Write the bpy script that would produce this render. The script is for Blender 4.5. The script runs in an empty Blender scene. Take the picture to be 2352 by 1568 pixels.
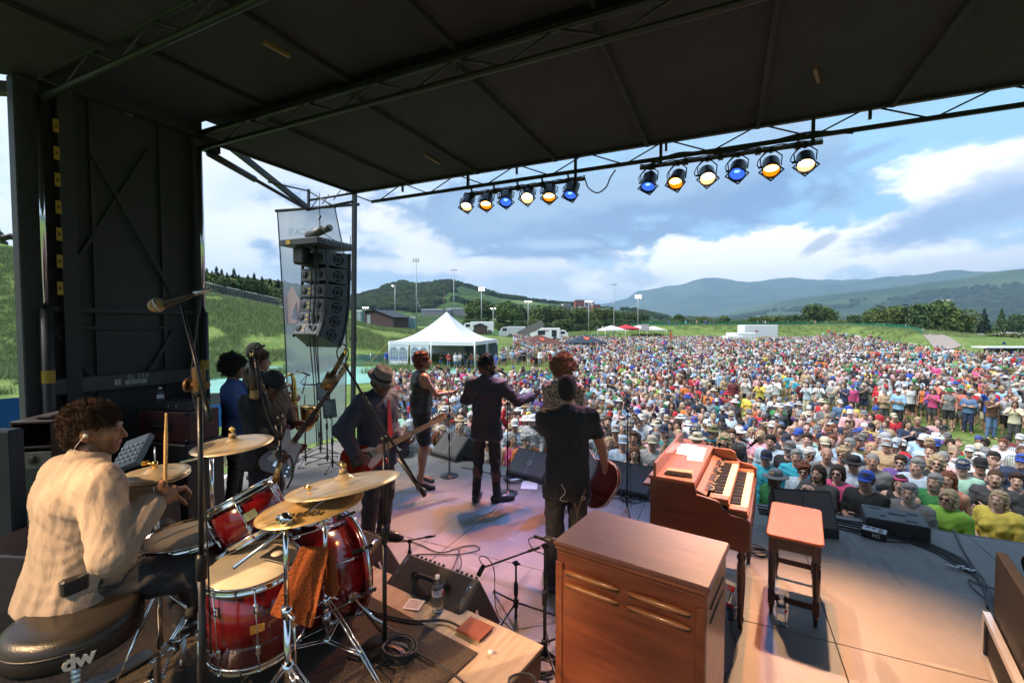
import bpy,math,random
import numpy as np
from mathutils import Vector as Vc,Matrix as Mx_
random.seed(7)
np.random.seed(7)
SC=bpy.context.scene
COL=SC.collection
R=math.radians
PI=math.pi
# camera
CAM_Z=2.1
YAW=R(25.3)
FOC=1045.0
PITCH=math.atan(39/FOC)
cam_data=bpy.data.cameras.new('camera')
cam=bpy.data.objects.new('camera',cam_data)
COL.objects.link(cam)
cam.location=(0,0,CAM_Z)
cam.rotation_euler=(PI/2-PITCH,0,YAW)
cam_data.sensor_width=36
cam_data.lens=36*FOC/2352
cam_data.clip_start=.05
cam_data.clip_end=40000
SC.camera=cam
SC.view_settings.view_transform='Standard'
SC.view_settings.look='None'
SC.view_settings.exposure=1.68
SC.view_settings.gamma=1
try:
 SC.view_settings.use_curve_mapping=False
except Exception:
 pass
SC.cycles.max_bounces=7
SC.cycles.diffuse_bounces=4
SC.cycles.glossy_bounces=3
SC.cycles.transmission_bounces=6
SC.cycles.transparent_max_bounces=12
SC.cycles.volume_bounces=0
SC.cycles.sample_clamp_indirect=6
SC.cycles.caustics_reflective=False
SC.cycles.caustics_refractive=False
CF=np.array([-math.sin(YAW)*math.cos(PITCH),math.cos(YAW)*math.cos(PITCH),-math.sin(PITCH)])
CR=np.array([math.cos(YAW),math.sin(YAW),.0])
CU=np.cross(CR,CF)
CO=np.array([0,0,CAM_Z])
def ray(x,y):
 return CF+CR*(x-1176)/FOC-CU*(y-784)/FOC
def G(x,y,z=.0):
 d=ray(x,y)
 return Vc(CO+d*(z-CAM_Z)/d[2])
def XP(x,y,X):
 d=ray(x,y)
 return Vc(CO+d*X/d[0])
def YP(x,y,Y):
 d=ray(x,y)
 return Vc(CO+d*Y/d[1])
def DP(x,y,dep):
 return Vc(CO+ray(x,y)*dep)
def pix(p):
 q=np.array(p)-CO
 d=q@CF
 if d<=.01:
  return (-9999,-9999,d)
 return (1176+FOC*(q@CR)/d,784-FOC*(q@CU)/d,d)
 # sky and sun
SUN_EL,SUN_AZ=57,228
def make_world():
 w=bpy.data.worlds.new('World')
 SC.world=w
 w.use_nodes=True
 nt=w.node_tree
 N,L=nt.nodes,nt.links
 N.clear()
 def nd(t,**k):
  n=N.new(t)
  for a,b in k.items():
   setattr(n,a,b)
  return n
 def m(op,a,b=None,c=None,clamp=False):
  n=nd('ShaderNodeMath',operation=op,use_clamp=clamp)
  for i,v in enumerate((a,b,c)):
   if v is None:
    continue
   if isinstance(v,(int,float)):
    n.inputs[i].default_value=v
   else:
    L.new(v,n.inputs[i])
  return n.outputs[0]
 def mixc(f,a,b):
  n=nd('ShaderNodeMix',data_type='RGBA')
  if isinstance(f,(int,float)):
   n.inputs[0].default_value=f
  else:
   L.new(f,n.inputs[0])
  for i,v in ((6,a),(7,b)):
   if isinstance(v,tuple):
    n.inputs[i].default_value=(*v,1)
   else:
    L.new(v,n.inputs[i])
  return n.outputs[2]
 def smooth(v,lo,hi):
  n=nd('ShaderNodeMapRange',interpolation_type='SMOOTHSTEP')
  L.new(v,n.inputs[0])
  n.inputs[1].default_value=lo
  n.inputs[2].default_value=hi
  n.inputs[3].default_value=0
  n.inputs[4].default_value=1
  return n.outputs[0]
 out=nd('ShaderNodeOutputWorld')
 bg=nd('ShaderNodeBackground')
 L.new(bg.outputs[0],out.inputs[0])
 sky=nd('ShaderNodeTexSky',sky_type='NISHITA')
 sky.sun_disc=False
 sky.sun_elevation=R(SUN_EL)
 sky.sun_rotation=R(SUN_AZ)
 sky.air_density=1.0
 sky.dust_density=.7
 sky.ozone_density=1.4
 tc=nd('ShaderNodeTexCoord')
 sep=nd('ShaderNodeSeparateXYZ')
 L.new(tc.outputs['Generated'],sep.inputs[0])
 X,Y,Z=sep.outputs
 zc=m('MAXIMUM',Z,.0)
 den=m('ADD',zc,.16)
 comb=nd('ShaderNodeCombineXYZ')
 L.new(m('DIVIDE',X,den),comb.inputs[0])
 L.new(m('DIVIDE',Y,den),comb.inputs[1])
 def noise(scale,det,rough,dist,off):
  mp=nd('ShaderNodeMapping')
  mp.inputs['Location'].default_value=off
  L.new(comb.outputs[0],mp.inputs[0])
  n=nd('ShaderNodeTexNoise')
  n.inputs['Scale'].default_value=scale
  n.inputs['Detail'].default_value=det
  n.inputs['Roughness'].default_value=rough
  n.inputs['Distortion'].default_value=dist
  L.new(mp.outputs[0],n.inputs['Vector'])
  return n.outputs[0]
 n1=noise(.9,9,.56,.5,(3.1,1.7,0))
 n2=noise(2.6,8,.6,.3,(7.1,4.7,0))
 nb=nd('ShaderNodeTexNoise')
 nb.inputs['Scale'].default_value=8
 nb.inputs['Detail'].default_value=9
 nb.inputs['Roughness'].default_value=.62
 mpb=nd('ShaderNodeMapping')
 mpb.inputs['Scale'].default_value=(1,1,1.8)
 L.new(tc.outputs['Generated'],mpb.inputs[0])
 L.new(mpb.outputs[0],nb.inputs['Vector'])
 nb=nb.outputs[0]
 jit=m('MULTIPLY',m('SUBTRACT',nb,.5),4.2)
 def blob(px,py,rx,ry,tilt=.0,edge=.45,jamp=1.0):
  c=Vc(ray(px,py)).normalized()
  h=Vc((c.y,-c.x,0)).normalized()
  v=h.cross(c).normalized()
  h2=h*math.cos(tilt)+v*math.sin(tilt)
  v2=v*math.cos(tilt)-h*math.sin(tilt)
  def dot(vec):
   n=nd('ShaderNodeVectorMath',operation='DOT_PRODUCT')
   L.new(tc.outputs['Generated'],n.inputs[0])
   n.inputs[1].default_value=vec
   return n.outputs['Value']
  a=m('DIVIDE',dot(h2),rx/FOC)
  b=m('DIVIDE',dot(v2),ry/FOC)
  d=m('SQRT',m('ADD',m('MULTIPLY',a,a),m('MULTIPLY',b,b)))
  d=m('ADD',d,m('MULTIPLY',jit,jamp))
  front=smooth(dot(c),.1,.4)
  return m('MULTIPLY',m('SUBTRACT',1.0,smooth(d,1-edge,1+edge)),front)
 base=nd('ShaderNodeVectorMath',operation='MULTIPLY')
 L.new(sky.outputs[0],base.inputs[0])
 base.inputs[1].default_value=(.6,.6,.6)
 elev=smooth(Z,.0,.55)
 clear=mixc(.75,base.outputs[0],mixc(elev,SKY_LOW,SKY_HIGH))
 c0=smooth(n1,.50,.72)
 col=mixc(m('MULTIPLY',c0,.5),clear,CLOUD_GREY)
 c1=smooth(n2,.47,.68)
 col=mixc(m('MULTIPLY',c1,.35),col,CLOUD_PALE)
 low=m('SUBTRACT',1.0,smooth(Z,.02,.24))
 col=mixc(m('MULTIPLY',low,.55),col,HAZE_LOW)
 for (px,py,rx,ry,tl,ed,ja,cc,st)in CLOUDS:
  bl=blob(px,py,rx,ry,R(tl),ed,ja)
  col=mixc(m('MULTIPLY',bl,st),col,cc)
 L.new(col,bg.inputs[0])
 bg.inputs[1].default_value=SKY_W
 w.cycles.sampling_method='MANUAL'
 w.cycles.sample_map_resolution=512
SKY_W=.13
def S(r,g,b):
 k=SKY_W*2**1.68/1.36
 return tuple(((c/255+.055)/1.055)**2.4/k for c in (r,g,b))
SKY_LOW=S(190,218,240)
SKY_HIGH=S(150,192,235)
CLOUD_GREY=S(190,208,230)
CLOUD_PALE=S(240,243,247)
HAZE_LOW=tuple(c*1.4 for c in S(246,240,236))
DARKC=S(124,154,190)
MIDC=S(164,190,216)
WHT=tuple(c*1.3 for c in S(255,254,252))
WRM=tuple(c*1.2 for c in S(248,244,240))
CLEARC=S(156,206,240)
CLOUDS=[(520,560,360,230,0,.7,.6,tuple(c*1.15 for c in S(240,238,240)),.9),(640,430,160,40,10,.6,.9,S(180,200,225),.5),(1960,400,640,250,8,.6,.4,CLEARC,.95),(1330,500,500,
 95,6,.45,1.0,DARKC,.95),(1130,550,330,62,-8,.4,1.1,S(134,160,194),.85),(1420,425,420,45,12,.6,1.0,MIDC,.8),(1250,560,110,14,0,.4,1.1,S(190,212,236),.7),(1745,478,85,34,25,
 .4,.8,S(120,155,200),.9),(900,640,280,26,0,.5,.6,S(160,190,222),.8),(1180,660,170,20,0,.5,.6,S(150,182,218),.7),(960,560,130,40,-22,.45,1.0,WRM,.8),(1120,610,300,18,0,.5,
 .9,WRM,.8),(1470,648,420,36,0,.5,.9,S(228,232,240),.8),(1760,610,330,52,0,.42,.9,WHT,1.0),(1690,580,190,45,4,.3,1.1,WHT,1.0),(1920,575,170,62,0,.28,1.0,WHT,1.0),(1885,560,
 34,12,35,.35,.6,S(200,204,216),.9),(2180,400,90,55,-20,.4,.9,WHT,1.0),(2235,425,90,36,-15,.45,.9,WHT,1.0),(2290,462,150,40,14,.5,.8,S(190,205,232),.95),(2180,510,120,26,
 14,.45,.8,S(150,178,215),.9),(2200,650,300,36,6,.6,.8,S(196,212,236),.8),(2280,600,160,18,8,.5,.9,WRM,.8),(1990,352,60,12,15,.45,.7,S(140,172,212),.9),]
make_world()
sun_data=bpy.data.lights.new('sun','SUN')
sun=bpy.data.objects.new('sun',sun_data)
COL.objects.link(sun)
sun_data.energy=2.2
sun_data.angle=R(38)
sun_data.color=(1.0,.94,.86)
sdir=Vc((math.sin(R(SUN_AZ))*math.cos(R(SUN_EL)),math.cos(R(SUN_AZ))*math.cos(R(SUN_EL)),math.sin(R(SUN_EL))))
sun.rotation_euler=sdir.to_track_quat('Z','Y').to_euler()
# object helpers
def tag(o,label=None,cat=None,group=None,kind=None):
 if label:
  o['label']=label
 if cat:
  o['category']=cat
 if group:
  o['group']=group
 if kind:
  o['kind']=kind
 return o
def empty(name,loc=(0,0,0),rz=.0,label=None,cat=None,group=None,rot=None):
 o=bpy.data.objects.new(name,None)
 COL.objects.link(o)
 o.empty_display_size=.1
 o.location=loc
 o.rotation_euler=rot if rot is not None else (0,0,rz)
 return tag(o,label,cat,group)
KIDS={}
def link(o,parent=None):
 COL.objects.link(o)
 if parent is not None:
  o.parent=parent
  KIDS.setdefault(parent.name,[]).append(o)
 return o
def kids(o):
 return KIDS.get(o.name,[])
def copy_tree(o,parent=None,loc=None,rz=None,label=None,group=None):
 c=o.copy()
 link(c,parent)
 if loc is not None:
  c.location=loc
 if rz is not None:
  c.rotation_euler=(0,0,rz)
 if label:
  c['label']=label
 if group:
  c['group']=group
 for k in list(kids(o)):
  copy_tree(k,c)
 return c
def frame(p0,p1,up=(0,0,1)):
 z=(Vc(p1)-Vc(p0))
 L=z.length
 z=z/max(L,1e-9)
 u=Vc(up)
 if abs(z.dot(u))>.98:
  u=Vc((1,0,0))if abs(z.x)<.9 else Vc((0,1,0))
 x=u.cross(z).normalized()
 y=z.cross(x)
 return x,y,z,L
class MB:
 """collects shapes and links them as one mesh object"""
 def __init__(s):
  s.v=[]
  s.f=[]
  s.m=[]
  s.sm=[]
  s.mi=0
  s.M=None
 def add(s,vs,fs,smooth=False):
  b=len(s.v)
  if s.M is not None:
   vs=[s.M@Vc(v)for v in vs]
  s.v+=[tuple(v)for v in vs]
  s.f+=[tuple(b+i for i in f)for f in fs]
  s.m+=[s.mi]*len(fs)
  s.sm+=[smooth]*len(fs)
  return s
 def box(s,c,d,rz=.0,M=None,bev=.0):
  x,y,z=d[0]/2,d[1]/2,d[2]/2
  if bev>0:
   b=min(bev,x*.9,y*.9,z*.9)
   vs=[]
   for sz,zz in ((-1,-z),(-1,-z+b),(1,z-b),(1,z)):
    o=0 if abs(zz)<z else b
    for (sx,sy)in ((-1,-1),(1,-1),(1,1),(-1,1)):
     px,py=sx*(x-o),sy*(y-o)
     if sx*sy>0:
      vs+=[(px,py-sy*(b if o==0 else b*.4),zz),(px-sx*(b if o==0 else b*.4),py,zz)]
     else:
      vs+=[(px-sx*(b if o==0 else b*.4),py,zz),(px,py-sy*(b if o==0 else b*.4),zz)]
   rings=[]
   for k in range(4):
    r=vs[k*8:(k+1)*8]
    r.sort(key=lambda p:math.atan2(p[1]/y,p[0]/x))
    rings+=r
   fs=[tuple(range(7,-1,-1)),tuple(range(24,32))]
   for k in range(3):
    for i in range(8):
     j=(i+1)%8
     fs.append((k*8+i,k*8+j,(k+1)*8+j,(k+1)*8+i))
   vs=rings
  else:
   vs=[(sx*x,sy*y,sz*z)for sz in (-1,1)for sy in (-1,1)for sx in (-1,1)]
   fs=[(0,2,3,1),(4,5,7,6),(0,1,5,4),(2,6,7,3),(0,4,6,2),(1,3,7,5)]
  if M is None:
   M=Mx_.Rotation(rz,4,'Z')
  MM=Mx_.Translation(Vc(c))@M.to_4x4()
  return s.add([MM@Vc(v)for v in vs],fs)
 def cyl(s,p0,p1,r0,r1=None,n=10,cap=True,smooth=True):
  r1=r0 if r1 is None else r1
  x,y,z,L=frame(p0,p1)
  p0,p1=Vc(p0),Vc(p1)
  vs=[]
  for p,r in ((p0,r0),(p1,r1)):
   for i in range(n):
    a=2*PI*i/n
    vs.append(p+x*(r*math.cos(a))+y*(r*math.sin(a)))
  fs=[(i,(i+1)%n,n+(i+1)%n,n+i)for i in range(n)]
  s.add(vs,fs,smooth)
  if cap:
   b=len(s.v)-2*n
   s.f+=[tuple(b+i for i in range(n-1,-1,-1)),tuple(b+n+i for i in range(n))]
   s.m+=[s.mi]*2
   s.sm+=[False]*2
  return s
 def beam(s,p0,p1,w,h,up=(0,0,1)):
  x,y,z,L=frame(p0,p1,up)
  p0,p1=Vc(p0),Vc(p1)
  vs=[p+x*(sx*w/2)+y*(sy*h/2)for p in (p0,p1)for (sx,sy)in ((-1,-1),(1,-1),(1,1),(-1,1))]
  return s.add(vs,[(3,2,1,0),(4,5,6,7),(0,1,5,4),(1,2,6,5),(2,3,7,6),(3,0,4,7)])
 def tube(s,pts,r,n=6,closed=False):
  pts=[Vc(p)for p in pts]
  rr=r if isinstance(r,(list,tuple))else [r]*len(pts)
  vs=[]
  prev=None
  for i,p in enumerate(pts):
   a=pts[i-1]if i>0 else (pts[-1]if closed else p)
   b=pts[i+1]if i<len(pts)-1 else (pts[0]if closed else p)
   t=(b-a)
   t=t.normalized()if t.length>1e-9 else Vc((0,0,1))
   if prev is None:
    u=Vc((0,0,1))if abs(t.z)<.9 else Vc((1,0,0))
    x=u.cross(t).normalized()
   else:
    x=(prev-t*prev.dot(t))
    x=x.normalized()if x.length>1e-6 else Vc((1,0,0))
   prev=x
   y=t.cross(x)
   for k in range(n):
    an=2*PI*k/n
    vs.append(p+x*(rr[i]*math.cos(an))+y*(rr[i]*math.sin(an)))
  fs=[]
  m=len(pts)
  for i in range(m if closed else m-1):
   j=(i+1)%m
   for k in range(n):
    l=(k+1)%n
    fs.append((i*n+k,i*n+l,j*n+l,j*n+k))
  if not closed:
   fs.append(tuple(range(n-1,-1,-1)))
   fs.append(tuple((m-1)*n+k for k in range(n)))
  return s.add(vs,fs,True)
 def lathe(s,prof,p0=(0,0,0),axis=(0,0,1),n=20,sx=1.0,sy=1.0,smooth=True,x0=None):
  p0=Vc(p0)
  x,y,z,L=frame((0,0,0),axis)
  if x0 is not None:
   x=Vc(x0).normalized()
   y=z.cross(x)
  vs=[]
  for (r,h)in prof:
   for i in range(n):
    a=2*PI*i/n
    vs.append(p0+z*h+x*(r*sx*math.cos(a))+y*(r*sy*math.sin(a)))
  fs=[]
  for k in range(len(prof)-1):
   for i in range(n):
    j=(i+1)%n
    fs.append((k*n+i,k*n+j,(k+1)*n+j,(k+1)*n+i))
  if prof[0][0]>1e-6:
   fs.append(tuple(range(n-1,-1,-1)))
  if prof[-1][0]>1e-6:
   fs.append(tuple((len(prof)-1)*n+i for i in range(n)))
  return s.add(vs,fs,smooth)
 def sphere(s,c,r,n=12,m=8,sc=(1,1,1)):
  vs,fs=[],[]
  for j in range(m+1):
   th=PI*j/m
   for i in range(n):
    a=2*PI*i/n
    vs.append((c[0]+r*sc[0]*math.sin(th)*math.cos(a),c[1]+r*sc[1]*math.sin(th)*math.sin(a),c[2]-r*sc[2]*math.cos(th)))
  for j in range(m):
   for i in range(n):
    k=(i+1)%n
    fs.append((j*n+i,j*n+k,(j+1)*n+k,(j+1)*n+i))
  return s.add(vs,fs,True)
 def prism(s,pts,t,M=None,bev=.0,smooth=False):
  """outline in XY, extruded along Z by t (centred), optional bevel"""
  n=len(pts)
  A=sum(pts[i][0]*pts[(i+1)%n][1]-pts[(i+1)%n][0]*pts[i][1]for i in range(n))
  if A<0:
   pts=pts[::-1]
  rings=[]
  if bev>0:
   ins=[]
   for i in range(n):
    a,b,c=Vc(pts[i-1]),Vc(pts[i]),Vc(pts[(i+1)%n])
    e1,e2=(b-a),(c-b)
    n1=Vc((-e1.y,e1.x)).normalized()if e1.length>1e-9 else Vc((0,0))
    n2=Vc((-e2.y,e2.x)).normalized()if e2.length>1e-9 else Vc((0,0))
    d=n1+n2
    d=d.normalized()*bev if d.length>1e-6 else Vc((0,0))
    ins.append((b.x+d.x,b.y+d.y))
   rings=[(ins,-t/2),(pts,-t/2+bev),(pts,t/2-bev),(ins,t/2)]
  else:
   rings=[(pts,-t/2),(pts,t/2)]
  vs=[(p[0],p[1],z)for r,z in rings for p in r]
  fs=[tuple(range(n-1,-1,-1)),tuple((len(rings)-1)*n+i for i in range(n))]
  if M is not None:
   vs=[M@Vc(v)for v in vs]
  s.add(vs,fs)
  b=len(s.v)-len(vs)
  for k in range(len(rings)-1):
   for i in range(n):
    j=(i+1)%n
    s.f.append((b+k*n+i,b+k*n+j,b+(k+1)*n+j,b+(k+1)*n+i))
    s.m.append(s.mi)
    s.sm.append(smooth)
  return s
 def quad(s,a,b,c,d):
  return s.add([a,b,c,d],[(0,1,2,3)])
 def mesh(s,name,mats):
  me=bpy.data.meshes.new(name)
  me.from_pydata(s.v,[],s.f)
  if not isinstance(mats,(list,tuple)):
   mats=[mats]
  for mt in mats:
   me.materials.append(mt)
  me.polygons.foreach_set('material_index',s.m)
  me.polygons.foreach_set('use_smooth',s.sm)
  me.update()
  return me
 def build(s,name,mats,parent=None,loc=None,rot=None):
  o=bpy.data.objects.new(name,s.mesh(name,mats))
  link(o,parent)
  if loc is not None:
   o.location=loc
  if rot is not None:
   o.rotation_euler=rot
  return o
def pieces(mb,name,m_,parent):
 """every separate piece of mb as an object of its own"""
 par=list(range(len(mb.v)))
 def find(a):
  while par[a]!=a:
   par[a]=par[par[a]]
   a=par[a]
  return a
 for f in mb.f:
  for b in f[1:]:
   par[find(b)]=find(f[0])
 groups={}
 for i,f in enumerate(mb.f):
  groups.setdefault(find(f[0]),[]).append(i)
 for fi in groups.values():
  n=MB()
  used={}
  for i in fi:
   for v in mb.f[i]:
    if v not in used:
     used[v]=len(n.v)
     n.v.append(mb.v[v])
   n.f.append(tuple(used[v]for v in mb.f[i]))
   n.m.append(0)
   n.sm.append(mb.sm[i])
  n.build(name,m_,parent)
def inst(o,loc=(0,0,0),rot=(0,0,0),parent=None,scale=None,name=None):
 """another object sharing o's mesh"""
 c=bpy.data.objects.new(name or o.name.split('.')[0],o.data)
 link(c,parent if parent is not None else o.parent)
 c.location=loc
 c.rotation_euler=rot
 if scale is not None:
  c.scale=scale
 c.color=o.color
 return c
def spl(pts,n=8):
 """Catmull-Rom through pts"""
 P=[Vc(p)for p in pts]
 P=[P[0]*2-P[1]]+P+[P[-1]*2-P[-2]]
 out=[]
 for i in range(1,len(P)-2):
  for k in range(n):
   t=k/n
   a,b,c,d=P[i-1],P[i],P[i+1],P[i+2]
   out.append(.5*((2*b)+(c-a)*t+(2*a-5*b+4*c-d)*t*t+(3*b-a-3*c+d)*t**3))
 out.append(P[-2])
 return out
 # materials
MAT={}
def mat(name,col=(.5,.5,.5),rough=.6,metal=.0,var=.0,vscale=5.0,bump=.0,bscale=60.0,col2=None,coat=.0,trans=.0,emis=None,estr=.0,alpha=None,spec=None,stretch=None,sheen=.0,
 rvar=.0,ior=None,objcol=False,instcol=None,featskin=False,coord='Object',det=5):
 if name in MAT:
  return MAT[name]
 m=bpy.data.materials.new(name)
 m.use_nodes=True
 nt=m.node_tree
 N,L=nt.nodes,nt.links
 b=N['Principled BSDF']
 b.inputs['Base Color'].default_value=(*col,1)
 b.inputs['Roughness'].default_value=rough
 b.inputs['Metallic'].default_value=metal
 if coat:
  b.inputs['Coat Weight'].default_value=coat
  b.inputs['Coat Roughness'].default_value=.12
 if trans:
  b.inputs['Transmission Weight'].default_value=trans
 if ior:
  b.inputs['IOR'].default_value=ior
 if sheen:
  b.inputs['Sheen Weight'].default_value=sheen
 if spec is not None:
  b.inputs['Specular IOR Level'].default_value=spec
 if emis:
  b.inputs['Emission Color'].default_value=(*emis,1)
  b.inputs['Emission Strength'].default_value=estr
 if alpha is not None:
  b.inputs['Alpha'].default_value=alpha
 src=None
 if objcol:
  oi=N.new('ShaderNodeObjectInfo')
  src=oi.outputs['Color']
 if instcol:
  at=N.new('ShaderNodeAttribute')
  at.attribute_type='INSTANCER'
  at.attribute_name=instcol
  src=at.outputs['Color']
 need=var or bump or rvar or col2
 if need:
  tc=N.new('ShaderNodeTexCoord')
  vec=tc.outputs[coord]
  if stretch:
   mp=N.new('ShaderNodeMapping')
   mp.inputs['Scale'].default_value=stretch
   L.new(vec,mp.inputs[0])
   vec=mp.outputs[0]
  nz=N.new('ShaderNodeTexNoise')
  nz.inputs['Scale'].default_value=vscale
  nz.inputs['Detail'].default_value=det
  nz.inputs['Roughness'].default_value=.6
  L.new(vec,nz.inputs['Vector'])
  if var or col2:
   mx=N.new('ShaderNodeMix')
   mx.data_type='RGBA'
   rmp=N.new('ShaderNodeMapRange')
   rmp.inputs[1].default_value=.3
   rmp.inputs[2].default_value=.7
   L.new(nz.outputs[0],rmp.inputs[0])
   L.new(rmp.outputs[0],mx.inputs[0])
   if src is not None:
    lo=N.new('ShaderNodeVectorMath')
    lo.operation='SCALE'
    lo.inputs['Scale'].default_value=1-var
    L.new(src,lo.inputs[0])
    hi=N.new('ShaderNodeVectorMath')
    hi.operation='SCALE'
    hi.inputs['Scale'].default_value=1+var
    L.new(src,hi.inputs[0])
    L.new(lo.outputs[0],mx.inputs[6])
    L.new(hi.outputs[0],mx.inputs[7])
   else:
    c2=col2 or tuple(min(1,c*(1+var))for c in col)
    c1=col if col2 else tuple(c*(1-var)for c in col)
    mx.inputs[6].default_value=(*c1,1)
    mx.inputs[7].default_value=(*c2,1)
   src=mx.outputs[2]
  if rvar:
   rr=N.new('ShaderNodeMapRange')
   rr.inputs[3].default_value=max(0,rough-rvar)
   rr.inputs[4].default_value=min(1,rough+rvar)
   L.new(nz.outputs[0],rr.inputs[0])
   L.new(rr.outputs[0],b.inputs['Roughness'])
  if bump:
   n2=N.new('ShaderNodeTexNoise')
   n2.inputs['Scale'].default_value=bscale
   n2.inputs['Detail'].default_value=4
   L.new(vec,n2.inputs['Vector'])
   bp=N.new('ShaderNodeBump')
   bp.inputs['Strength'].default_value=bump
   bp.inputs['Distance'].default_value=.01
   L.new(n2.outputs[0],bp.inputs['Height'])
   L.new(bp.outputs[0],b.inputs['Normal'])
 if featskin:
  at=N.new('ShaderNodeAttribute')
  at.attribute_name='feat'
  sp=N.new('ShaderNodeSeparateColor')
  L.new(at.outputs['Color'],sp.inputs[0])
  cur=src
  for ch,c in (('Blue','beard'),('Red',(.30,.07,.06)),('Green',(.02,.015,.012))):
   mx=N.new('ShaderNodeMix')
   mx.data_type='RGBA'
   L.new(sp.outputs[ch],mx.inputs[0])
   if cur is None:
    mx.inputs[6].default_value=(*col,1)
   else:
    L.new(cur,mx.inputs[6])
   if c=='beard':
    sc_=N.new('ShaderNodeVectorMath')
    sc_.operation='SCALE'
    sc_.inputs['Scale'].default_value=.35
    if cur is None:
     sc_.inputs[0].default_value=col
    else:
     L.new(cur,sc_.inputs[0])
    L.new(sc_.outputs[0],mx.inputs[7])
   else:
    mx.inputs[7].default_value=(*c,1)
   cur=mx.outputs[2]
  src=cur
 if src is not None:
  L.new(src,b.inputs['Base Color'])
  if emis=='same':
   L.new(src,b.inputs['Emission Color'])
 MAT[name]=m
 return m
def wood(name,c1,c2,rough=.35,scale=3.0,axis=0,coat=.3,fine=1.0):
 """polished veneer with long grain along one axis"""
 if name in MAT:
  return MAT[name]
 m=bpy.data.materials.new(name)
 m.use_nodes=True
 nt=m.node_tree
 N,L=nt.nodes,nt.links
 b=N['Principled BSDF']
 b.inputs['Roughness'].default_value=rough
 b.inputs['Coat Weight'].default_value=coat
 b.inputs['Coat Roughness'].default_value=.15
 tc=N.new('ShaderNodeTexCoord')
 mp=N.new('ShaderNodeMapping')
 s=[9.0,9.0,9.0]
 s[axis]=.9
 mp.inputs['Scale'].default_value=s
 L.new(tc.outputs['Object'],mp.inputs[0])
 n1=N.new('ShaderNodeTexNoise')
 n1.inputs['Scale'].default_value=scale
 n1.inputs['Detail'].default_value=9
 n1.inputs['Roughness'].default_value=.65
 n1.inputs['Distortion'].default_value=.6
 L.new(mp.outputs[0],n1.inputs['Vector'])
 n2=N.new('ShaderNodeTexNoise')
 n2.inputs['Scale'].default_value=2.3
 n2.inputs['Detail'].default_value=3
 L.new(tc.outputs['Object'],n2.inputs['Vector'])
 ramp=N.new('ShaderNodeMapRange')
 ramp.inputs[1].default_value=.32
 ramp.inputs[2].default_value=.68
 ad=N.new('ShaderNodeMath')
 ad.operation='MULTIPLY_ADD'
 ad.inputs[1].default_value=.6
 L.new(n1.outputs[0],ad.inputs[0])
 mu=N.new('ShaderNodeMath')
 mu.operation='MULTIPLY'
 mu.inputs[1].default_value=.4
 L.new(n2.outputs[0],mu.inputs[0])
 L.new(mu.outputs[0],ad.inputs[2])
 L.new(ad.outputs[0],ramp.inputs[0])
 mx=N.new('ShaderNodeMix')
 mx.data_type='RGBA'
 L.new(ramp.outputs[0],mx.inputs[0])
 mx.inputs[6].default_value=(*c1,1)
 mx.inputs[7].default_value=(*c2,1)
 L.new(mx.outputs[2],b.inputs['Base Color'])
 bp=N.new('ShaderNodeBump')
 bp.inputs['Strength'].default_value=.08
 bp.inputs['Distance'].default_value=.004
 L.new(n1.outputs[0],bp.inputs['Height'])
 L.new(bp.outputs[0],b.inputs['Normal'])
 MAT[name]=m
 return m
bkp=mat('black_paint',(.022,.022,.024),.5,var=.3,vscale=8,rvar=.15)
bkm=mat('black_metal',(.018,.018,.02),.35,metal=.3,rvar=.1,vscale=20)
bkl=mat('black_plastic',(.02,.02,.021),.45)
rubber=mat('rubber',(.015,.015,.015),.75)
cbm=mat('cable_rubber',(.016,.016,.017),.55)
chrome=mat('chrome',(.75,.75,.76),.12,metal=1.0,rvar=.06,vscale=30)
steel=mat('steel',(.5,.5,.5),.3,metal=1.0,rvar=.1,vscale=20)
brass=mat('brass',(.75,.5,.18),.25,metal=1.0)
wpt=mat('white_paint',(.78,.78,.77),.5)
paper_mat=mat('paper',(.8,.8,.79),.8)
tolex=mat('tolex',(.045,.036,.022),.5,var=.25,vscale=120,bump=.4,bscale=400)
grille_mat=mat('speaker_grille',(.12,.112,.106),.65,var=.3,vscale=300,bump=.5,bscale=500)
clear_plastic=mat('clear_plastic',(.95,.97,.98),.06,trans=.96,ior=1.25)
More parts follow.
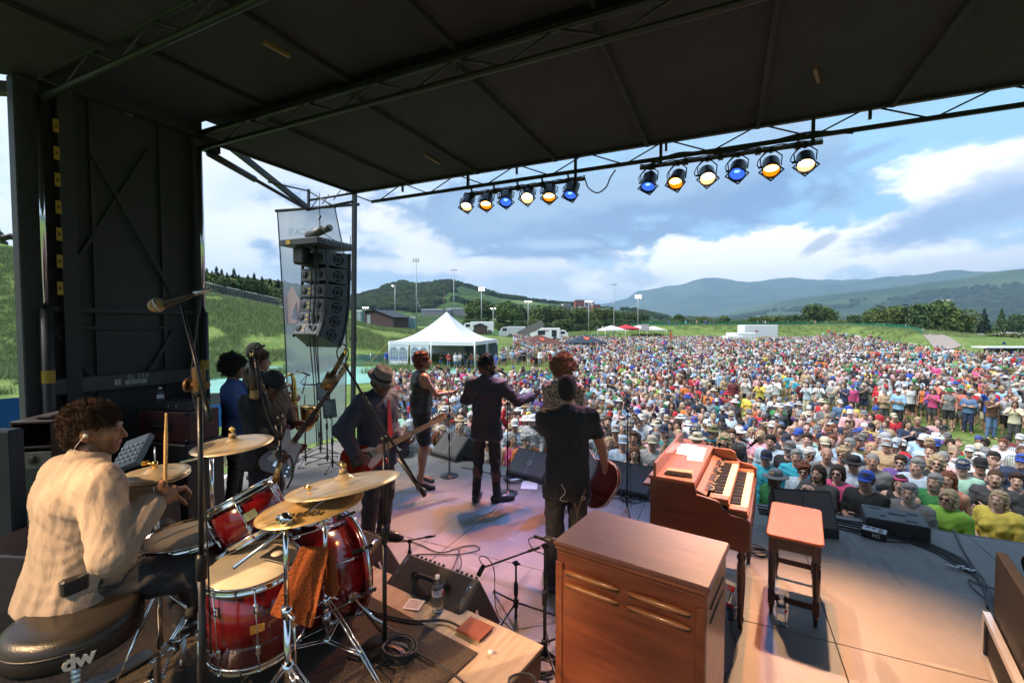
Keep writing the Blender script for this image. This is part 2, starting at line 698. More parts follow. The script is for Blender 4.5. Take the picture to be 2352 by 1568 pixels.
# bodies: smooth distance fields meshed with surface nets
def V3(*a):
 return np.array(a,dtype=float)
def nrm(v):
 v=np.asarray(v,float)
 return v/max(np.linalg.norm(v),1e-9)
class Field:
 def __init__(s,lo,hi,res,fine=None):
  ax=[]
  for i in range(3):
   n=int(math.ceil((hi[i]-lo[i])/res))+1
   ax.append(lo[i]+np.arange(n)*res)
  s.ax=ax
  s.res=res
  s.F=np.full((len(ax[0]),len(ax[1]),len(ax[2])),1.0,dtype=np.float32)
 def sl(s,lo,hi):
  out=[]
  for i in range(3):
   a=int(np.searchsorted(s.ax[i],lo[i]))
   b=int(np.searchsorted(s.ax[i],hi[i],side='right'))
   if b<=a:
    return None
   out.append(slice(a,b))
  return tuple(out)
 def grid(s,sl):
  x=s.ax[0][sl[0]][:,None,None]
  y=s.ax[1][sl[1]][None,:,None]
  z=s.ax[2][sl[2]][None,None,:]
  return x,y,z
 def blend(s,sl,d,k):
  a=s.F[sl]
  if k<=0:
   s.F[sl]=np.minimum(a,d)
  else:
   h=np.maximum(k-np.abs(a-d),0)/k
   s.F[sl]=np.minimum(a,d)-h*h*k*.25
 def prim(s,p):
  t=p[0]
  if t=='c':
   _,a,b,ra,rb,k=p
   a,b=np.asarray(a,float),np.asarray(b,float)
   m=max(ra,rb)+k+2.5*s.res+.02
   sl=s.sl(np.minimum(a,b)-m,np.maximum(a,b)+m)
   if sl is None:
    return
   x,y,z=s.grid(sl)
   ab=b-a
   L2=max(ab@ab,1e-9)
   qx,qy,qz=x-a[0],y-a[1],z-a[2]
   tt=np.clip((qx*ab[0]+qy*ab[1]+qz*ab[2])/L2,0,1)
   d=np.sqrt((qx-tt*ab[0])**2+(qy-tt*ab[1])**2+(qz-tt*ab[2])**2)-(ra+(rb-ra)*tt)
   s.blend(sl,d,k)
  elif t=='e':
   _,c,r,M,k=p
   c=np.asarray(c,float)
   m=max(r)+k+2.5*s.res+.01
   sl=s.sl(c-m,c+m)
   if sl is None:
    return
   x,y,z=s.grid(sl)
   q=[(x-c[0])*M[i][0]+(y-c[1])*M[i][1]+(z-c[2])*M[i][2]for i in range(3)]
   k0=np.sqrt(sum((q[i]/r[i])**2 for i in range(3)))
   k1=np.sqrt(sum((q[i]/r[i]**2)**2 for i in range(3)))+1e-6
   s.blend(sl,k0*(k0-1)/k1,k)
  elif t=='t':
   _,a,b,wa,da,wb,db,right,k=p
   a,b=np.asarray(a,float),np.asarray(b,float)
   m=max(wa,wb,da,db)+k+2.5*s.res+.02
   sl=s.sl(np.minimum(a,b)-m,np.maximum(a,b)+m)
   if sl is None:
    return
   x,y,z=s.grid(sl)
   ab=b-a
   L2=max(ab@ab,1e-9)
   qx,qy,qz=x-a[0],y-a[1],z-a[2]
   tt=np.clip((qx*ab[0]+qy*ab[1]+qz*ab[2])/L2,0,1)
   rx,ry,rz=qx-tt*ab[0],qy-tt*ab[1],qz-tt*ab[2]
   ri=nrm(right)
   u=rx*ri[0]+ry*ri[1]+rz*ri[2]
   o2=np.maximum(rx**2+ry**2+rz**2-u**2,0)
   w=wa+(wb-wa)*tt
   dd=da+(db-da)*tt
   k0=np.sqrt((u/w)**2+o2/dd**2)
   k1=np.sqrt((u/w**2)**2+o2/dd**4)+1e-6
   s.blend(sl,np.maximum(k0*(k0-1)/k1,-np.minimum(w,dd)),k)
  elif t=='cut':
   _,pt,n=p
   n=nrm(n)
   sl=(slice(None),)*3
   x,y,z=s.grid(sl)
   d=(x-pt[0])*n[0]+(y-pt[1])*n[1]+(z-pt[2])*n[2]
   s.F=np.maximum(s.F,d).astype(np.float32)
  elif t=='sub':
   _,c,r,M=p
   c=np.asarray(c,float)
   m=max(r)+2.5*s.res
   sl=s.sl(c-m,c+m)
   if sl is None:
    return
   x,y,z=s.grid(sl)
   q=[(x-c[0])*M[i][0]+(y-c[1])*M[i][1]+(z-c[2])*M[i][2]for i in range(3)]
   k0=np.sqrt(sum((q[i]/r[i])**2 for i in range(3)))
   s.F[sl]=np.maximum(s.F[sl],-(k0-1)*min(r))
  elif t=='noise':
   _,amp,freq,kind,seed=p
   rg=np.random.RandomState(seed)
   sl=(slice(None),)*3
   x,y,z=s.grid(sl)
   n=0
   for i in range(5):
    k=nrm(rg.normal(size=3))*freq*(.7+.5*i)
    if kind=='fold':
     k[2]*=.55 if i%2 else 1.5
    kk=nrm(rg.normal(size=3))*freq*.6
    ph=rg.uniform(0,6.28)
    w=np.sin(k[0]*x+k[1]*y+k[2]*z+ph+1.6*np.sin(kk[0]*x+kk[1]*y+kk[2]*z+ph*2))
    n=n+(1-2*np.abs(w)if kind=='fold' else w)/(1+.5*i)
   s.F=(s.F-amp*n*.5).astype(np.float32)
 def nets(s):
  F=s.F
  F=F.copy()
  F[0],F[-1]=np.maximum(F[0],.01),np.maximum(F[-1],.01)
  F[:,0],F[:,-1]=np.maximum(F[:,0],.01),np.maximum(F[:,-1],.01)
  F[:,:,0],F[:,:,-1]=np.maximum(F[:,:,0],.01),np.maximum(F[:,:,-1],.01)
  I=F<0
  cnt=np.zeros(tuple(n-1 for n in F.shape),np.int8)
  corners=[(i,j,k)for i in (0,1)for j in (0,1)for k in (0,1)]
  nx,ny,nz=F.shape
  for (i,j,k)in corners:
   cnt+=I[i:nx-1+i,j:ny-1+j,k:nz-1+k]
  act=(cnt>0)&(cnt<8)
  ids=np.full(act.shape,-1,np.int32)
  ci=np.argwhere(act)
  if len(ci)==0:
   return np.zeros((0,3)),np.zeros((0,4),np.int32)
  ids[act]=np.arange(len(ci))
  vals={c:F[ci[:,0]+c[0],ci[:,1]+c[1],ci[:,2]+c[2]]for c in corners}
  acc=np.zeros((len(ci),3))
  n=np.zeros(len(ci))
  for a in corners:
   for ax in range(3):
    if a[ax]==1:
     continue
    b=list(a)
    b[ax]=1
    b=tuple(b)
    va,vb=vals[a],vals[b]
    m=(va<0)!=(vb<0)
    t=np.where(m,va/np.where(m,va-vb,1),0)
    pos=np.array(a,float)[None,:].repeat(len(ci),0)
    pos[:,ax]=t
    acc+=np.where(m[:,None],pos,0)
    n+=m
  acc/=n[:,None]
  v=np.stack([s.ax[i][0]+(ci[:,i]+acc[:,i])*s.res for i in range(3)],1)
  quads=[]
  for ax in range(3):
   sh=[slice(None)]*3
   sh2=[slice(None)]*3
   sh[ax]=slice(0,-1)
   sh2[ax]=slice(1,None)
   A,B=I[tuple(sh)],I[tuple(sh2)]
   e=np.argwhere(A!=B)
   o1,o2=[i for i in range(3)if i!=ax]
   e=e[(e[:,o1]>0)&(e[:,o2]>0)&(e[:,o1]<F.shape[o1]-1)&(e[:,o2]<F.shape[o2]-1)]
   def cid(d1,d2):
    q=e.copy()
    q[:,o1]+=d1
    q[:,o2]+=d2
    return ids[q[:,0],q[:,1],q[:,2]]
   q=np.stack([cid(-1,-1),cid(0,-1),cid(0,0),cid(-1,0)],1)
   ins=A[e[:,0],e[:,1],e[:,2]]
   flip=ins if ax!=1 else ~ins
   q[~flip]=q[~flip][:,::-1]
   quads.append(q)
  return v,np.concatenate(quads)
def shape(prims,res,pad=.05,lo=None,hi=None):
 """mesh of a list of primitives"""
 L,H=[],[]
 for p in prims:
  if p[0]=='c':
   r=max(p[3],p[4])+pad
   L+=[np.minimum(p[1],p[2])-r]
   H+=[np.maximum(p[1],p[2])+r]
  elif p[0]=='e':
   r=max(p[2])+pad
   L+=[np.asarray(p[1])-r]
   H+=[np.asarray(p[1])+r]
  elif p[0]=='t':
   r=max(p[3:7])+pad
   L+=[np.minimum(p[1],p[2])-r]
   H+=[np.maximum(p[1],p[2])+r]
 L=np.min(L,0)
 H=np.max(H,0)
 if lo is not None:
  L=np.maximum(L,lo)
  H=np.minimum(H,hi)
 f=Field(L,H,res)
 for p in prims:
  f.prim(p)
 return f.nets()
def smooth_v(v,q,it=1,lam=.5):
 for _ in range(it):
  acc=np.zeros_like(v)
  n=np.zeros(len(v))
  for i in range(4):
   a,b=q[:,i],q[:,(i+1)%4]
   np.add.at(acc,a,v[b])
   np.add.at(n,a,1)
   np.add.at(acc,b,v[a])
   np.add.at(n,b,1)
  n=np.maximum(n,1)
  v=v+lam*(acc/n[:,None]-v)
 return v
def np_mesh(name,parts,mats,feat=None):
 """parts: list of (verts, quads, material index)"""
 vs,qs,mi=[],[],[]
 b=0
 for v,q,m in parts:
  if len(v)==0:
   continue
  vs.append(v)
  qs.append(q+b)
  mi.append(np.full(len(q),m,np.int32))
  b+=len(v)
 v=np.concatenate(vs)
 q=np.concatenate(qs)
 mi=np.concatenate(mi)
 me=bpy.data.meshes.new(name)
 me.vertices.add(len(v))
 me.vertices.foreach_set('co',v.astype(np.float32).ravel())
 me.loops.add(len(q)*4)
 me.loops.foreach_set('vertex_index',q.astype(np.int32).ravel())
 me.polygons.add(len(q))
 me.polygons.foreach_set('loop_start',np.arange(len(q),dtype=np.int32)*4)
 me.polygons.foreach_set('loop_total',np.full(len(q),4,np.int32))
 me.polygons.foreach_set('material_index',mi)
 me.polygons.foreach_set('use_smooth',np.ones(len(q),bool))
 me.update(calc_edges=True)
 for mt in mats:
  me.materials.append(mt)
 if feat is not None:
  f=feat(v)
  a=me.color_attributes.new('feat','FLOAT_COLOR','POINT')
  a.data.foreach_set('color',f.astype(np.float32).ravel())
 return me
def rotm(yaw=.0,pitch=.0,roll=.0):
 """rows are the local x (right), y (forward), z (up) axes; yaw to the right, pitch down positive (degrees)"""
 m=Mx_.Rotation(-R(yaw),3,'Z')@Mx_.Rotation(-R(pitch),3,'X')@Mx_.Rotation(R(roll),3,'Y')
 return np.array(m.transposed())
STAND=dict(pelvis=(0,0,.96),chest=(0,.0,1.30),neck=(0,-.015,1.475),head=(0,.01,1.635),hrot=(0,0,0),sh=((-.172,-.01,1.415),(.172,-.01,1.415)),el=((-.235,-.03,1.14),(.235,-.03,
 1.14)),wr=((-.235,.06,.90),(.235,.06,.90)),hip=((-.09,0,.92),(.09,0,.92)),kn=((-.10,.02,.50),(.10,.02,.50)),an=((-.11,-.03,.09),(.11,-.03,.09)),toe=((-.14,.15,.03),(.14,
 .15,.03)),curl=(.5,.5),hdir=(None,None),hnor=(None,None))
def pose(**k):
 p=dict(STAND)
 p.update(k)
 return {a:(tuple(V3(*q)if q is not None else None for q in b)if a in ('sh','el','wr','hip','kn','an','toe','hdir','hnor')else (V3(*b)if a in ('pelvis','chest','neck','head')else b))for a,
  b in p.items()}
def hdp(c,M,fem=False,s=1.0):
 def at(x,y,z):
  return c+(M[0]*x+M[1]*y+M[2]*z)*s
 e=lambda p,r,k=.02:('e',at(*p),tuple(q*s for q in r),M,k*s)
 c_=lambda a,b,ra,rb,k=.012:('c',at(*a),at(*b),ra*s,rb*s,k*s)
 jw=.052 if fem else .058
 L=[e((0,-.012,.028),(.075,.096,.088)),e((0,.03,-.028),(jw,.068,.078),.03),c_((-.02,.075,-.088),(.02,.075,-.088),.02,.02,.03),e((0,-.055,-.03),(.055,.05,.06),.03),c_((0,.098,
  .012),(0,.116,-.022),.008,.012,.014),c_((-.012,.102,-.026),(.012,.102,-.026),.009,.009,.01),c_((-.036,.088,.03),(.036,.088,.03),.009,.009,.014),c_((-.02,.094,-.055),(.02,
  .094,-.055),.008,.008,.008),c_((-.04,.07,-.01),(-.03,.06,-.06),.022,.02,.03),c_((.04,.07,-.01),(.03,.06,-.06),.022,.02,.03)]
 for sx in (-1,1):
  L.append(('sub',at(sx*.032,.108,.010),(.017*s,.014*s,.010*s),M))
  L.append(e((sx*.032,.082,.010),(.014,.014,.012),.004))
  L.append(e((sx*.078,-.008,-.005),(.009,.020,.033),.008))
 return L
def hand_prims(w,fd,pn,side,curl=.5,s=1.0,spread=.12):
 """palm, four fingers of different lengths and a thumb; fd finger direction, pn palm normal"""
 fd=nrm(fd)
 pn=nrm(np.asarray(pn)-fd*(np.asarray(pn)@fd))
 lat=np.cross(fd,pn)*side
 M=np.array([lat,fd,pn])
 L=[('e',w+fd*.045*s,(.042*s,.052*s,.017*s),M,.012),('c',w-fd*.01,w+fd*.03*s,.026*s,.026*s,.02)]
 for i,(off,ln)in enumerate(((.030,.072),(.010,.082),(-.010,.076),(-.029,.060))):
  p=w+(fd*.088+lat*off)*s
  d=nrm(fd+lat*off*spread*20)
  a=curl*1.1
  for j,(fr,rr)in enumerate(((.48,.0105),(.30,.0095),(.22,.0085))):
   dd=d*math.cos(a)+pn*math.sin(a)
   q=p+dd*ln*fr*s
   L.append(('c',p,q,rr*s,(rr-.0008)*s,.004))
   p=q
   a+=curl*1.0
 p=w+(fd*.022+lat*.034+pn*.006)*s
 d=nrm(lat*.75+fd*.7+pn*.35*(.4+curl))
 for ln,rr in ((.042,.0145),(.032,.012),(.024,.0105)):
  q=p+d*ln*s
  L.append(('c',p,q,rr*s,(rr-.001)*s,.008))
  p=q
  d=nrm(d+(pn*.9-lat*.5)*curl*.7+fd*.15)
 return L
def body_parts(P,fem=False,bulk=1.0,res=.014,hres=.0075,hand_res=None,bare_arms=1.0):
 b=bulk
 sh,el,wr,hip,kn,an,toe=(P[k]for k in ('sh','el','wr','hip','kn','an','toe'))
 right=nrm(sh[1]-sh[0])
 hr=nrm(hip[1]-hip[0])
 wst=P['pelvis']*.5+P['chest']*.5
 ww=.125 if fem else .14
 L=[('t',P['pelvis']-V3(0,0,.02),wst,(.165 if fem else .155)*b,.115*b,ww*b,.10*b,hr,.05),('t',wst,P['chest'],ww*b,.10*b,(.15 if fem else .165)*b,.115*b,right,.05),('c',P['chest']+V3(0,
  0,.05)-right*.08,P['chest']+V3(0,0,.05)+right*.08,.095*b,.095*b,.05),('c',sh[0],sh[1],.058*b,.058*b,.06),('c',P['neck']-V3(0,0,.03),P['head']-V3(0,0,.05),.050 if fem else .058,
  .048 if fem else .056,.04)]
 for i in (0,1):
  L.append(('c',P['neck']+V3(0,-.01,.01),sh[i]*.65+P['neck']*.35-V3(0,0,.01),.036,.05*b,.05))
 aw=.85 if fem else 1.0
 for i in (0,1):
  L+=[('c',sh[i],el[i],.054*b*aw,.041*b*aw,.04),('c',el[i],wr[i],.041*b*aw,.026*aw,.015),('c',hip[i],kn[i],.085*b,.056*b,.05),('c',kn[i],an[i],.054*b,.036,.02),('e',kn[i]*.62+an[i]*.38-V3(0,
   .018,0),(.046*b,.046*b,.10),np.eye(3),.04),('c',an[i]-V3(0,.01,.045),toe[i],.036,.026,.03)]
 if fem:
  f=nrm(np.cross(V3(0,0,1),right))
  f=nrm(np.cross(V3(0,0,1),right))*1.0
  for sx in (-1,1):
   L.append(('e',P['chest']+right*sx*.07*b+f*.085*b+V3(0,0,-.02),(.06*b,.05*b,.058*b),np.eye(3),.03))
 parts=[]
 v,q=shape(L,res)
 parts.append((v,q,0))
 M=rotm(*P['hrot'])
 v,q=shape(hdp(P['head'],M,fem),hres,pad=.03)
 parts.append((v,q,0))
 for i in (0,1):
  fd=P['hdir'][i]if P['hdir'][i]is not None else nrm(wr[i]-el[i])
  pn=P['hnor'][i]if P['hnor'][i]is not None else nrm(np.cross(fd,V3(0,1,0))*(1 if i else -1)+V3(0,.05,0))
  hp=hand_prims(wr[i],fd,pn,1 if i else -1,P['curl'][i],.95 if fem else 1.03)
  v,q=shape(hp,hand_res or hres,pad=.02)
  parts.append((v,q,0))
 c=P['head']
 def feat(v):
  d=v-c
  x,y,z=d@M[0],d@M[1],d@M[2]
  n=len(v)
  f=np.zeros((n,4))
  f[:,3]=1
  near=(np.abs(x)<.09)&(np.abs(z)<.13)&(y>-.02)
  ex=np.exp(-(((np.abs(x)-.032)/.0135)**2+((z-.010)/.0085)**2))
  br=np.exp(-(((np.abs(x)-.034)/.019)**2+((z-.034)/.0065)**2))*.8
  f[:,1]=np.where(near&(y>.05),np.clip(np.maximum(ex,br)*1.2,0,1),0)
  f[:,0]=np.where(near&(y>.06),np.exp(-((x/.024)**2+((z+.055)/.009)**2))*.8,0)
  if P.get('stubble'):
   f[:,2]=np.where((z<-.03)&(z>-.125)&(y>.0)&(np.abs(x)<.09),P['stubble'],0)*(1-f[:,0])
  return f
 return parts,feat
def top_prims(P,fem=False,bulk=1.0,sleeve=1.0,hem=.07,loose=.017,fold=.010,ffreq=22,seed=1,collar=True,jacket=False,neck_cut=.0,flare=.0):
 b=bulk
 sh,el,wr,hip=(P[k]for k in ('sh','el','wr','hip'))
 right=nrm(sh[1]-sh[0])
 hr=nrm(hip[1]-hip[0])
 wst=P['pelvis']*.5+P['chest']*.5
 ww=.125 if fem else .145
 l=loose
 down=nrm(P['pelvis']-wst)
 L=[('t',P['pelvis']+down*hem,wst,(.178 if fem else .172)*b+l+flare,.12*b+l+flare,ww*b+l,.105*b+l,hr,.05),('t',wst,P['chest'],ww*b+l,.105*b+l,(.155 if fem else .17)*b+l,.12*b+l,
  right,.05),('c',P['chest']+V3(0,0,.05)-right*.08,P['chest']+V3(0,0,.05)+right*.08,.098*b+l,.098*b+l,.05),('c',sh[0],sh[1],.058*b+l*.8,.058*b+l*.8,.06)]
 if fem:
  f=nrm(np.cross(V3(0,0,1),right))
  for sx in (-1,1):
   L.append(('e',P['chest']+right*sx*.07*b+f*.085*b+V3(0,0,-.02),(.064*b+l*.5,)*3,np.eye(3),.03))
 for i in (0,1):
  L.append(('c',P['neck']+V3(0,-.01,.0),sh[i]*.65+P['neck']*.35-V3(0,0,.01),.040+l*.6,.052*b+l*.8,.05))
 if jacket:
  for sx in (0,1):
   L.append(('c',sh[sx]*.9+P['neck']*.1,sh[sx],.062*b+l,.066*b+l,.03))
 aw=.85 if fem else 1.0
 for i in (0,1):
  if sleeve<=0:
   continue
  m=sh[i]+(el[i]-sh[i])*min(1,sleeve*2)
  L.append(('c',sh[i],m,(.056*b+l)*(1 if not fem else .95),.045*b*aw+l*1.15,.035))
  if sleeve>.5:
   e2=el[i]+(wr[i]-el[i])*min(1,(sleeve-.5)*2)
   L.append(('c',el[i],e2,.045*b*aw+l,(.034 if sleeve>.9 else .038)*aw+l,.025))
 if collar:
  L.append(('c',P['neck']-V3(0,0,.02),P['neck']+V3(0,0,.015),.062+l*.4,.062+l*.3,.02))
 if fold:
  L.append(('noise',fold,ffreq,'fold',seed))
 L.append(('cut',P['pelvis']+down*(hem+.02),down))
 if not collar:
  L.append(('sub',P['neck']+V3(0,.035,.055-neck_cut),(.085,.095,.085),np.eye(3)))
 if sleeve<=0:
  for i in (0,1):
   o=nrm((sh[i]-sh[1-i]))
   L.append(('cut',sh[i]-o*.012+V3(0,0,.0),nrm(o+V3(0,0,.15))))
 return L
def leg_prims(P,bulk=1.0,length=1.0,loose=.012,fold=.008,seed=3,skirt=None,top=.03,ffreq=20):
 b=bulk
 hip,kn,an=P['hip'],P['kn'],P['an']
 hr=nrm(hip[1]-hip[0])
 l=loose
 L=[('t',P['pelvis']+V3(0,0,-.03),P['pelvis']+V3(0,0,top),.152*b+l*.6,.112*b+l*.6,.140*b+l*.5,.10*b+l*.5,hr,.04)]
 if skirt:
  bot=(kn[0]+kn[1])/2*skirt+P['pelvis']*(1-skirt)
  L.append(('t',P['pelvis']+V3(0,0,-.06),bot,.175*b,.13*b,.165*b,.12*b,hr,.03))
  L.append(('cut',bot+V3(0,0,.02),nrm(bot-P['pelvis'])))
 else:
  for i in (0,1):
   k=hip[i]+(kn[i]-hip[i])*min(1,length*2)
   L.append(('c',hip[i],k,.080*b+l,.062*b+l*1.2,.04))
   if length>.5:
    a=kn[i]+(an[i]-kn[i])*min(1,(length-.5)*2)
    L.append(('c',kn[i],a,.060*b+l,.046+l*1.3,.03))
 if fold:
  L.append(('noise',fold,ffreq,'fold',seed))
 return L
def shoe_prims(P,s=1.0):
 L=[]
 for i in (0,1):
  an,toe=P['an'][i],P['toe'][i]
  d=nrm((toe-an)*V3(1,1,0))
  heel=an-d*.045-V3(0,0,.045)
  tip=V3(toe[0],toe[1],toe[2])+d*.02
  L+=[('c',heel,heel+(tip-heel)*.7,.04*s,.04*s,.02),('c',heel+(tip-heel)*.6,tip,.042*s,.032*s,.02),('c',an-V3(0,0,.05),an,.045*s,.042*s,.03)]
 return L
def hair_prims(style,c,M,s=1.0,seed=5):
 def at(x,y,z):
  return c+(M[0]*x+M[1]*y+M[2]*z)*s
 e=lambda p,r,k=.02:('e',at(*p),tuple(q*s for q in r),M,k*s)
 c_=lambda a,b,ra,rb,k=.03:('c',at(*a),at(*b),ra*s,rb*s,k)
 cut=lambda p,n:('cut',at(*p),M[0]*n[0]+M[1]*n[1]+M[2]*n[2])
 if style=='buzz':
  return [e((0,-.014,.030),(.079,.099,.092)),e((0,-.048,-.030),(.068,.068,.068),.03),cut((0,.062,.03),(0,.86,-.5)),cut((0,-.03,-.075),(0,.55,-1))]
 if style=='taper':
  return [e((0,-.020,.044),(.082,.106,.098)),e((0,-.055,-.025),(.062,.054,.060),.03),('noise',.007,130,'n',seed),('noise',.005,260,'n',seed+1),cut((0,.080,.045),(0,.88,-.45)),
   cut((0,-.03,-.07),(0,.5,-1)),('sub',at(.085,.01,-.02),(.035*s,.035*s,.05*s),M),('sub',at(-.085,.01,-.02),(.035*s,.035*s,.05*s),M)]
 if style=='short':
  return [e((0,-.014,.034),(.086,.106,.100)),e((0,.03,.09),(.06,.055,.035)),('noise',.006,90,'n',seed),cut((0,.075,.045),(0,.84,-.55)),cut((0,0,-.055),(0,.25,-1))]
 if style=='fade':
  return [e((0,-.014,.030),(.0785,.099,.090)),e((0,.0,.075),(.070,.090,.072),.01),('noise',.008,120,'n',seed),cut((0,.068,.035),(0,.84,-.55)),cut((0,0,-.045),(0,.2,-1))]
 if style=='curly':
  return [e((0,-.015,.05),(.105,.120,.115)),e((0,-.04,-.03),(.08,.07,.06),.03),('noise',.016,75,'n',seed),('noise',.007,190,'n',seed+3),cut((0,.078,.03),(0,.9,-.45)),cut((0,
   0,-.09),(0,.25,-1))]
 if style=='afro':
  return [e((0,-.02,.055),(.135,.140,.135)),('noise',.022,70,'n',seed),('noise',.008,190,'n',seed+3),cut((0,.080,.025),(0,.9,-.5)),cut((0,0,-.08),(0,.3,-1))]
 if style=='mohawk':
  return [e((0,-.014,.028),(.078,.098,.088)),e((0,.01,.085),(.085,.115,.085),.02),('noise',.018,80,'n',seed),('noise',.007,200,'n',seed+3),cut((0,.085,.04),(0,.84,-.55)),
   cut((0,0,-.045),(0,.2,-1))]
 if style=='bob':
  return [e((0,-.016,.034),(.094,.110,.104)),e((0,-.035,-.045),(.094,.075,.07),.04),c_((-.08,.0,.0),(-.078,.015,-.085),.024,.022),c_((.08,.0,.0),(.078,.015,-.085),.024,.022),
   ('noise',.008,60,'n',seed),cut((0,.078,.055),(0,.95,-.3)),('sub',at(0,.085,-.03),(.062*s,.07*s,.095*s),M)]
 if style=='pixie':
  return [e((0,-.02,.036),(.092,.112,.104)),e((0,-.05,-.03),(.075,.055,.07),.03),('noise',.014,85,'n',seed),('noise',.006,160,'n',seed+1),cut((0,.080,.04),(0,.84,-.5))]
 if style=='long':
  return [e((0,-.016,.034),(.090,.108,.102)),c_((0,-.075,-.02),(0,-.095,-.24),.075,.05,.05),c_((-.078,-.01,.0),(-.085,.0,-.23),.028,.026),c_((.078,-.01,.0),(.085,.0,-.23),
   .028,.026),('noise',.009,50,'fold',seed),cut((0,.078,.055),(0,.95,-.3)),('sub',at(0,.085,-.04),(.060*s,.07*s,.11*s),M)]
 if style=='wavy':
  return [e((0,-.016,.04),(.105,.115,.108)),c_((0,-.07,-.02),(0,-.09,-.19),.09,.06,.05),c_((-.09,-.01,.0),(-.10,.0,-.16),.04,.035),c_((.09,-.01,.0),(.10,.0,-.16),.04,.035),
   ('noise',.016,60,'n',seed),cut((0,.080,.055),(0,.95,-.3)),('sub',at(0,.085,-.04),(.060*s,.07*s,.11*s),M)]
 if style=='pony':
  return [e((0,-.014,.032),(.083,.103,.096)),c_((0,-.10,.04),(0,-.15,-.03),.03,.03),c_((0,-.15,-.03),(0,-.14,-.16),.03,.015),cut((0,.075,.05),(0,.84,-.55))]
 if style=='bald':
  return [e((0,-.030,.0),(.080,.088,.07)),cut((0,0,.045),(0,.1,1)),cut((0,.015,0),(0,1,-.1)),cut((0,0,-.055),(0,.2,-1)),('noise',.004,120,'n',seed)]
 return []
def beard_prims(c,M,s=1.0,big=False,seed=4):
 def at(x,y,z):
  return c+(M[0]*x+M[1]*y+M[2]*z)*s
 g=.012 if big else 0
 return [('e',at(0,.055,-.083-g),((.048+g)*s,(.042+g)*s,(.042+g*1.5)*s),M,.02),('c',at(-.058,.01,-.03),at(-.035,.055,-.085),.018,.022,.02),('c',at(.058,.01,-.03),at(.035,
  .055,-.085),.018,.022,.02),('c',at(-.022,.100,-.045),at(.022,.100,-.045),.0075,.0075,.01),('noise',.006,120,'n',seed),('sub',at(0,.104,-.058),(.020*s,.02*s,.006*s),M)]
def hmat(P):
 M=rotm(*P['hrot'])
 m=Mx_(M.tolist()).transposed().to_4x4()
 m.translation=Vc(P['head'])
 return m
def hat_mb(kind,P):
 """hats in the head's frame"""
 mb=MB()
 mb.M=hmat(P)
 if kind in ('cap','capback'):
  s=1 if kind=='cap' else -1
  mb.lathe([(.088,.035),(.091,.05),(.088,.085),(.072,.117),(.045,.134),(.0,.14)],(0,-.012,0),n=16,sx=.93,sy=1.18,x0=(1,0,0))
  vs=[]
  n=9
  for k,(r,z)in enumerate(((.0,.045),(.035,.043),(.075,.032))):
   for i in range(n):
    a=PI*(.12+.76*i/(n-1))
    vs.append(((.082+r*.05)*math.cos(a)*1.0,(-.012+.092*math.sin(a)+r*math.sin(a))*s,z-.012*abs(math.cos(a))))
  fs=[]
  for k in range(2):
   for i in range(n-1):
    fs.append((k*n+i,k*n+i+1,(k+1)*n+i+1,(k+1)*n+i))
  mb.add(vs,fs,True)
  mb.add([(x,y,z-.004)for x,y,z in vs],[f[::-1]for f in fs],True)
  mb.sphere((0,-.012,.14),.006,6,4)
 elif kind in ('sunhat','straw'):
  mb.lathe([(.165,.03),(.150,.036),(.10,.048),(.088,.052),(.090,.055),(.086,.10),(.075,.128),(.04,.136),(0,.134)],(0,-.01,0),n=18,sx=1,sy=1.12,x0=(1,0,0))
  mb.lathe([(0,.028),(.08,.034),(.165,.027),(.165,.03)],(0,-.01,0),n=18,sx=1,sy=1.12,x0=(1,0,0))
 elif kind=='visor':
  mb.lathe([(.086,.035),(.089,.036),(.087,.065),(.084,.065)],(0,-.012,0),n=16,sx=.93,sy=1.18,x0=(1,0,0))
  mb.box((0,.12,.04),(.12,.08,.004),M=Mx_.Rotation(-.15,3,'X'))
 elif kind=='band':
  mb.lathe([(.084,.05),(.089,.052),(.088,.085),(.083,.087)],(0,-.012,0),n=16,sx=.95,sy=1.18,x0=(1,0,0))
 return mb
def glasses_mb(P,dark=True):
 mb=MB()
 mb.M=hmat(P)
 for s in (-1,1):
  mb.box((s*.033,.107,.010),(.048,.004,.030),bev=.0015)
  mb.cyl((s*.056,.105,.015),(s*.080,.0,.012),.002,n=4)
 mb.cyl((-.01,.110,.014),(.01,.110,.014),.002,n=4)
 return mb
def ik(sh,wr,pole,up=.285,lo=.255):
 """elbow (or knee) between two fixed ends, bent towards the pole direction"""
 sh,wr=np.asarray(sh,float),np.asarray(wr,float)
 d=wr-sh
 L=np.linalg.norm(d)
 if L>(up+lo)*.995:
  wr=sh+d/L*(up+lo)*.995
  d=wr-sh
  L=np.linalg.norm(d)
 a=(up*up-lo*lo+L*L)/(2*L)
 h=math.sqrt(max(up*up-a*a,0))
 dn=d/L
 p=np.asarray(pole,float)
 p=nrm(p-dn*(p@dn))
 return sh+dn*a+p*h,wr
class Local:
 """frame of a figure standing at loc, facing theta degrees to the right of the direction away from the camera"""
 def __init__(s,loc,theta,scale=1.0):
  s.loc=Vc(loc)
  s.rz=YAW-R(theta)
  s.scale=scale
  s.W=Mx_.Translation(s.loc)@Mx_.Rotation(s.rz,4,'Z')@Mx_.Scale(scale,4)
  s.I=s.W.inverted()
 def l(s,p):
  return np.array(s.I@Vc(p))
 def ld(s,d):
  return np.array((s.I.to_3x3()@Vc(d)).normalized())
 def w(s,p):
  return s.W@Vc(p)
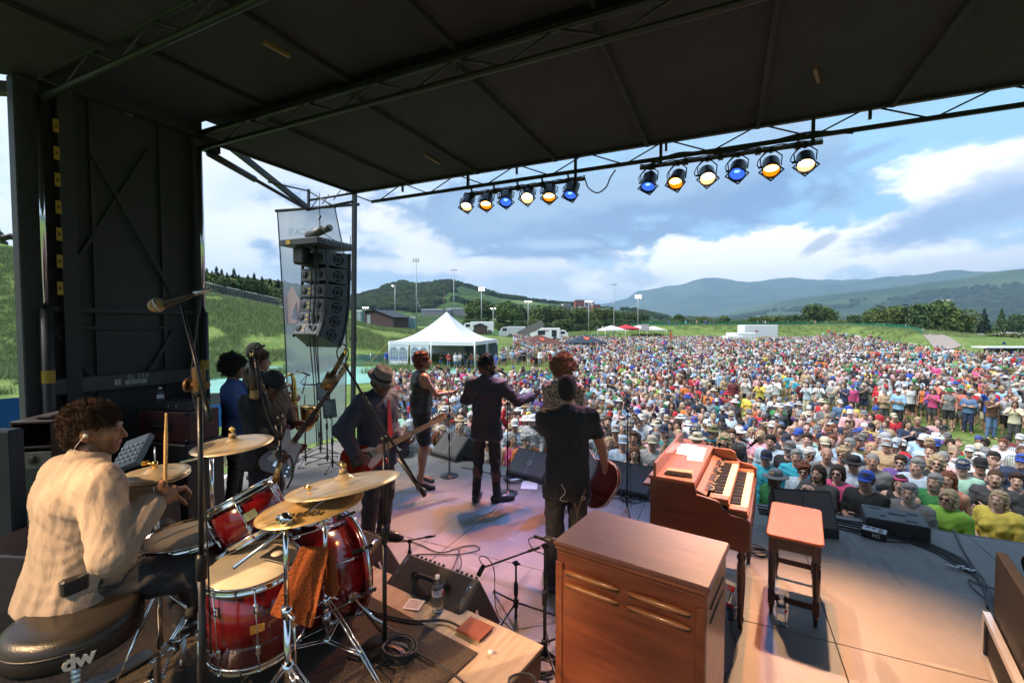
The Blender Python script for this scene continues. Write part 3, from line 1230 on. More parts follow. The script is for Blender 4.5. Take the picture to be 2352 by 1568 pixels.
def curls(parent,v,c,mt,n,ln,seed=1,wd=.0016):
 """short curling strands standing out of a hair surface"""
 rg_=np.random.RandomState(seed)
 idx=rg_.randint(0,len(v),n)
 vs,qs=[],[]
 for i in idx:
  p=v[i].copy()
  d=nrm(nrm(p-c)+rg_.normal(size=3)*.45)
  w=nrm(np.cross(d,rg_.normal(size=3)))*wd
  b=len(vs)
  for k in range(4):
   vs+=[p-w*(1-k*.2),p+w*(1-k*.2)]
   p=p+d*ln*rg_.uniform(.25,.5)
   d=nrm(d+rg_.normal(size=3)*.75)
  qs+=[(b+2*k,b+2*k+1,b+2*k+3,b+2*k+2)for k in range(3)]
 link(bpy.data.objects.new('hair_curls',np_mesh('hair_curls',[(np.array(vs),np.array(qs),0)],[mt])),parent)
def figure(F,P,label,skin,fem=False,bulk=1.0,res=.013,hres=.0065,hand_res=.006,hair=None,hairmat=None,top=None,topmat=None,legs=None,legmat=None,shoes=None,beard=None,topname='shirt',
 legname='trousers',group=None,cat='person',topres=None):
 parts,feat=body_parts(P,fem,bulk,res,hres,hand_res)
 e=bpy.data.objects.new('person',np_mesh('person',parts,[skin],feat))
 link(e)
 e.location=F.loc
 e.rotation_euler=(0,0,F.rz)
 e.scale=(F.scale,)*3
 tag(e,label,cat,group)
 if top is not None:
  v,q=shape(top_prims(P,fem,bulk,**top),topres or res)
  link(bpy.data.objects.new(topname,np_mesh(topname,[(v,q,0)],[topmat])),e)
 if legs is not None:
  v,q=shape(leg_prims(P,bulk,**legs),res)
  link(bpy.data.objects.new(legname,np_mesh(legname,[(v,q,0)],[legmat])),e)
 if shoes is not None:
  v,q=shape(shoe_prims(P),.011)
  link(bpy.data.objects.new('shoes',np_mesh('shoes',[(v,q,0)],[shoes])),e)
 if hair:
  v,q=shape(hair_prims(hair,P['head'],rotm(*P['hrot'])),.006)
  link(bpy.data.objects.new('hair',np_mesh('hair',[(v,q,0)],[hairmat])),e)
  if hair in ('taper','afro','pixie','fade','short'):
   curls(e,v,P['head'],hairmat,{'taper':7000,'afro':5000}.get(hair,2500),{'taper':.016,'afro':.03}.get(hair,.014))
 if beard:
  v,q=shape(beard_prims(P['head'],rotm(*P['hrot'])),.006)
  link(bpy.data.objects.new('beard',np_mesh('beard',[(v,q,0)],[beard])),e)
 return e
# terrain
KF=1.31
GN,GZ=-1.65,2.1-3.5*KF
def sstep(a,b,x):
 t=np.clip((x-a)/(b-a),0,1)
 return t*t*(3-2*t)
def gauss(x,c,w):
 return np.exp(-((x-c)/w)**2)
def wob(x,y,f,seed):
 rg=np.random.RandomState(seed)
 n=0
 for i in range(6):
  a=rg.uniform(0,6.28)
  k=f*1.8**i
  n=n+np.sin((x*math.cos(a)+y*math.sin(a))*k+rg.uniform(0,6.28)+np.sin((x*math.sin(a)-y*math.cos(a))*k*.7))/1.6**i
 return n
def height(x,y):
 """ground: level near the stage, falling gently to the field"""
 x,y=np.asarray(x,float),np.asarray(y,float)
 w=sstep(8,17,np.hypot(x,y))
 return (1-w)*GN+w*(2.1+KF*(land(x/KF,y/KF)-2.1))
def land(x,y):
 """ground height; azimuth a is measured from the camera's heading, to the right"""
 x=np.asarray(x,float)
 y=np.asarray(y,float)
 r=np.hypot(x,y)+1e-6
 a=np.degrees(np.arctan2(x,y))+25.3
 dep=r*np.cos(np.radians(np.clip(a,-75,75)))
 h=np.full(r.shape,-1.4)
 left=1-sstep(-30,-13,a)
 top=np.interp(a,[-75,-60,-48,-34,-27,-16,-5,5],[24,20,14,7.6,5.4,2.2,1.0,0])
 h=h+sstep(34,62,dep)*top
 spur=np.interp(a,[-60,-48,-34,-27,-18,-12],[14,12,5.4,6.2,3,0])*sstep(75,140,dep)
 h=h+spur+left*sstep(60,130,dep)*wob(x,y,.03,5)*.5
 ds=np.interp(a,[4,33,37,41,45,52],[92,92,76,56,44,38])
 mt=np.interp(a,[4,16,36,41,46,54],[0,3.2,3.2,2.5,1.6,1.0])
 h=h+mt*sstep(ds,ds+14,dep)-(mt+np.interp(a,[30,42,50],[-.6,3,4]))*sstep(ds+26,ds+60,dep)*sstep(2,10,a)
 h=h+(1-sstep(-8,6,a))*sstep(50,90,dep)*.8
 h=h+sstep(20,60,dep)*wob(x,y,.15,3)*.05
 P1=np.interp(a,[-60,-40,-24,-19.8,-16.3,-13.5,-11.7,-7.9,-5.2,-1.4,4,9.4,14.7,19.7,25],[50,60,38,41,60,77,75,88,73,54,45,33,24,5,0])
 hill=P1*sstep(420,900,r)*(1+.0*r)
 h=h+hill+sstep(420,800,r)*(P1/90)*wob(x,y,.012,9)*3.0*(1-sstep(1500,2600,r))
 h=h+gauss(a,17,8)*16*sstep(700,1300,r)
 R2=np.interp(a,[18,24,30,38,44,48,54,70],[0,60,165,235,285,335,390,420])
 h=h+R2*sstep(2300,4200,r)+sstep(2300,3600,r)*(R2/300)*wob(x,y,.0035,21)*16
 R3=np.interp(a,[-75,-40,5,11,14,15.5,17,20,23,27,33,40,60],[350,300,60,300,370,500,530,610,690,660,680,690,600])
 h=h+np.maximum(R3-R2,0)*sstep(5200,8400,r)+sstep(5200,7600,r)*(R3/500)*wob(x,y,.0016,31)*34
 return h
def hz(x,y):
 return float(height(np.array([x]),np.array([y]))[0])
def ground_at(px,py,r0=8,r1=400):
 """first point of the terrain on the ray through a picture point"""
 d=ray(px,py)
 t=np.geomspace(r0,r1,900)
 p=CO[None,:]+t[:,None]*d[None,:]
 g=height(p[:,0],p[:,1])
 i=np.argmax(p[:,2]<g)
 return Vc(p[i])
def at_depth(px,dep):
 """ground point in the column px at the given depth (in field units)"""
 d=ray(px,745)
 x,y=(CO+d*dep*KF)[:2]
 return Vc((x,y,hz(x,y)))
def ground_material():
 m=bpy.data.materials.new('meadow')
 m.use_nodes=True
 nt=m.node_tree
 N,L=nt.nodes,nt.links
 b=N['Principled BSDF']
 b.inputs['Roughness'].default_value=.95
 b.inputs['Specular IOR Level'].default_value=.1
 geo=N.new('ShaderNodeNewGeometry')
 cam_d=N.new('ShaderNodeVectorMath')
 cam_d.operation='LENGTH'
 L.new(geo.outputs['Position'],cam_d.inputs[0])
 dist=cam_d.outputs['Value']
 def noise(scale,det=6,rough=.6,dist_=0):
  n=N.new('ShaderNodeTexNoise')
  n.inputs['Scale'].default_value=scale
  n.inputs['Detail'].default_value=det
  n.inputs['Roughness'].default_value=rough
  n.inputs['Distortion'].default_value=dist_
  L.new(geo.outputs['Position'],n.inputs['Vector'])
  return n.outputs[0]
 def mr(v,a,c,lo=0,hi=1):
  n=N.new('ShaderNodeMapRange')
  n.interpolation_type='SMOOTHSTEP'
  L.new(v,n.inputs[0])
  n.inputs[1].default_value=a
  n.inputs[2].default_value=c
  n.inputs[3].default_value=lo
  n.inputs[4].default_value=hi
  return n.outputs[0]
 def mix(f,a,c):
  n=N.new('ShaderNodeMix')
  n.data_type='RGBA'
  L.new(f,n.inputs[0])
  for i,v in ((6,a),(7,c)):
   if isinstance(v,tuple):
    n.inputs[i].default_value=(*v,1)
   else:
    L.new(v,n.inputs[i])
  return n.outputs[2]
 near=mix(mr(noise(.35,8),.35,.65),(.12,.18,.045),(.20,.26,.08))
 near=mix(mr(noise(3.0,6),.4,.7),near,(.07,.125,.03))
 near=mix(mr(noise(.09,5,.7),.60,.74),near,(.24,.22,.11))
 far=mix(mr(noise(.012,9,.7),.38,.62),(.022,.05,.014),(.075,.12,.03))
 far=mix(mr(noise(.055,7,.75),.42,.62),far,(.015,.036,.012))
 far=mix(mr(noise(.004,5,.6),.56,.66),far,(.12,.17,.05))
 vfar=mix(mr(noise(.0016,9,.7),.4,.62),(.02,.045,.02),(.06,.09,.035))
 c=mix(mr(dist,230,420),near,far)
 c=mix(mr(dist,2200,4200),c,vfar)
 L.new(c,b.inputs['Base Color'])
 bp=N.new('ShaderNodeBump')
 bp.inputs['Strength'].default_value=.6
 bp.inputs['Distance'].default_value=.25
 L.new(noise(5.0,4),bp.inputs['Height'])
 L.new(bp.outputs[0],b.inputs['Normal'])
 return m
def make_ground():
 az=np.radians(np.concatenate([np.linspace(-180,-62,40),np.linspace(-60,60,330),np.linspace(62,180,40)]))
 rr=np.concatenate([[.0],np.geomspace(3,60,70),np.geomspace(61.5,400,90),np.geomspace(408,2000,70),np.geomspace(2050,12400,60)])
 A,Rr=np.meshgrid(az,rr,indexing='ij')
 wa=A-YAW
 x,y=Rr*np.sin(wa),Rr*np.cos(wa)
 z=height(x,y)
 z=np.where(Rr<2.9,GN,z)
 v=np.stack([x,y,z],-1).reshape(-1,3)
 n,m=A.shape
 i,j=np.meshgrid(np.arange(n-1),np.arange(m-1),indexing='ij')
 q=np.stack([i*m+j,i*m+j+1,(i+1)*m+j+1,(i+1)*m+j],-1).reshape(-1,4)[:,::-1]
 me=np_mesh('ground',[(v,q,0)],[ground_material()])
 o=link(bpy.data.objects.new('ground',me))
 tag(o,'green meadow and grassy bank running out to hills and mountains',kind='structure')
 return o
make_ground()
# stage deck
deck_mat=mat('stage_deck',(.165,.150,.136),.62,var=.22,vscale=2.2,rvar=.14,bump=.15,bscale=90,col2=(.22,.20,.185))
scuff_mat=mat('stage_seam',(.012,.012,.012),.8)
N,L=deck_mat.node_tree.nodes,deck_mat.node_tree.links
b=N['Principled BSDF']
src=b.inputs['Base Color'].links[0].from_socket
for (sc_,lo_,hi_,amt,st_)in ((1.1,.5,.75,.35,(1,1,1)),(5,.60,.66,.45,(1,.16,1)),(7,.62,.68,.4,(.14,1,1)),(38,.64,.72,.5,(1,1,1))):
 tc=N.new('ShaderNodeNewGeometry')
 mp=N.new('ShaderNodeMapping')
 mp.inputs['Scale'].default_value=st_
 mp.inputs['Rotation'].default_value=(0,0,sc_)
 L.new(tc.outputs['Position'],mp.inputs[0])
 nz=N.new('ShaderNodeTexNoise')
 nz.inputs['Scale'].default_value=sc_
 nz.inputs['Detail'].default_value=6
 L.new(mp.outputs[0],nz.inputs['Vector'])
 mr_=N.new('ShaderNodeMapRange')
 mr_.inputs[1].default_value,mr_.inputs[2].default_value,mr_.inputs[4].default_value=lo_,hi_,amt
 L.new(nz.outputs[0],mr_.inputs[0])
 mx=N.new('ShaderNodeMix')
 mx.data_type='RGBA'
 L.new(mr_.outputs[0],mx.inputs[0])
 L.new(src,mx.inputs[6])
 mx.inputs[7].default_value=(.055,.05,.047,1)if sc_ not in (7,)else (.34,.32,.30,1)
 src=mx.outputs[2]
L.new(src,b.inputs['Base Color'])
stage=empty('stage_floor',(0,0,0))
tag(stage,'dark grey stage deck of butted panels',kind='structure')
mb=MB()
mb.box((.6,1.9,-.09),(14.0,8.2,.16))
mb.build('deck_base',scuff_mat,stage)
panel=None
PW,PL=1.52,2.42
k=0
for iy in range(-1,3):
 for ix in range(-5,5):
  x0,x1=ix*PW+.68,(ix+1)*PW+.68
  y0,y1=5.98-(3-iy-.0)*PL+PL,5.98-(3-iy)*PL+2*PL
  y0=5.98-(2-iy+1)*PL
  y1=y0+PL
  x0c,x1c=max(x0,-6.35),min(x1,7.5)
  if x1c-x0c<.1 or y1<-2.2:
   continue
  b=MB().box((0,0,0),(x1c-x0c-.006,y1-y0-.006,.02),bev=.002)
  b.build('deck_panel',deck_mat,stage,loc=((x0c+x1c)/2,(y0+y1)/2,-.0105+.0004*((ix*7+iy*3)%4)))
mb=MB()
mb.box((.6,5.995,-.11),(14.0,.03,.22))
mb.build('fascia',bkp,stage)
mb=MB()
for ix in range(-4,6):
 mb.beam((ix*1.5,5.6,GN),(ix*1.5,5.6,-.17),.09,.09)
pieces(mb,'deck_leg',bkm,stage)
# stage roof, wall and trusses
roof_mat=mat('roof_lining',(.030,.030,.034),.9,var=.25,vscale=1.6)
trm=mat('truss_black',(.020,.020,.022),.45,var=.2,vscale=9)
RZ=4.37
roof=empty('stage_roof',(0,0,0),label='black roof over the stage with ribs and lattice trusses underneath',cat='stage roof')
pn=0
for i in range(12):
 x0,x1=-5.82+i*1.22,-5.82+(i+1)*1.22
 b=MB().box((0,0,0),(x1-x0-.004,2.585,.05),bev=.004)
 b.build('roof_panel',roof_mat,roof,loc=((x0+x1)/2,4.70,RZ+.03))
 b=MB().box((0,0,0),(x1-x0-.004,1.40,.05),bev=.004)
 b.build('roof_panel',roof_mat,roof,loc=((x0+x1)/2,2.71,RZ+.16))
 b=MB().box((0,0,0),(x1-x0-.004,6.0,.05),bev=.004)
 b.build('roof_panel',roof_mat,roof,loc=((x0+x1)/2,-1.0,RZ+.03))
 if i:
  for (y0,y1,zz)in ((3.47,5.97,RZ-.03),(2.06,3.40,RZ+.10),(-4,2.0,RZ-.03)):
   r=MB().box((0,0,0),(.04,y1-y0,.035))
   r.build('rib',roof_mat,roof,loc=(x0,(y0+y1)/2,zz))
MB().box((1.5,.95,RZ+.24),(14.66,10.1,.03)).build('outer_skin',roof_mat,roof)
fluo=mat('tube_casing',(.20,.11,.04),.5)
for p,q in (((605,97),(665,130)),((975,355),(1010,375)),((1872,158),(1880,188))):
 a,c=G(*p,RZ-.01),G(*q,RZ-.01)
 MB().beam(a,c,.03,.03).build('batten_cap',fluo,roof)
def truss(p0,p1,drop,name,r=.022,step=.55,parent=None,double=False,rd=.011):
 p0,p1=Vc(p0),Vc(p1)
 L=(p1-p0).length
 n=max(2,int(L/step))
 z=Vc((0,0,-drop))
 m=MB()
 m.tube([p0,p1],r,8)
 m.tube([p0+z,p1+z],r,8)
 for i in range(n):
  a=p0+(p1-p0)*(i/n)
  c=p0+(p1-p0)*((i+.5)/n)
  e=p0+(p1-p0)*((i+1)/n)
  m.cyl(a,c+z,rd,n=6)
  m.cyl(c+z,e,rd,n=6)
 return m.build(name,trm,parent)
truss((-5.8,3.42,RZ+.02),(8.8,3.42,RZ+.02),.18,'truss',r=.026,step=.9,parent=roof)
truss((-5.8,2.02,RZ+.02),(8.8,2.02,RZ+.02),.20,'truss',r=.028,step=.9,parent=roof)
m=MB()
m.box((1.5,5.98,RZ),(14.62,.05,.06))
m.build('front_beam',trm,roof)
m=MB()
zb=RZ-.205
for (x0,x1)in ((-5.45,8.8),):
 m.beam((x0,6.0,zb),(x1,6.0,zb),.034,.045)
m.beam((-5.45,6.0,zb+.0),(-5.78,6.0,RZ-.07),.02,.02)
x=-5.3
k=0
while x<8.6:
 m.cyl((x,6.0,zb),(x+.42,6.0,RZ-.02),.009,n=6)
 m.cyl((x+.58,6.0,RZ-.02),(x+1.0,6.0,zb),.009,n=6)
 if k%2==0:
  m.beam((x+.5,6.0,RZ),(x+.5,6.0,RZ-.12),.028,.028)
 k+=1
 x+=1.02
m.build('truss',trm,roof)
for xx in (-3.55,.35):
 pass
for (px,py,qx,qy)in ((1075,398,1074,432),(1322,395,1322,425),(1518,350,1520,375),(1868,285,1866,330)):
 a,c=YP(px,py,6.0),YP(qx,qy,6.0)
 MB().beam((a.x,6.0,RZ-.03),(a.x,6.0,min(a.z,c.z)-.02),.035,.035).build('hanger',trm,roof)
MB().beam((-5.82,3.45,RZ+.0),(-5.82,5.98,RZ+.0),.03,.07).build('side_edge',trm,roof)
MB().prism([(-5.82,2.05),(-6.6,1.2),(-7.5,-2),(-5.82,-2)],.05,Mx_.Translation((0,0,RZ+.03))).build('side_flap',roof_mat,roof)
leg=MB()
leg.beam((-5.83,6.0,RZ+.02),(-5.92,5.93,GN),.062,.062)
lo=leg.build('corner_leg',trm)
tag(lo,'slim black corner leg holding up the front of the stage roof','post')
m=MB()
for zz in (3.55,2.95):
 a=Vc((-5.84,5.99,zz))
 m.tube([a+Vc((-.03,0,.08)),a+Vc((-.09,0,.08)),a+Vc((-.09,0,-.08)),a+Vc((-.03,0,-.08))],.006,5)
pieces(m,'handle',trm,lo)
MB().box((-5.87,5.965,1.85),(.09,.09,.07)).build('collar',trm,lo)
AP=XP(707,482,-6.6)
brace=empty('roof_brace',(0,0,0),label='triangular black brace frame reaching out from the left roof corner above the speakers',cat='brace frame')
c0=Vc((-5.83,5.98,RZ))
c1=XP(497,312,-5.86)
c2=XP(480,352,-5.86)
m=MB()
m.beam(c1,AP+Vc((0,0,.03)),.06,.075)
m.build('strut',trm,brace)
m=MB()
mid=c2+(AP-c2)*.38
m.tube([c2,mid],.045,10)
m.tube([mid,AP],.026,10)
m.build('ram',trm,brace)
m=MB()
m.tube([AP,c0+Vc((0,0,-.16))],.022,8)
m.tube([AP+Vc((.0,0,.16)),c0+Vc((0,0,-.02))],.02,8)
for i in range(4):
 t=i/4+.06
 a=AP+(c0-AP)*t
 c=AP+(c0-AP)*(t+.16)
 m.cyl(a+Vc((0,0,.0)),c+Vc((0,0,.12)),.008,n=5)
m.build('outrigger',trm,brace)
up=c0+(Vc((-5.83,3.45,RZ))-c0)*.34
m=MB()
m.beam(AP+Vc((.02,0,.05)),Vc((AP.x+.03,AP.y,RZ+.06)),.035,.035)
m.tube([Vc((AP.x+.03,AP.y,RZ+.03)),XP(617,418,-5.86)],.014,6)
m.tube([Vc((AP.x+.03,AP.y,RZ+.03)),Vc((-5.86,5.6,RZ-.35))],.012,6)
m.build('cross_tie',trm,brace)
m=MB()
a=XP(462,330,-5.9)
m.box((a.x,a.y+.05,a.z),(.12,.30,.14))
for s in (0,.07):
 m.cyl((a.x,a.y-.02+s,a.z),(a.x,a.y-.1+s,RZ+.1),.012,n=6)
m.build('knuckle',trm,brace)
wallm=mat('end_wall_paint',(.028,.029,.034),.65,var=.18,vscale=2.5,rvar=.1)
wall=empty('end_wall',(0,0,0),label='tall dark end wall of the mobile stage with bracing and yellow stickers',cat='stage wall')
WX=-5.9
MB().box((WX-.03,2.71,2.2),(.05,1.36,4.8)).box((WX+.03,2.71,4.52),(.16,1.5,.30)).build('skin',wallm,wall)
m=MB()
for y in (2.42,3.05):
 m.box((WX+.015,y,2.45),(.03,.035,3.9))
m.build('stiffener',wallm,wall)
m=MB()
m.beam(XP(150,640,WX+.02),XP(345,340,WX+.02),.02,.03)
m.beam(XP(205,340,WX+.04),XP(405,690,WX+.04),.02,.03)
m.beam(XP(125,760,WX+.03),XP(220,870,WX+.03),.02,.04)
m.beam(XP(400,760,WX+.03),XP(340,860,WX+.03),.02,.04)
m.build('cross_brace',wallm,wall)
m=MB()
zr=XP(280,714,WX).z
m.box((WX+.03,2.71,zr),(.05,1.36,.05))
m.box((WX+.02,2.71,zr-.18),(.03,1.36,.03))
m.build('mid_rail',wallm,wall)
rail_m=mat('rail_grey',(.055,.058,.062),.5,var=.15,vscale=6)
zl=XP(318,872,WX+.09).z
MB().box((WX+.045,2.71,zl),(.08,1.36,.16),bev=.01).build('lower_beam',rail_m,wall)
yel=mat('yellow_sticker',(.42,.25,.02),.5,var=.15,vscale=40)
ydk=mat('sticker_print',(.12,.07,.01),.6)
for i,(px,py)in enumerate(((128,289),(130,352),(132,413),(134,476),(136,538),(137,600),(138,662))):
 p=XP(px,py,WX+.09)
 s=MB().box((0,0,0),(.004,.042,.125)).build('sticker',yel,wall,loc=(WX+.092,p.y,p.z))
 MB().box((0,0,0),(.002,.022,.03)).build('sticker_print',ydk,s,loc=(.003,0,0))
MB().box((WX+.045,2.20,2.5),(.085,.12,4.2)).build('sticker_plate',wallm,wall)
pl=MB().box((0,0,0),(.006,.16,.11)).build('placard',mat('placard',(.25,.17,.14),.6,var=.4,vscale=30),wall,loc=tuple(XP(288,248,WX+.02)))
pl.rotation_euler=(R(-18),0,0)
for (yy,nm)in ((1.93,'column'),(3.42,'column')):
 c=MB().box((WX+.02,yy,1.48),(.14,.11 if yy>3 else .17,5.75),bev=.01).build(nm,wallm,wall)
 rx=WX+.14
 ry=XP(105 if yy<3 else 467,700,rx).y
 MB().cyl((rx,ry,2.1),(rx,ry,RZ-.15),.023,n=14).build('lift_ram',chrome,wall)
 MB().cyl((rx,ry,-.1),(rx,ry,2.25),.048,n=16).build('ram_sleeve',bkp,wall)
 MB().cyl((rx,ry,1.55),(rx,ry,1.67),.0492,n=16,cap=False).build('ram_sticker',yel,wall)
MB().beam(XP(50,206,WX-.05),XP(-60,200,WX-.35),.10,.10).build('outer_arm',wallm,wall)
m=MB()
m.beam((WX-.02,1.86,1.0),(WX-.30,1.72,1.0),.03,.09)
m.cyl((WX-.30,1.67,1.0),(WX-.30,1.77,1.0),.055,n=12)
m.build('lug',bkm,wall)
m=MB()
a=XP(38,545,WX-.3)
m.tube([XP(0,548,WX-.35),XP(25,543,WX-.3),XP(40,552,WX-.28),XP(48,700,WX-.2)],.03,8)
m.build('outer_linkage',bkp,wall)
def text_obj(s,name,size,M,material,parent=None,ext=.0006,mirror=False,align='CENTER',bold=.0,spacing=1.0):
 cu=bpy.data.curves.new(name,'FONT')
 cu.body=s
 cu.size=size
 cu.extrude=ext
 cu.offset=bold
 cu.align_x=align
 cu.align_y='CENTER'
 cu.space_character=spacing
 cu.resolution_u=2
 tmp=bpy.data.objects.new(name,cu)
 COL.objects.link(tmp)
 dg=bpy.context.evaluated_depsgraph_get()
 me=bpy.data.meshes.new_from_object(tmp.evaluated_get(dg))
 bpy.data.objects.remove(tmp)
 me.materials.clear()
 me.materials.append(material)
 o=bpy.data.objects.new(name,me)
 link(o,parent)
 o.matrix_local=M
 return o
def basis(o,x,y,z):
 m=Mx_((Vc(x).normalized(),Vc(y).normalized(),Vc(z).normalized())).transposed().to_4x4()
 m.translation=Vc(o)
 return m
ink=mat('sticker_white',(.42,.42,.40),.6)
p=XP(318,868,WX+.09)
text_obj('SL 250','beam_lettering',.062,basis((WX+.0865,p.y,zl+.04),(0,1,0),(0,0,1),(1,0,0)),ink,wall,spacing=1.2)
s=MB().box((0,0,0),(.003,.20,.045)).build('beam_sticker',ink,wall,loc=(WX+.087,p.y-.02,zl-.015))
m=MB()
for i in range(3):
 m.box((.0018,0,.012-i*.012),(.001,.17-.02*i,.004))
m.build('sticker_print',ydk,s)
for i in range(2):
 MB().box((0,0,0),(.003,.022,.06)).build('beam_sticker',ink,wall,loc=(WX+.087,p.y-.17-i*.03,zl-.005))
# instruments and stage gear
cherry=mat('cherry_lacquer',(.16,.006,.008),.18,coat=.8,var=.35,vscale=4)
head_skin=mat('drum_head',(.62,.54,.40),.55,var=.10,vscale=6,bump=.05,bscale=300)
cymbal_m=mat('cymbal_bronze',(.70,.48,.20),.36,metal=.6,rvar=.12,vscale=14,var=.12)
bronze2=mat('cymbal_pale',(.66,.54,.36),.36,metal=.6,rvar=.12,vscale=14,var=.12)
walnut_t=wood('walnut_top',(.10,.032,.024),(.22,.078,.055),.5,2.6,axis=0,coat=.12)
walnut_b=wood('walnut_back',(.085,.020,.010),(.26,.070,.026),.42,1.8,axis=0,coat=.3)
ogw=wood('organ_wood',(.055,.015,.008),(.13,.038,.018),.34,2.4,axis=0,coat=.3)
ogt=wood('organ_lid',(.22,.065,.022),(.38,.14,.05),.3,2.0,axis=1,coat=.35)
bench_w=wood('bench_top',(.26,.065,.022),(.38,.115,.04),.28,2.0,axis=1,coat=.4)
dkw=wood('dark_leg',(.020,.007,.005),(.045,.014,.009),.3,2.2,axis=2,coat=.35)
ply=wood('riser_plywood',(.33,.24,.14),(.52,.42,.28),.7,3.0,axis=1,coat=0)
pale_wood=mat('pale_wood',(.62,.40,.16),.45,var=.15,vscale=20)
cream=mat('cream_panel',(.46,.42,.33),.6,var=.12,vscale=12)
amp_brown=wood('amp_brown',(.05,.022,.014),(.10,.045,.028),.5,2.2,axis=1,coat=.05)
oxblood=mat('oxblood_tolex',(.075,.018,.015),.5,var=.2,vscale=60,bump=.3,bscale=300)
carpet=mat('carpet',(.085,.062,.040),.95,var=.4,vscale=90,bump=.9,bscale=260)
skin_d=mat('skin_dark',(.11,.048,.028),.48,featskin=True,var=.1,vscale=12)
skin_m=mat('skin_brown',(.22,.105,.06),.5,featskin=True,var=.08,vscale=12)
skin_l=mat('skin_light',(.44,.24,.16),.5,featskin=True,var=.08,vscale=12)
skin_t=mat('skin_tan',(.34,.17,.10),.5,featskin=True,var=.08,vscale=12)
led=mat('screen',(.02,.02,.02),.1,emis=(.5,.8,.9),estr=.5)
red_cap=mat('label_red',(.55,.03,.03),.5)
label_w=mat('bottle_label',(.6,.6,.62),.5,var=.4,vscale=40)
rz10=R(-9.5)
RC=Vc((-.85,2.2,.4))
ru=Vc((-math.cos(rz10),-math.sin(rz10),0))
rv=Vc((math.sin(rz10)*-1,math.cos(rz10),0))*-1
riser=empty('drum_riser',(0,0,0),label='worn plywood drum riser with a brown carpet laid on it',cat='riser')
c=RC+ru*1.35+rv*1.25
for i in range(2):
 cc=RC+ru*(.68+1.36*i)+rv*1.25
 b=MB().box((0,0,0),(1.352,2.5,.02),bev=.002).build('plywood_panel',ply,riser,loc=(cc.x,cc.y,.389),rot=(0,0,rz10))
m=MB().box((0,0,0),(2.68,2.46,.14))
m.build('frame',wood('riser_edge',(.12,.07,.035),(.25,.16,.09),.7,3,axis=0,coat=0),riser,loc=(c.x,c.y,.305),rot=(0,0,rz10))
m=MB()
for i in range(4):
 for j in range(2):
  pp=RC+ru*(.12+i*.8)+rv*(.1+j*2.2)
  m.beam((pp.x,pp.y,0),(pp.x,pp.y,.24),.05,.05)
pieces(m,'riser_leg',steel,riser)
cc=RC+ru*1.60+rv*1.50
co=MB().box((0,0,0),(2.5,2.4,.008),bev=.002).build('carpet',carpet,None,loc=(RC+ru*1.50+rv*1.45+Vc((0,0,.0055)))[:],rot=(0,0,rz10))
tag(co,'brown speckled carpet covering most of the plywood drum riser','carpet')
def riser_pt(px,py,z=.41):
 return G(px,py,z)
 # drums
def drum_lugs(e,c,ax,r,h,n,a0=0):
 x,y,z,L=frame((0,0,0),ax)
 for i in range(n):
  a=2*PI*i/n+a0
  d=x*math.cos(a)+y*math.sin(a)
  mb=MB()
  for s in (-1,1):
   p=c+z*(s*h*.26)
   mb.lathe([(0,-.024),(.009,-.02),(.011,-.01),(.008,0),(.011,.01),(.009,.02),(0,.024)],p+d*(r+.007),z,n=8)
  mb.cyl(c+d*(r+.014)-z*h*.5,c+d*(r+.014)+z*h*.5,.003,n=5)
  for s in (-1,1):
   mb.cyl(c+d*(r+.014)+z*(s*h*.5+.0),c+d*(r+.014)+z*(s*(h*.5+.016)),.006,n=6)
  mb.build('lug',chrome,e)
def drum(name,label,c,ax,r,h,n=8,badge=None,a0=.0,shell=None,headm=None,hoopm=None,cat='drum'):
 c=Vc(c)
 ax=Vc(ax).normalized()
 e=empty(name,(0,0,0),label=label,cat=cat)
 MB().lathe([(r-.004,-h/2),(r,-h/2),(r,h/2),(r-.004,h/2)],c,ax,n=48).build('shell',shell or cherry,e)
 for s in (1,-1):
  hp=[(0,.004),(r*.5,.004),(r*.97,.003),(r*.985,-.002)]
  MB().lathe([(q,s*(h/2+z))for q,z in hp],c,ax,n=48).build('drum_head',headm or head_skin,e)
  MB().lathe([(r+.001,s*(h/2-.018)),(r+.014,s*(h/2-.018)),(r+.011,s*(h/2-.010)),(r+.006,s*(h/2-.002)),(r+.006,s*(h/2+.010)),(r+.010,s*(h/2+.014)),(r+.004,s*(h/2+.015)),(r-.003,
   s*(h/2+.012)),(r-.003,s*(h/2+.002))],c,ax,n=48).build('hoop',hoopm or chrome,e)
 drum_lugs(e,c,ax,r,h,n,a0)
 if badge is not None:
  x,y,z,L=frame((0,0,0),ax)
  d=Vc(badge)
  d=(d-z*d.dot(z)).normalized()
  t=z.cross(d)
  bm_=basis(c+d*(r+.002),t,z,d)
  b=MB().box((0,0,0),(.055,.04,.003),bev=.001).build('badge',brass,e)
  b.matrix_local=bm_
  m=MB()
  for i in range(3):
   m.box((0,.011-i*.010,.002),(.036-.008*i,.002,.001))
  m.build('badge_print',ydk,b)
 return e
tocam=Vc((0,0,CAM_Z))
floor_c=DP(585,1332,2.10)
FT=Vc((floor_c.x,floor_c.y,1.01-.19))
drum('floor_tom','large red lacquered floor tom beside the orange towel',FT,(.03,-.06,1),.195,.36,8,badge=tocam-FT+Vc((.05,0,0)),a0=.2)
ft=bpy.data.objects['floor_tom']
m=MB()
for a in (-60,60,180):
 d=Vc((math.cos(R(a)-.9),math.sin(R(a)-.9),0))
 m.cyl(FT+d*.215+Vc((0,0,.05)),FT+d*.23+Vc((0,0,-.42)),.006,n=8)
 m.box(FT+d*.208+Vc((0,0,-.05)),(.035,.035,.05))
pieces(m,'leg',chrome,ft)
p=FT+Vc((.09,.08,.203))
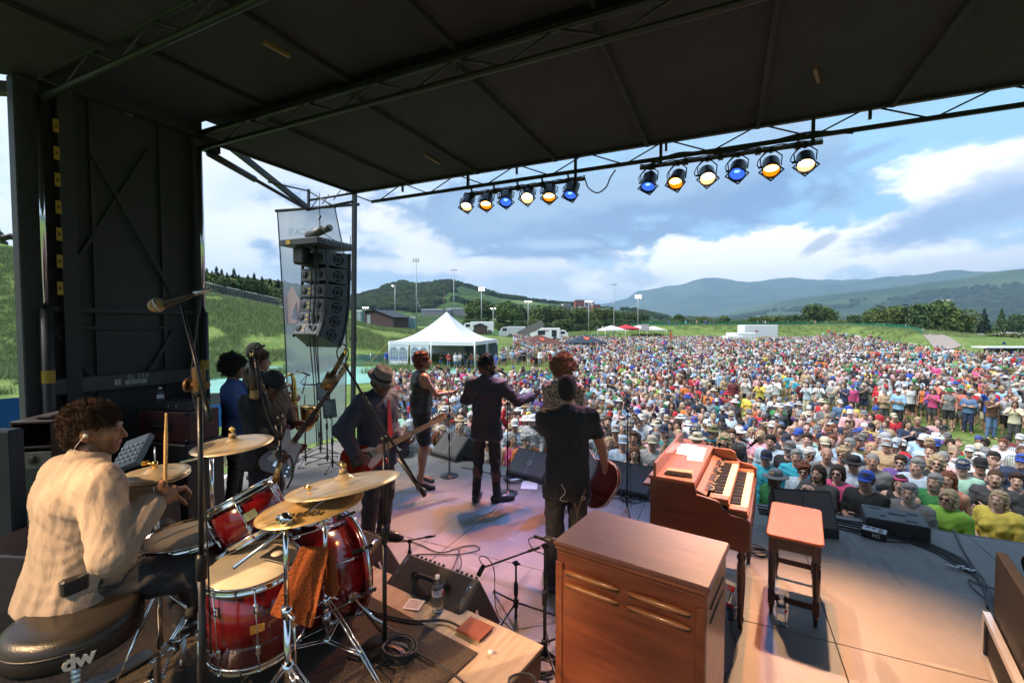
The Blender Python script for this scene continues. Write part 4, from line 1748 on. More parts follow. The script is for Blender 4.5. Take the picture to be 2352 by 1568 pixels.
tp=MB().box((0,0,0),(.17,.11,.006),bev=.002).build('damper_wallet',bkl,None,loc=tuple(p),rot=(R(3),R(2),R(8)))
tag(tp,'black wallet lying on the far edge of the floor tom head','wallet')
MB().lathe([(0,0),(.026,0),(.026,.002),(0,.002)],(-.03,-.005,.0035),n=16).build('felt_disc',head_skin,tp)
SN=DP(432,1246,2.25)
SN=Vc((SN.x,SN.y,1.06-.07))
drum('snare_drum','red snare drum with cream head in front of the drummer',SN,(-.02,-.03,1),.185,.14,10,a0=.1)
TM=DP(566,1146,2.32)
drum('rack_tom','red rack tom tilted towards the drummer with blue tape on its head',TM-Vc((-.28,.02,.7)).normalized()*-.0+Vc((.02,0,-.07)),(-.40,-.16,.82),.165,.20,6,badge=tocam-TM+Vc((.6,
 0,-.6)),a0=.5)
tm=bpy.data.objects['rack_tom']
ax=Vc((-.40,-.16,.82)).normalized()
x,y,z,L=frame((0,0,0),ax)
tc_=TM+Vc((.02,0,-.07))+ax*.107
b=MB().box((0,0,0),(.035,.022,.002)).build('blue_tape',mat('blue_tape',(.01,.05,.20),.5),tm)
b.matrix_local=basis(tc_+(Vc((.45,.75,0))-ax*Vc((.45,.75,0)).dot(ax)).normalized()*.13+ax*.0015,x,y,ax)
KA=Vc((.30,.94,-.02)).normalized()
KC=DP(712,1330,2.52)
KC=Vc((KC.x,KC.y,.41+.31))
kd=drum('bass_drum','big dark red bass drum lying on its side behind the towel',KC,KA,.27,.42,8,a0=.3)
m=MB()
for s in (.2,):
 m.lathe([(.271,s-.02),(.290,s-.02),(.290,s+.02),(.271,s+.02)],KC,KA,n=48)
 m.lathe([(.271,-s-.02),(.290,-s-.02),(.290,-s+.02),(.271,-s+.02)],KC,KA,n=48)
m.build('wood_hoop',cherry,kd)
m=MB()
m.lathe([(.2905,.196),(.2925,.196),(.2925,.214),(.2905,.214)],KC,KA,n=48)
m.lathe([(.2905,-.21),(.2925,-.21),(.2925,-.19),(.2905,-.19)],KC,KA,n=48)
m.build('hoop_inlay',chrome,kd)
x,y,z,L=frame((0,0,0),KA)
m=MB()
for i in range(8):
 a=2*PI*i/8+.2
 d=x*math.cos(a)+y*math.sin(a)
 m.beam(KC+KA*.12+d*.285,KC+KA*.235+d*.302,.02,.008,d)
 m.beam(KC-KA*.12+d*.285,KC-KA*.235+d*.302,.02,.008,d)
pieces(m,'claw',chrome,kd)
m=MB()
for s in (-1,1):
 d=Vc((-KA.y,KA.x,0))*s
 p0=KC+KA*.1+d*.28-Vc((0,0,.05))
 m.tube([p0,p0+KA*.08+d*.08-Vc((0,0,.12)),Vc((p0.x,p0.y,.415))+KA*.22+d*.18],.007,8)
 m.cyl(p0-d*.03,p0+d*.02,.022,n=10)
pieces(m,'spur',chrome,kd)
m=MB()
top=KC+Vc((0,0,.285))
m.cyl(top-Vc((0,0,.01)),top+Vc((0,0,.02)),.05,n=14)
m.cyl(top,top+Vc((0,0,.16)),.012,n=10)
m.tube([top+Vc((0,0,.14)),top+Vc((-.10,.03,.17)),TM+Vc((.08,.02,-.06))],.010,8)
m.box(top+Vc((0,0,.12)),(.04,.04,.05),bev=.006)
m.cyl(top+Vc((-.03,0,.13)),top+Vc((.04,0,.13)),.008,n=8)
m.build('tom_mount',chrome,kd)
# cymbals and stands
def cymbal(name,label,c,n_,r,material,bell=.30,text=None,tdir=None):
 e=empty(name,(0,0,0),label=label,cat='cymbal')
 c,ax=Vc(c),Vc(n_).normalized()
 h=r*.10
 prof=[(.006,h+r*.10),(r*.07,h+r*.095),(r*.13,h+r*.06),(r*.165,h+r*.015),(r*.22,h-r*.005),(r*.5,h*.62),(r*.8,h*.26),(r,0)]
 back=[(q,z-.0018)for q,z in prof[::-1]]
 MB().lathe(prof+back,c-ax*h,ax,n=64).build('plate',material,e)
 m=MB()
 b=c+ax*(r*.10)
 m.cyl(b-ax*.03,b+ax*.055,.004,n=8)
 m.cyl(b+ax*.032,b+ax*.046,.011,n=6)
 m.box(b+ax*.04,(.045,.006,.012))
 m.build('wing_nut',brass,e)
 MB().cyl(b+ax*.001,b+ax*.020,.018,.015,n=14).build('felt',mat('felt',(.33,.24,.13),.95),e)
 if text:
  t=Vc(tdir)-ax*Vc(tdir).dot(ax)
  t.normalize()
  u=ax.cross(t)
  p=c+u*-(r*.62)+t*r*.12
  sl=Mx_.Rotation(math.atan(.12),3,t)
  o=text_obj(text,'lettering',r*.19,basis(p+ax*(-h+h*.50+.0065),t,sl@u,sl@ax),mat('cymbal_ink',(.03,.025,.015),.6),e,bold=.0012,spacing=1.05,ext=.0015)
  u2=-u
 return e
def chrome_stand(name,label,foot,top_z,tilt=(0,0),boom=None,legr=.30,rot=.3,spread_z=.30,cat='cymbal stand'):
 e=empty(name,(0,0,0),label=label,cat=cat)
 f=Vc(foot)
 zt=top_z
 m=MB()
 m.cyl((f.x,f.y,f.z+.12),(f.x,f.y,f.z+(zt-f.z)*.62),.0135,n=14)
 m.cyl((f.x,f.y,f.z+(zt-f.z)*.60),(f.x,f.y,zt),.0100,n=14)
 m.build('tube',chrome,e)
 m=MB()
 for zz in (f.z+(zt-f.z)*.61,f.z+(zt-f.z)*.34):
  m.cyl((f.x,f.y,zz-.022),(f.x,f.y,zz+.022),.021,n=14)
  m.cyl((f.x,f.y,zz),(f.x+.05,f.y-.02,zz),.006,n=8)
  m.sphere((f.x+.055,f.y-.02,zz),.011,8,6)
  m.box((f.x+.055,f.y-.02,zz),(.012,.006,.035))
 m.build('clamp',chrome,e)
 for i in range(3):
  a=rot+2*PI*i/3
  d=Vc((math.cos(a),math.sin(a),0))
  m=MB()
  o=Vc((-d.y,d.x,0))*.010
  for s in (-1,1):
   m.tube([f+d*.02+o*s+Vc((0,0,.34)),f+d*(legr*.6)+o*s*.8+Vc((0,0,.16)),f+d*legr+o*s*.6+Vc((0,0,.015))],.005,6)
   m.tube([f+d*.015+o*s+Vc((0,0,.13)),f+d*(legr*.6)+o*s*.8+Vc((0,0,.155))],.004,6)
  lg=m.build('leg',chrome,e)
  MB().sphere(tuple(f+d*(legr+.01)+Vc((0,0,.014))),.016,8,6,(1,1,.85)).build('rubber_foot',rubber,lg)
 m=MB()
 m.cyl((f.x,f.y,f.z+.30),(f.x,f.y,f.z+.36),.022,n=12)
 m.cyl((f.x,f.y,f.z+.11),(f.x,f.y,f.z+.15),.020,n=12)
 m.build('leg_collar',chrome,e)
 if boom:
  a,b=Vc(boom[0]),Vc(boom[1])
  m=MB()
  m.cyl(a,b,.0065,n=10)
  m.build('boom',chrome,e)
  m=MB()
  m.sphere((f.x,f.y,zt+.01),.026,12,8)
  m.cyl((f.x-.03,f.y-.01,zt+.01),(f.x+.035,f.y+.01,zt+.01),.014,n=10)
  m.cyl((f.x,f.y,zt+.01),(f.x+.03,f.y-.05,zt+.02),.006,n=6)
  m.build('tilter',chrome,e)
 return e
cL=DP(535,1012,2.28)
cymbal('crash_cymbal','flat pale crash cymbal beyond the snare drum',cL,(-.02,-.06,1),.182,bronze2)
chrome_stand('cymbal_stand','chrome boom stand carrying the flat crash cymbal',(DP(485,1040,2.42).x,DP(485,1040,2.42).y,.41),DP(485,1048,2.42).z,boom=(DP(415,1062,2.35),DP(545,
 1030,2.32)),rot=.5)
cT=DP(790,1099,2.07)
cymbal('ride_cymbal','large upper bronze cymbal tilted over the towel',cT,(-.17,.03,1),.248,bronze2)
cB=DP(713,1150,1.97)
cymbal('china_cymbal','golden lower cymbal with dark maker lettering beneath the large one',cB,(-.127,-.06,1),.220,cymbal_m,text='SABIAN',tdir=CR)
S1=riser_pt(660,1600)
S1=DP(661,1500,1.80)
S1=Vc((S1.x,S1.y,.41))
chrome_stand('cymbal_stand','front chrome cymbal stand with the orange towel hung beside it',S1,DP(664,1192,1.80).z,boom=(DP(536,1304,1.62),DP(790,1112,2.02)),legr=.34,rot=.2)
S2=DP(750,1450,2.25)
S2=Vc((S2.x,S2.y,.41))
chrome_stand('cymbal_stand','rear chrome cymbal stand beside the bass drum with its legs splayed',S2,DP(752,1195,2.25).z,boom=(S2+Vc((0,0,DP(752,1195,2.25).z-.41)),cB-Vc((0,
 0,.01))),legr=.42,rot=-.1)
H=DP(357,1092,2.32)
hh=empty('hi_hat',(0,0,0),label='pair of hi-hat cymbals on a stand by the raised drumstick',cat='hi-hat')
for s,dz in ((1,.012),(-1,-.006)):
 r=.150
 pr=[(.006,.030),(.03,.028),(.042,.014),(.06,.012),(.11,.006),(r,-.002)]
 MB().lathe([(q,s*z)for q,z in pr]+[(q,s*z-.002)for q,z in pr[::-1]],H+Vc((0,0,dz)),(.03,-.05,1),n=48).build('cymbal_plate',bronze2,hh)
m=MB()
m.cyl(H,H+Vc((0,0,.15)),.0035,n=8)
m.cyl((H.x,H.y,.5),H,.010,n=10)
m.cyl((H.x,H.y,.43),(H.x,H.y,.95),.014,n=10)
m.build('rod',chrome,hh)
m=MB()
m.cyl(H+Vc((0,0,.04)),H+Vc((0,0,.075)),.013,n=8)
m.cyl(H+Vc((0,0,.06)),H+Vc((-.05,-.02,.065)),.006,n=6)
m.box(H+Vc((-.05,-.02,.065)),(.012,.03,.02))
m.build('clutch',brass,hh)
for i in range(3):
 a=.9+2*PI*i/3
 d=Vc((math.cos(a),math.sin(a),0))
 b=Vc((H.x,H.y,.41))
 MB().tube([b+d*.02+Vc((0,0,.32)),b+d*.26+Vc((0,0,.015))],.006,6).build('leg',chrome,hh)
MB().box((H.x-.02,H.y-.16,.425),(.09,.26,.012),bev=.004).build('footboard',steel,hh)
ped=empty('kick_pedal',(0,0,0),label='polished kick pedal plate with chain in front of the drummer\'s shoe',cat='pedal')
pa,pb=riser_pt(306,1585,.44),DP(366,1412,2.02)
pb=Vc((pb.x,pb.y,.52))
d=(pb-pa).normalized()
sx_=d.cross(Vc((0,0,1))).normalized()
nz_=sx_.cross(d)
PM=basis(pa+(pb-pa)*.5,sx_,d,nz_)
L_=(pb-pa).length
out=[(-.028,-L_*.5),(.028,-L_*.5),(.034,-L_*.15),(.042,L_*.15),(.038,L_*.38),(.020,L_*.5),(-.020,L_*.5),(-.038,L_*.38),(-.042,L_*.15),(-.034,-L_*.15)]
MB().prism(out,.010,PM,bev=.002).build('footboard',steel,ped)
MB().prism([(x_*.72,y_*.9)for x_,y_ in out],.002,PM@Mx_.Translation((0,0,.006))).build('inlay',wpt,ped)
text_obj('9000','lettering',.040,PM@Mx_.Translation((0,.0,.0075))@Mx_.Rotation(PI/2,4,'Z'),bkl,ped,bold=.001,spacing=1.25)
text_obj('dw','lettering',.034,PM@Mx_.Translation((0,L_*.36,.0075)),bkl,ped,bold=.0015)
MB().box(pa-d*.06+Vc((0,0,-.01)),(.07,.12,.012),M=PM.to_3x3()).build('heel_plate',steel,ped)
m=MB()
cp=pb+d*.06
for s in (-1,1):
 m.beam(cp+sx_*s*.06+Vc((0,0,-.10)),cp+sx_*s*.06+Vc((0,0,.14)),.02,.02)
m.cyl(cp-sx_*.09+Vc((0,0,.12)),cp+sx_*.09+Vc((0,0,.12)),.008,n=8)
m.cyl(cp-sx_*.015+Vc((0,0,.12)),cp+sx_*.015+Vc((0,0,.12)),.034,n=14)
m.tube([cp+sx_*.09+Vc((0,0,.05)),cp+sx_*.11+Vc((.05,.05,-.06))],.004,6)
for i in range(8):
 m.cyl(pb+(cp+Vc((0,0,.10))-pb)*(i/8)-sx_*.006,pb+(cp+Vc((0,0,.10))-pb)*(i/8)+sx_*.006,.006,n=6)
m.build('posts_and_chain',chrome,ped)
b0=cp+Vc((0,0,.12))
MB().tube([b0,b0+Vc((.06,.05,.14))],.004,6).build('beater_rod',chrome,ped)
MB().cyl(b0+Vc((.05,.045,.15)),b0+Vc((.08,.07,.15)),.025,n=12).build('beater',rubber,ped)
TH=DP(150,1438,1.80)
th=empty('drum_throne',(0,0,0),label='round black padded drum throne with a white two letter logo',cat='drum stool')
TZ=.945
THc=Vc((TH.x+.03,TH.y+.02,TZ-.11))
MB().lathe([(q*1.08,z)for q,z in [(0,0),(.17,0),(.19,.012),(.197,.035),(.197,.085),(.188,.115),(.16,.13),(.08,.127),(0,.122)]],THc,(0,0,1),n=48).build('cushion',mat('vinyl',
 (.022,.019,.016),.32,bump=.15,bscale=160,rvar=.06),th)
MB().lathe([(.2136,.074),(.216,.078),(.2136,.082)],THc,(0,0,1),n=48).build('piping',bkl,th)
m=MB()
m.cyl((THc.x,THc.y,.41),(THc.x,THc.y,THc.z),.018,n=14)
for i in range(16):
 m.cyl((THc.x,THc.y,.50+i*.02),(THc.x,THc.y,.508+i*.02),.0205,n=12)
m.build('post',steel,th)
for i in range(3):
 a=.2+2*PI*i/3
 MB().tube([(THc.x,THc.y,.60),(THc.x+.25*math.cos(a),THc.y+.25*math.sin(a),.42)],.009,8).build('leg',chrome,th)
view=Vc((-THc.x,-THc.y,0)).normalized()
sidev=Vc((0,0,1)).cross(view)
fa=(view*.98+sidev*.02).normalized()
fx=Vc((0,0,1)).cross(fa)
text_obj('dw','logo',.075,basis(THc+fa*.2152+Vc((0,0,.045)),fx,(0,0,1),fa),mat('logo_white',(.7,.66,.58),.5),th,bold=.0028,ext=.002,spacing=.92)
hand=DP(386,1128,2.10)
st=MB()
a,b=DP(379,1160,2.10),DP(382,948,2.02)
st.tube([a,a+(b-a)*.25,a+(b-a)*.75,a+(b-a)*.93,a+(b-a)*.965,a+(b-a)*.985,b],[.0072,.0076,.0074,.0045,.0040,.0055,.002],10)
tag(st.build('drumstick',pale_wood),'wooden drumstick held upright in the drummer\'s fist','drumstick','drumsticks')
st=MB()
a,b=DP(330,1160,2.2),DP(364,1118,2.32)
st.tube([a-(b-a)*1.3,a,b,b+(b-a)*.1],[.0075,.0075,.0055,.003],10)
tag(st.build('drumstick',pale_wood),'wooden drumstick held low across the hi-hat','drumstick','drumsticks')
def cloth_sheet(rows,thick,name,material,parent=None,sub=2):
 """rows: grid of world points"""
 n,m_=len(rows),len(rows[0])
 me=bpy.data.meshes.new(name)
 vs=[tuple(p)for r_ in rows for p in r_]
 fs=[(i*m_+j,i*m_+j+1,(i+1)*m_+j+1,(i+1)*m_+j)for i in range(n-1)for j in range(m_-1)]
 me.from_pydata(vs,[],fs)
 me.materials.append(material)
 o=bpy.data.objects.new(name,me)
 link(o,parent)
 for p in me.polygons:
  p.use_smooth=True
 s=o.modifiers.new('t','SOLIDIFY')
 s.thickness=thick
 s.offset=0
 s=o.modifiers.new('s','SUBSURF')
 s.levels=sub
 s.render_levels=sub
 return o
towel_m=mat('orange_towel',(.27,.075,.026),1.0,var=.25,vscale=90,bump=1.0,bscale=110,spec=.05)
rows=[]
dw_=1.86
for i in range(9):
 t=i/8
 l=(692-t*75 if t>.0 else 690,1252+t*160)
 r_=(758-t*40,1254+t*190)
 row=[]
 for j in range(9):
  s=j/8
  px=l[0]+(r_[0]-l[0])*s
  py=l[1]+(r_[1]-l[1])*s
  row.append(DP(px,py,dw_+(.012*math.sin(s*9+t*1.5)+.006*math.sin(s*21+t*4))*(.4+t)+(.03*(1-t)**3)))
 rows.append(row)
t1=cloth_sheet(rows,.006,'towel',towel_m)
tag(t1,'orange terry towel draped over the chrome cymbal stand','towel','orange towels')
rows=[]
for i in range(7):
 t=i/6
 row=[]
 for j in range(5):
  s=j/4
  row.append(DP(738+s*30-t*6*(1-s)+t*12,1252+t*112+8*math.sin(s*3),1.93+.02*math.sin(s*8)))
 rows.append(row)
cloth_sheet(rows,.006,'back_fold',towel_m,t1)
# microphones and stands
mic_grille=mat('mic_grille',(.42,.28,.15),.35,metal=.9,bump=.8,bscale=700)
mic_body=mat('mic_body',(.035,.028,.024),.4,rvar=.1)
gold_mic=mat('bronze_mic',(.16,.10,.055),.4,metal=.6)
def vocal_mic(parent,tip,tail,grille=None,name='microphone'):
 """ball grille at tip, body running to tail"""
 tip,tail=Vc(tip),Vc(tail)
 d=(tail-tip).normalized()
 b=MB().lathe([(.0,.050),(.020,.052),(.019,.058),(.016,.075),(.0135,.12),(.0115,.150),(0,.152)],tip,d,n=16).build(name,mic_body,parent)
 MB().lathe([(0,0),(.012,.003),(.021,.012),(.0255,.026),(.0255,.034),(.020,.048),(.018,.052)],tip,d,n=16).build('mic_grille',grille or mic_grille,b)
 MB().lathe([(.0262,.027),(.0268,.030),(.0262,.033)],tip,d,n=16).build('grille_band',steel,b)
 MB().lathe([(0,.150),(.009,.151),(.009,.185),(.006,.20),(.003,.215)],tip,d,n=10).build('plug',steel,b)
 return b
def mic_stand(label,foot,top,kind='round',boom=None,mic=None,cable=None,r=.0095,name='mic_stand',legr=.30,rot=.3,mat_=None,sleeve=True):
 e=empty(name,(0,0,0),label=label,cat='mic stand')
 f,t=Vc(foot),Vc(top)
 mt=mat_ or bkm
 m=MB()
 m.cyl(f+(t-f)*.02,f+(t-f)*.55,r,n=12)
 m.cyl(f+(t-f)*.53,t,r*.72,n=12)
 m.build('pole',mt,e)
 if sleeve:
  MB().lathe([(r,-.05),(r*1.5,-.045),(r*1.55,.03),(r*1.2,.05)],f+(t-f)*.54,(t-f),n=12).build('clutch',mt,e)
 if kind=='round':
  MB().lathe([(0,0),(.125,0),(.128,.006),(.120,.014),(.03,.026),(.014,.045),(0,.045)],f,(0,0,1),n=36).build('round_base',mt,e)
 else:
  hub=f+Vc((0,0,.09 if legr<.35 else .12))
  MB().cyl(hub-Vc((0,0,.03)),hub+Vc((0,0,.03)),.02,n=10).build('hub',mt,e)
  for i in range(3):
   a=rot+2*PI*i/3
   d=Vc((math.cos(a),math.sin(a),0))
   lg=MB().tube([hub+d*.015,Vc((f.x,f.y,f.z+.012))+d*legr],.007,6).build('leg',mt,e)
   MB().sphere(tuple(Vc((f.x,f.y,f.z+.012))+d*legr),.012,6,4).build('rubber_foot',rubber,lg)
 if boom:
  a,b=Vc(boom[0]),Vc(boom[1])
  MB().cyl(a,b,.0062,n=10).build('boom',mt,e)
  m=MB()
  m.sphere(tuple(t),.020,10,6)
  m.cyl(t-Vc((.025,0,0)),t+Vc((.03,0,0)),.008,n=8)
  m.build('boom_clamp',mt,e)
  w=(a-b).normalized()
  if (a-t).length>(b-t).length*.15:
   MB().cyl(a,a+(b-a).normalized()*.09,.010,n=10).build('boom_grip',mt,e)
 if mic:
  mo=vocal_mic(e,*mic)
 if cable:
  c=MB().tube(spl(cable,8),.0032,6).build('cable',cbm,e)
 return e
f1=DP(461,1500,1.72)
f1=Vc((f1.x,f1.y,.41))
t1_=DP(459,900,1.70)
ms=mic_stand('tall black boom stand passing in front of the drummer with a ball mic on top',f1,t1_,kind='round',boom=(DP(484,970,1.60),DP(418,702,1.72)),mic=(DP(340,707,1.68),
 DP(425,681,1.72)),r=.0125,cable=[DP(428,680,1.72),DP(460,676,1.74),DP(452,760,1.72),DP(440,880,1.72),DP(462,1000,1.74),DP(476,1250,1.74),DP(485,1500,1.74)])
m=MB()
m.box(DP(457,872,1.70),(.035,.035,.10),bev=.006)
m.cyl(DP(432,884,1.70),DP(478,884,1.70),.014,n=10)
m.cyl(DP(430,884,1.70),DP(437,884,1.70),.026,n=12)
m.build('clamp_block',mat('brass_worn',(.16,.09,.04),.45,metal=.7),ms)
f2=riser_pt(884,1490)
t2=DP(882,1008,2.45)
ms2=mic_stand('black boom stand on the riser with a long tube slanting down past the guitarist',f2,t2,kind='round',boom=(DP(976,1138,2.52),DP(792,838,2.30)),r=.0115,sleeve=True)
MB().cyl(DP(976,1138,2.52),DP(915,1050,2.48),.013,n=12).build('counterweight_tube',mat('grey_tube',(.06,.06,.065),.35,metal=.5),ms2)
MB().tube(spl([DP(792,838,2.30),DP(800,810,2.3),DP(788,790,2.3),DP(774,805,2.3),DP(780,830,2.3),DP(800,850,2.3),DP(870,985,2.44),DP(892,1030,2.45),DP(888,1200,2.42),DP(878,
 1480,2.38)],8),.0035,6).build('cable',cbm,ms2)
m=MB()
a,b=DP(748,892,2.3),DP(765,858,2.3)
m.cyl(a,b,.030,n=18)
m.build('mic_head',gold_mic,ms2)
MB().cyl(b,DP(790,812,2.3),.014,.011,n=12).build('mic_body',gold_mic,ms2)
MB().cyl(DP(790,812,2.3),DP(795,800,2.3),.009,n=10).build('plug',brass,ms2)
f3=DP(640,1100,2.55)
ms3=mic_stand('black overhead stand with a square bronze condenser mic above the bassist',(f3.x,f3.y,.0),DP(643,960,2.55),kind='tripod',r=.0115,boom=(DP(646,1010,2.55),DP(590,
 845,2.5)),cable=[DP(580,800,2.5),DP(596,790,2.5),DP(594,860,2.5),DP(612,950,2.52),DP(640,1010,2.55)])
m=MB()
m.box(DP(584,905,2.5),(.052,.03,.055),bev=.008)
m.build('mic_head',gold_mic,ms3)
MB().cyl(DP(583,893,2.5),DP(578,822,2.5),.022,.016,n=12).build('mic_body',mic_body,ms3)
MB().cyl(DP(578,822,2.5),DP(577,806,2.5),.0085,n=10).build('plug',brass,ms3)
cm=empty('clip_mic',(0,0,0),label='gold clip-on drum mic curving over the rack tom rim',cat='microphone')
MB().cyl(DP(632,1105,2.3),DP(642,1062,2.3),.017,.013,n=12).build('capsule',mat('gold_capsule',(.5,.33,.14),.3,metal=.9),cm)
MB().tube(spl([DP(642,1062,2.3),DP(650,1040,2.3),DP(668,1050,2.32),DP(672,1090,2.34),DP(660,1120,2.35)],6),.005,6).build('gooseneck',bkm,cm)
def front_stand(label,base,top,tip,tail,cab=True,r=.0095):
 b=G(*base,0)
 dep=pix(b)[2]
 t=DP(top[0],top[1],dep)
 t=Vc((b.x,b.y,t.z))
 tp_,tl=DP(tip[0],tip[1],dep-.12),DP(tail[0],tail[1],dep)
 e=mic_stand(label,b,t,'round',boom=(t-(tl-t)*.25,tl),mic=(tp_,tl),r=r,cable=[tl,tl+Vc((.02,0,-.03)),(tl+t)*.5+Vc((.05,0,0)),t+Vc((.03,0,-.1)),b+Vc((.035,0,.5)),b+Vc((.03,
  -.01,.03))])
 return e
pinkg=mat('mic_grille_pink',(.50,.20,.17),.4,metal=.5,bump=.8,bscale=700)
front_stand('slim round based mic stand in front of the woman singer',(1032,1093),(1037,925),(1002,840),(1022,851))
front_stand('round based mic stand with a reddish mic before the singer in a suit',(1166,1133),(1167,925),(1143,848),(1166,862))
e=mic_stand('tripod boom stand with a ball mic to the right of the guitarist in black',G(1440,1168,0),(G(1440,1168,0).x,G(1440,1168,0).y,DP(1441,942,pix(G(1440,1168,0))[2]).z),
 'tripod',boom=(DP(1470,965,5.1),DP(1412,896,5.1)),mic=(DP(1395,884,5.0),DP(1412,893,5.1)),legr=.42,rot=2.9,cable=[DP(1425,890,5.1),DP(1440,910,5.1),DP(1448,960,5.1),DP(1447,
 1080,5.1),DP(1450,1165,5.1)])
e=mic_stand('stand and mic in front of the curly haired singer',G(1340,1150,0),(G(1340,1150,0).x,G(1340,1150,0).y,1.45),'round',boom=(DP(1340,950,5.25),DP(1318,866,5.25)),
 mic=(DP(1306,860,5.2),DP(1318,866,5.25)))
for (px,py,tpx,tpy,dep_,lab)in ((702,1062,694,905,None,'first black stand of the cluster below the hanging speakers with two small mics'),(752,1062,748,905,None,'black stand holding the upper tablet in the cluster below the hanging speakers'),
 (736,1040,734,960,None,'short black stand at the back of the cluster below the hanging speakers'),(764,1075,765,960,None,'black stand holding the lower tablet in the cluster below the hanging speakers')):
 b=G(px,py,0)
 dep=pix(b)[2]
 t=DP(tpx,tpy,dep)
 e=mic_stand(lab,b,(b.x,b.y,t.z),'tripod',legr=.30,rot=px*.1,r=.012)
 if px==702:
  for (a,c_)in (((682,850),(712,862)),((694,882),(732,884))):
   MB().cyl(DP(*a,dep),DP(*c_,dep),.014,n=8).build('small_mic',mic_body,e)
  MB().tube([DP(694,905,dep),DP(706,858,dep),DP(690,880,dep)],.008,6).build('boom',bkm,e)
 if px in (752,764):
  c_=DP(*((742,898)if px==752 else (757,938)),dep)
  tb=MB().box((0,0,0),(.19,.015,.27),bev=.004).build('tablet',bkl,e,loc=tuple(c_),rot=(R(-15),0,YAW+R(38)))
  MB().box((0,-.009,0),(.165,.002,.24)).build('screen',mat('tablet_screen',(.10,.15,.17),.08),tb)
  for i in range(5):
   MB().box((-.03+.012*(i%2),-.0105,.08-i*.035),(.09,.001,.010)).build('screen_row',mat('screen_text',(.3,.36,.38),.3),tb)
  MB().cyl(c_-Vc((0,0,.14)),(b.x,b.y,t.z),.01,n=8).build('arm',bkm,e)
b=Vc((-1.33,2.88,0))
mic_stand('low black tripod stand with its boom reaching towards the tilted amplifier',b,(b.x,b.y,DP(1186,1290,3.25).z),'tripod',boom=(DP(1240,1256,3.2),DP(1112,1302,3.05)),
 legr=.36,rot=.4,r=.0105,cable=[DP(1112,1302,3.05),DP(1100,1280,3.05),DP(1118,1280,3.05),DP(1135,1310,3.05),DP(1140,1400,3.1),DP(1175,1445,3.1)])
m=MB()
m.cyl(DP(1098,1322,3.0),DP(1112,1296,3.03),.016,n=10)
mo=m.build('low_mic',mic_body)
tag(mo,'small black mic pointing down at the tilted amplifier','microphone')
b=Vc((-1.01,2.62,0))
mic_stand('tall black stand standing tight against the left side of the speaker cabinet',b,(b.x,b.y,DP(1258,1245,2.9).z),'tripod',boom=(DP(1240,1236,2.9),DP(1285,1244,2.85)),
 legr=.34,rot=1.2,r=.0115,cable=[DP(1228,1232,2.9),DP(1214,1240,2.9),DP(1226,1262,2.9),DP(1258,1290,2.9),DP(1252,1420,2.9),DP(1262,1480,2.9)])
m=MB()
m.cyl(DP(1226,1231,2.9),DP(1252,1237,2.88),.010,n=10)
m.cyl(DP(1250,1236,2.88),DP(1282,1243,2.86),.018,n=12)
mo=m.build('cabinet_mic',mic_body)
tag(mo,'black mic with gold collar lying level above the cabinet corner','microphone')
b=Vc((-2.40,3.05,0))
mic_stand('short stand with a horizontal grip behind the tilted amplifiers',b,(b.x,b.y,.27),'round',boom=(DP(1000,1229,3.95),DP(925,1243,3.9)),r=.012)
b=G(1702,1180,0)
b=Vc((-.05,5.25,0))
dd=pix(b)[2]
mic_stand('mic stand behind the organ with a gold topped mic leaning on a white boom',b,(b.x,b.y,DP(1705,1018,dd).z),'round',boom=(DP(1698,1005,dd),DP(1728,1024,dd)),mic=(DP(1748,
 1003,dd-.1),DP(1716,1030,dd)),mat_=bkm)
# speaker wedge monitors
def wedge(label,c,w,d,h,rz,group='stage monitors along the front edge',name='stage_monitor'):
 """floor monitor; local +y faces the musician"""
 e=empty(name,c,rz,label=label,cat='monitor speaker',group=group)
 prof=[(-d/2,0),(d/2,0),(d/2,h*.18),(-d*.22,h),(-d/2,h*.72)]
 M_=Mx_.Rotation(PI/2,4,'Z')@Mx_.Rotation(PI/2,4,'X')
 MB().prism(prof,w,M_,bev=.008).build('cabinet',bkp,e)
 a,b_=Vc((0,d/2,h*.18)),Vc((0,-d*.22,h))
 n_=Vc((0,(b_-a).z,-(b_-a).y)).normalized()
 mid_=(a+b_)/2+n_*.004
 L_=(b_-a).length
 gm=basis(mid_,(1,0,0),(b_-a),Vc((1,0,0)).cross((b_-a).normalized()))
 g=MB().box((0,0,0),(w*.93,L_*.90,.012),bev=.004).build('grille',grille_mat,e)
 g.matrix_local=gm
 up_=1 if (gm.to_3x3()@Vc((0,0,1))).dot(n_)>0 else -1
 MB().box((0,0,up_*.007),(.003,L_*.88,.002)).build('grille_seam',steel,g)
 m=MB()
 for q in range(4):
  an=q*PI/2
  m.box((.026*math.cos(an),.026*math.sin(an),up_*.008),(.006 if q%2==0 else .058,.058 if q%2==0 else .006,.002))
 m.build('emblem',steel,g)
 m=MB()
 for s in (-1,1):
  m.box((s*(w/2+.001),-d*.1,h*.45),(.004,.11,.05))
 pieces(m,'side_handle',rubber,e)
 return e
def wedge_at(label,left,right,w=.70,d=.42,h=.33):
 """feet of the musician-side bottom edge, seen at the two picture points"""
 a,b_=G(*left,0),G(*right,0)
 dr=(b_-a)
 rz=math.atan2(dr.y,dr.x)+PI
 mid_=(a+b_)/2
 fwd=Vc((math.sin(-rz),math.cos(-rz),0))
 c_=mid_-fwd*(d/2)
 return wedge(label,(c_.x,c_.y,0),w,d,h,rz)
wedge_at('black wedge monitor at the feet of the woman singer',(990,1046),(1046,1062),w=.58)
wedge_at('black wedge monitor between the suited singer and the guitarist in black',(1165,1092),(1242,1112),w=.62)
wedge_at('black wedge monitor just right of the red guitar',(1382,1128),(1478,1150),w=.66)
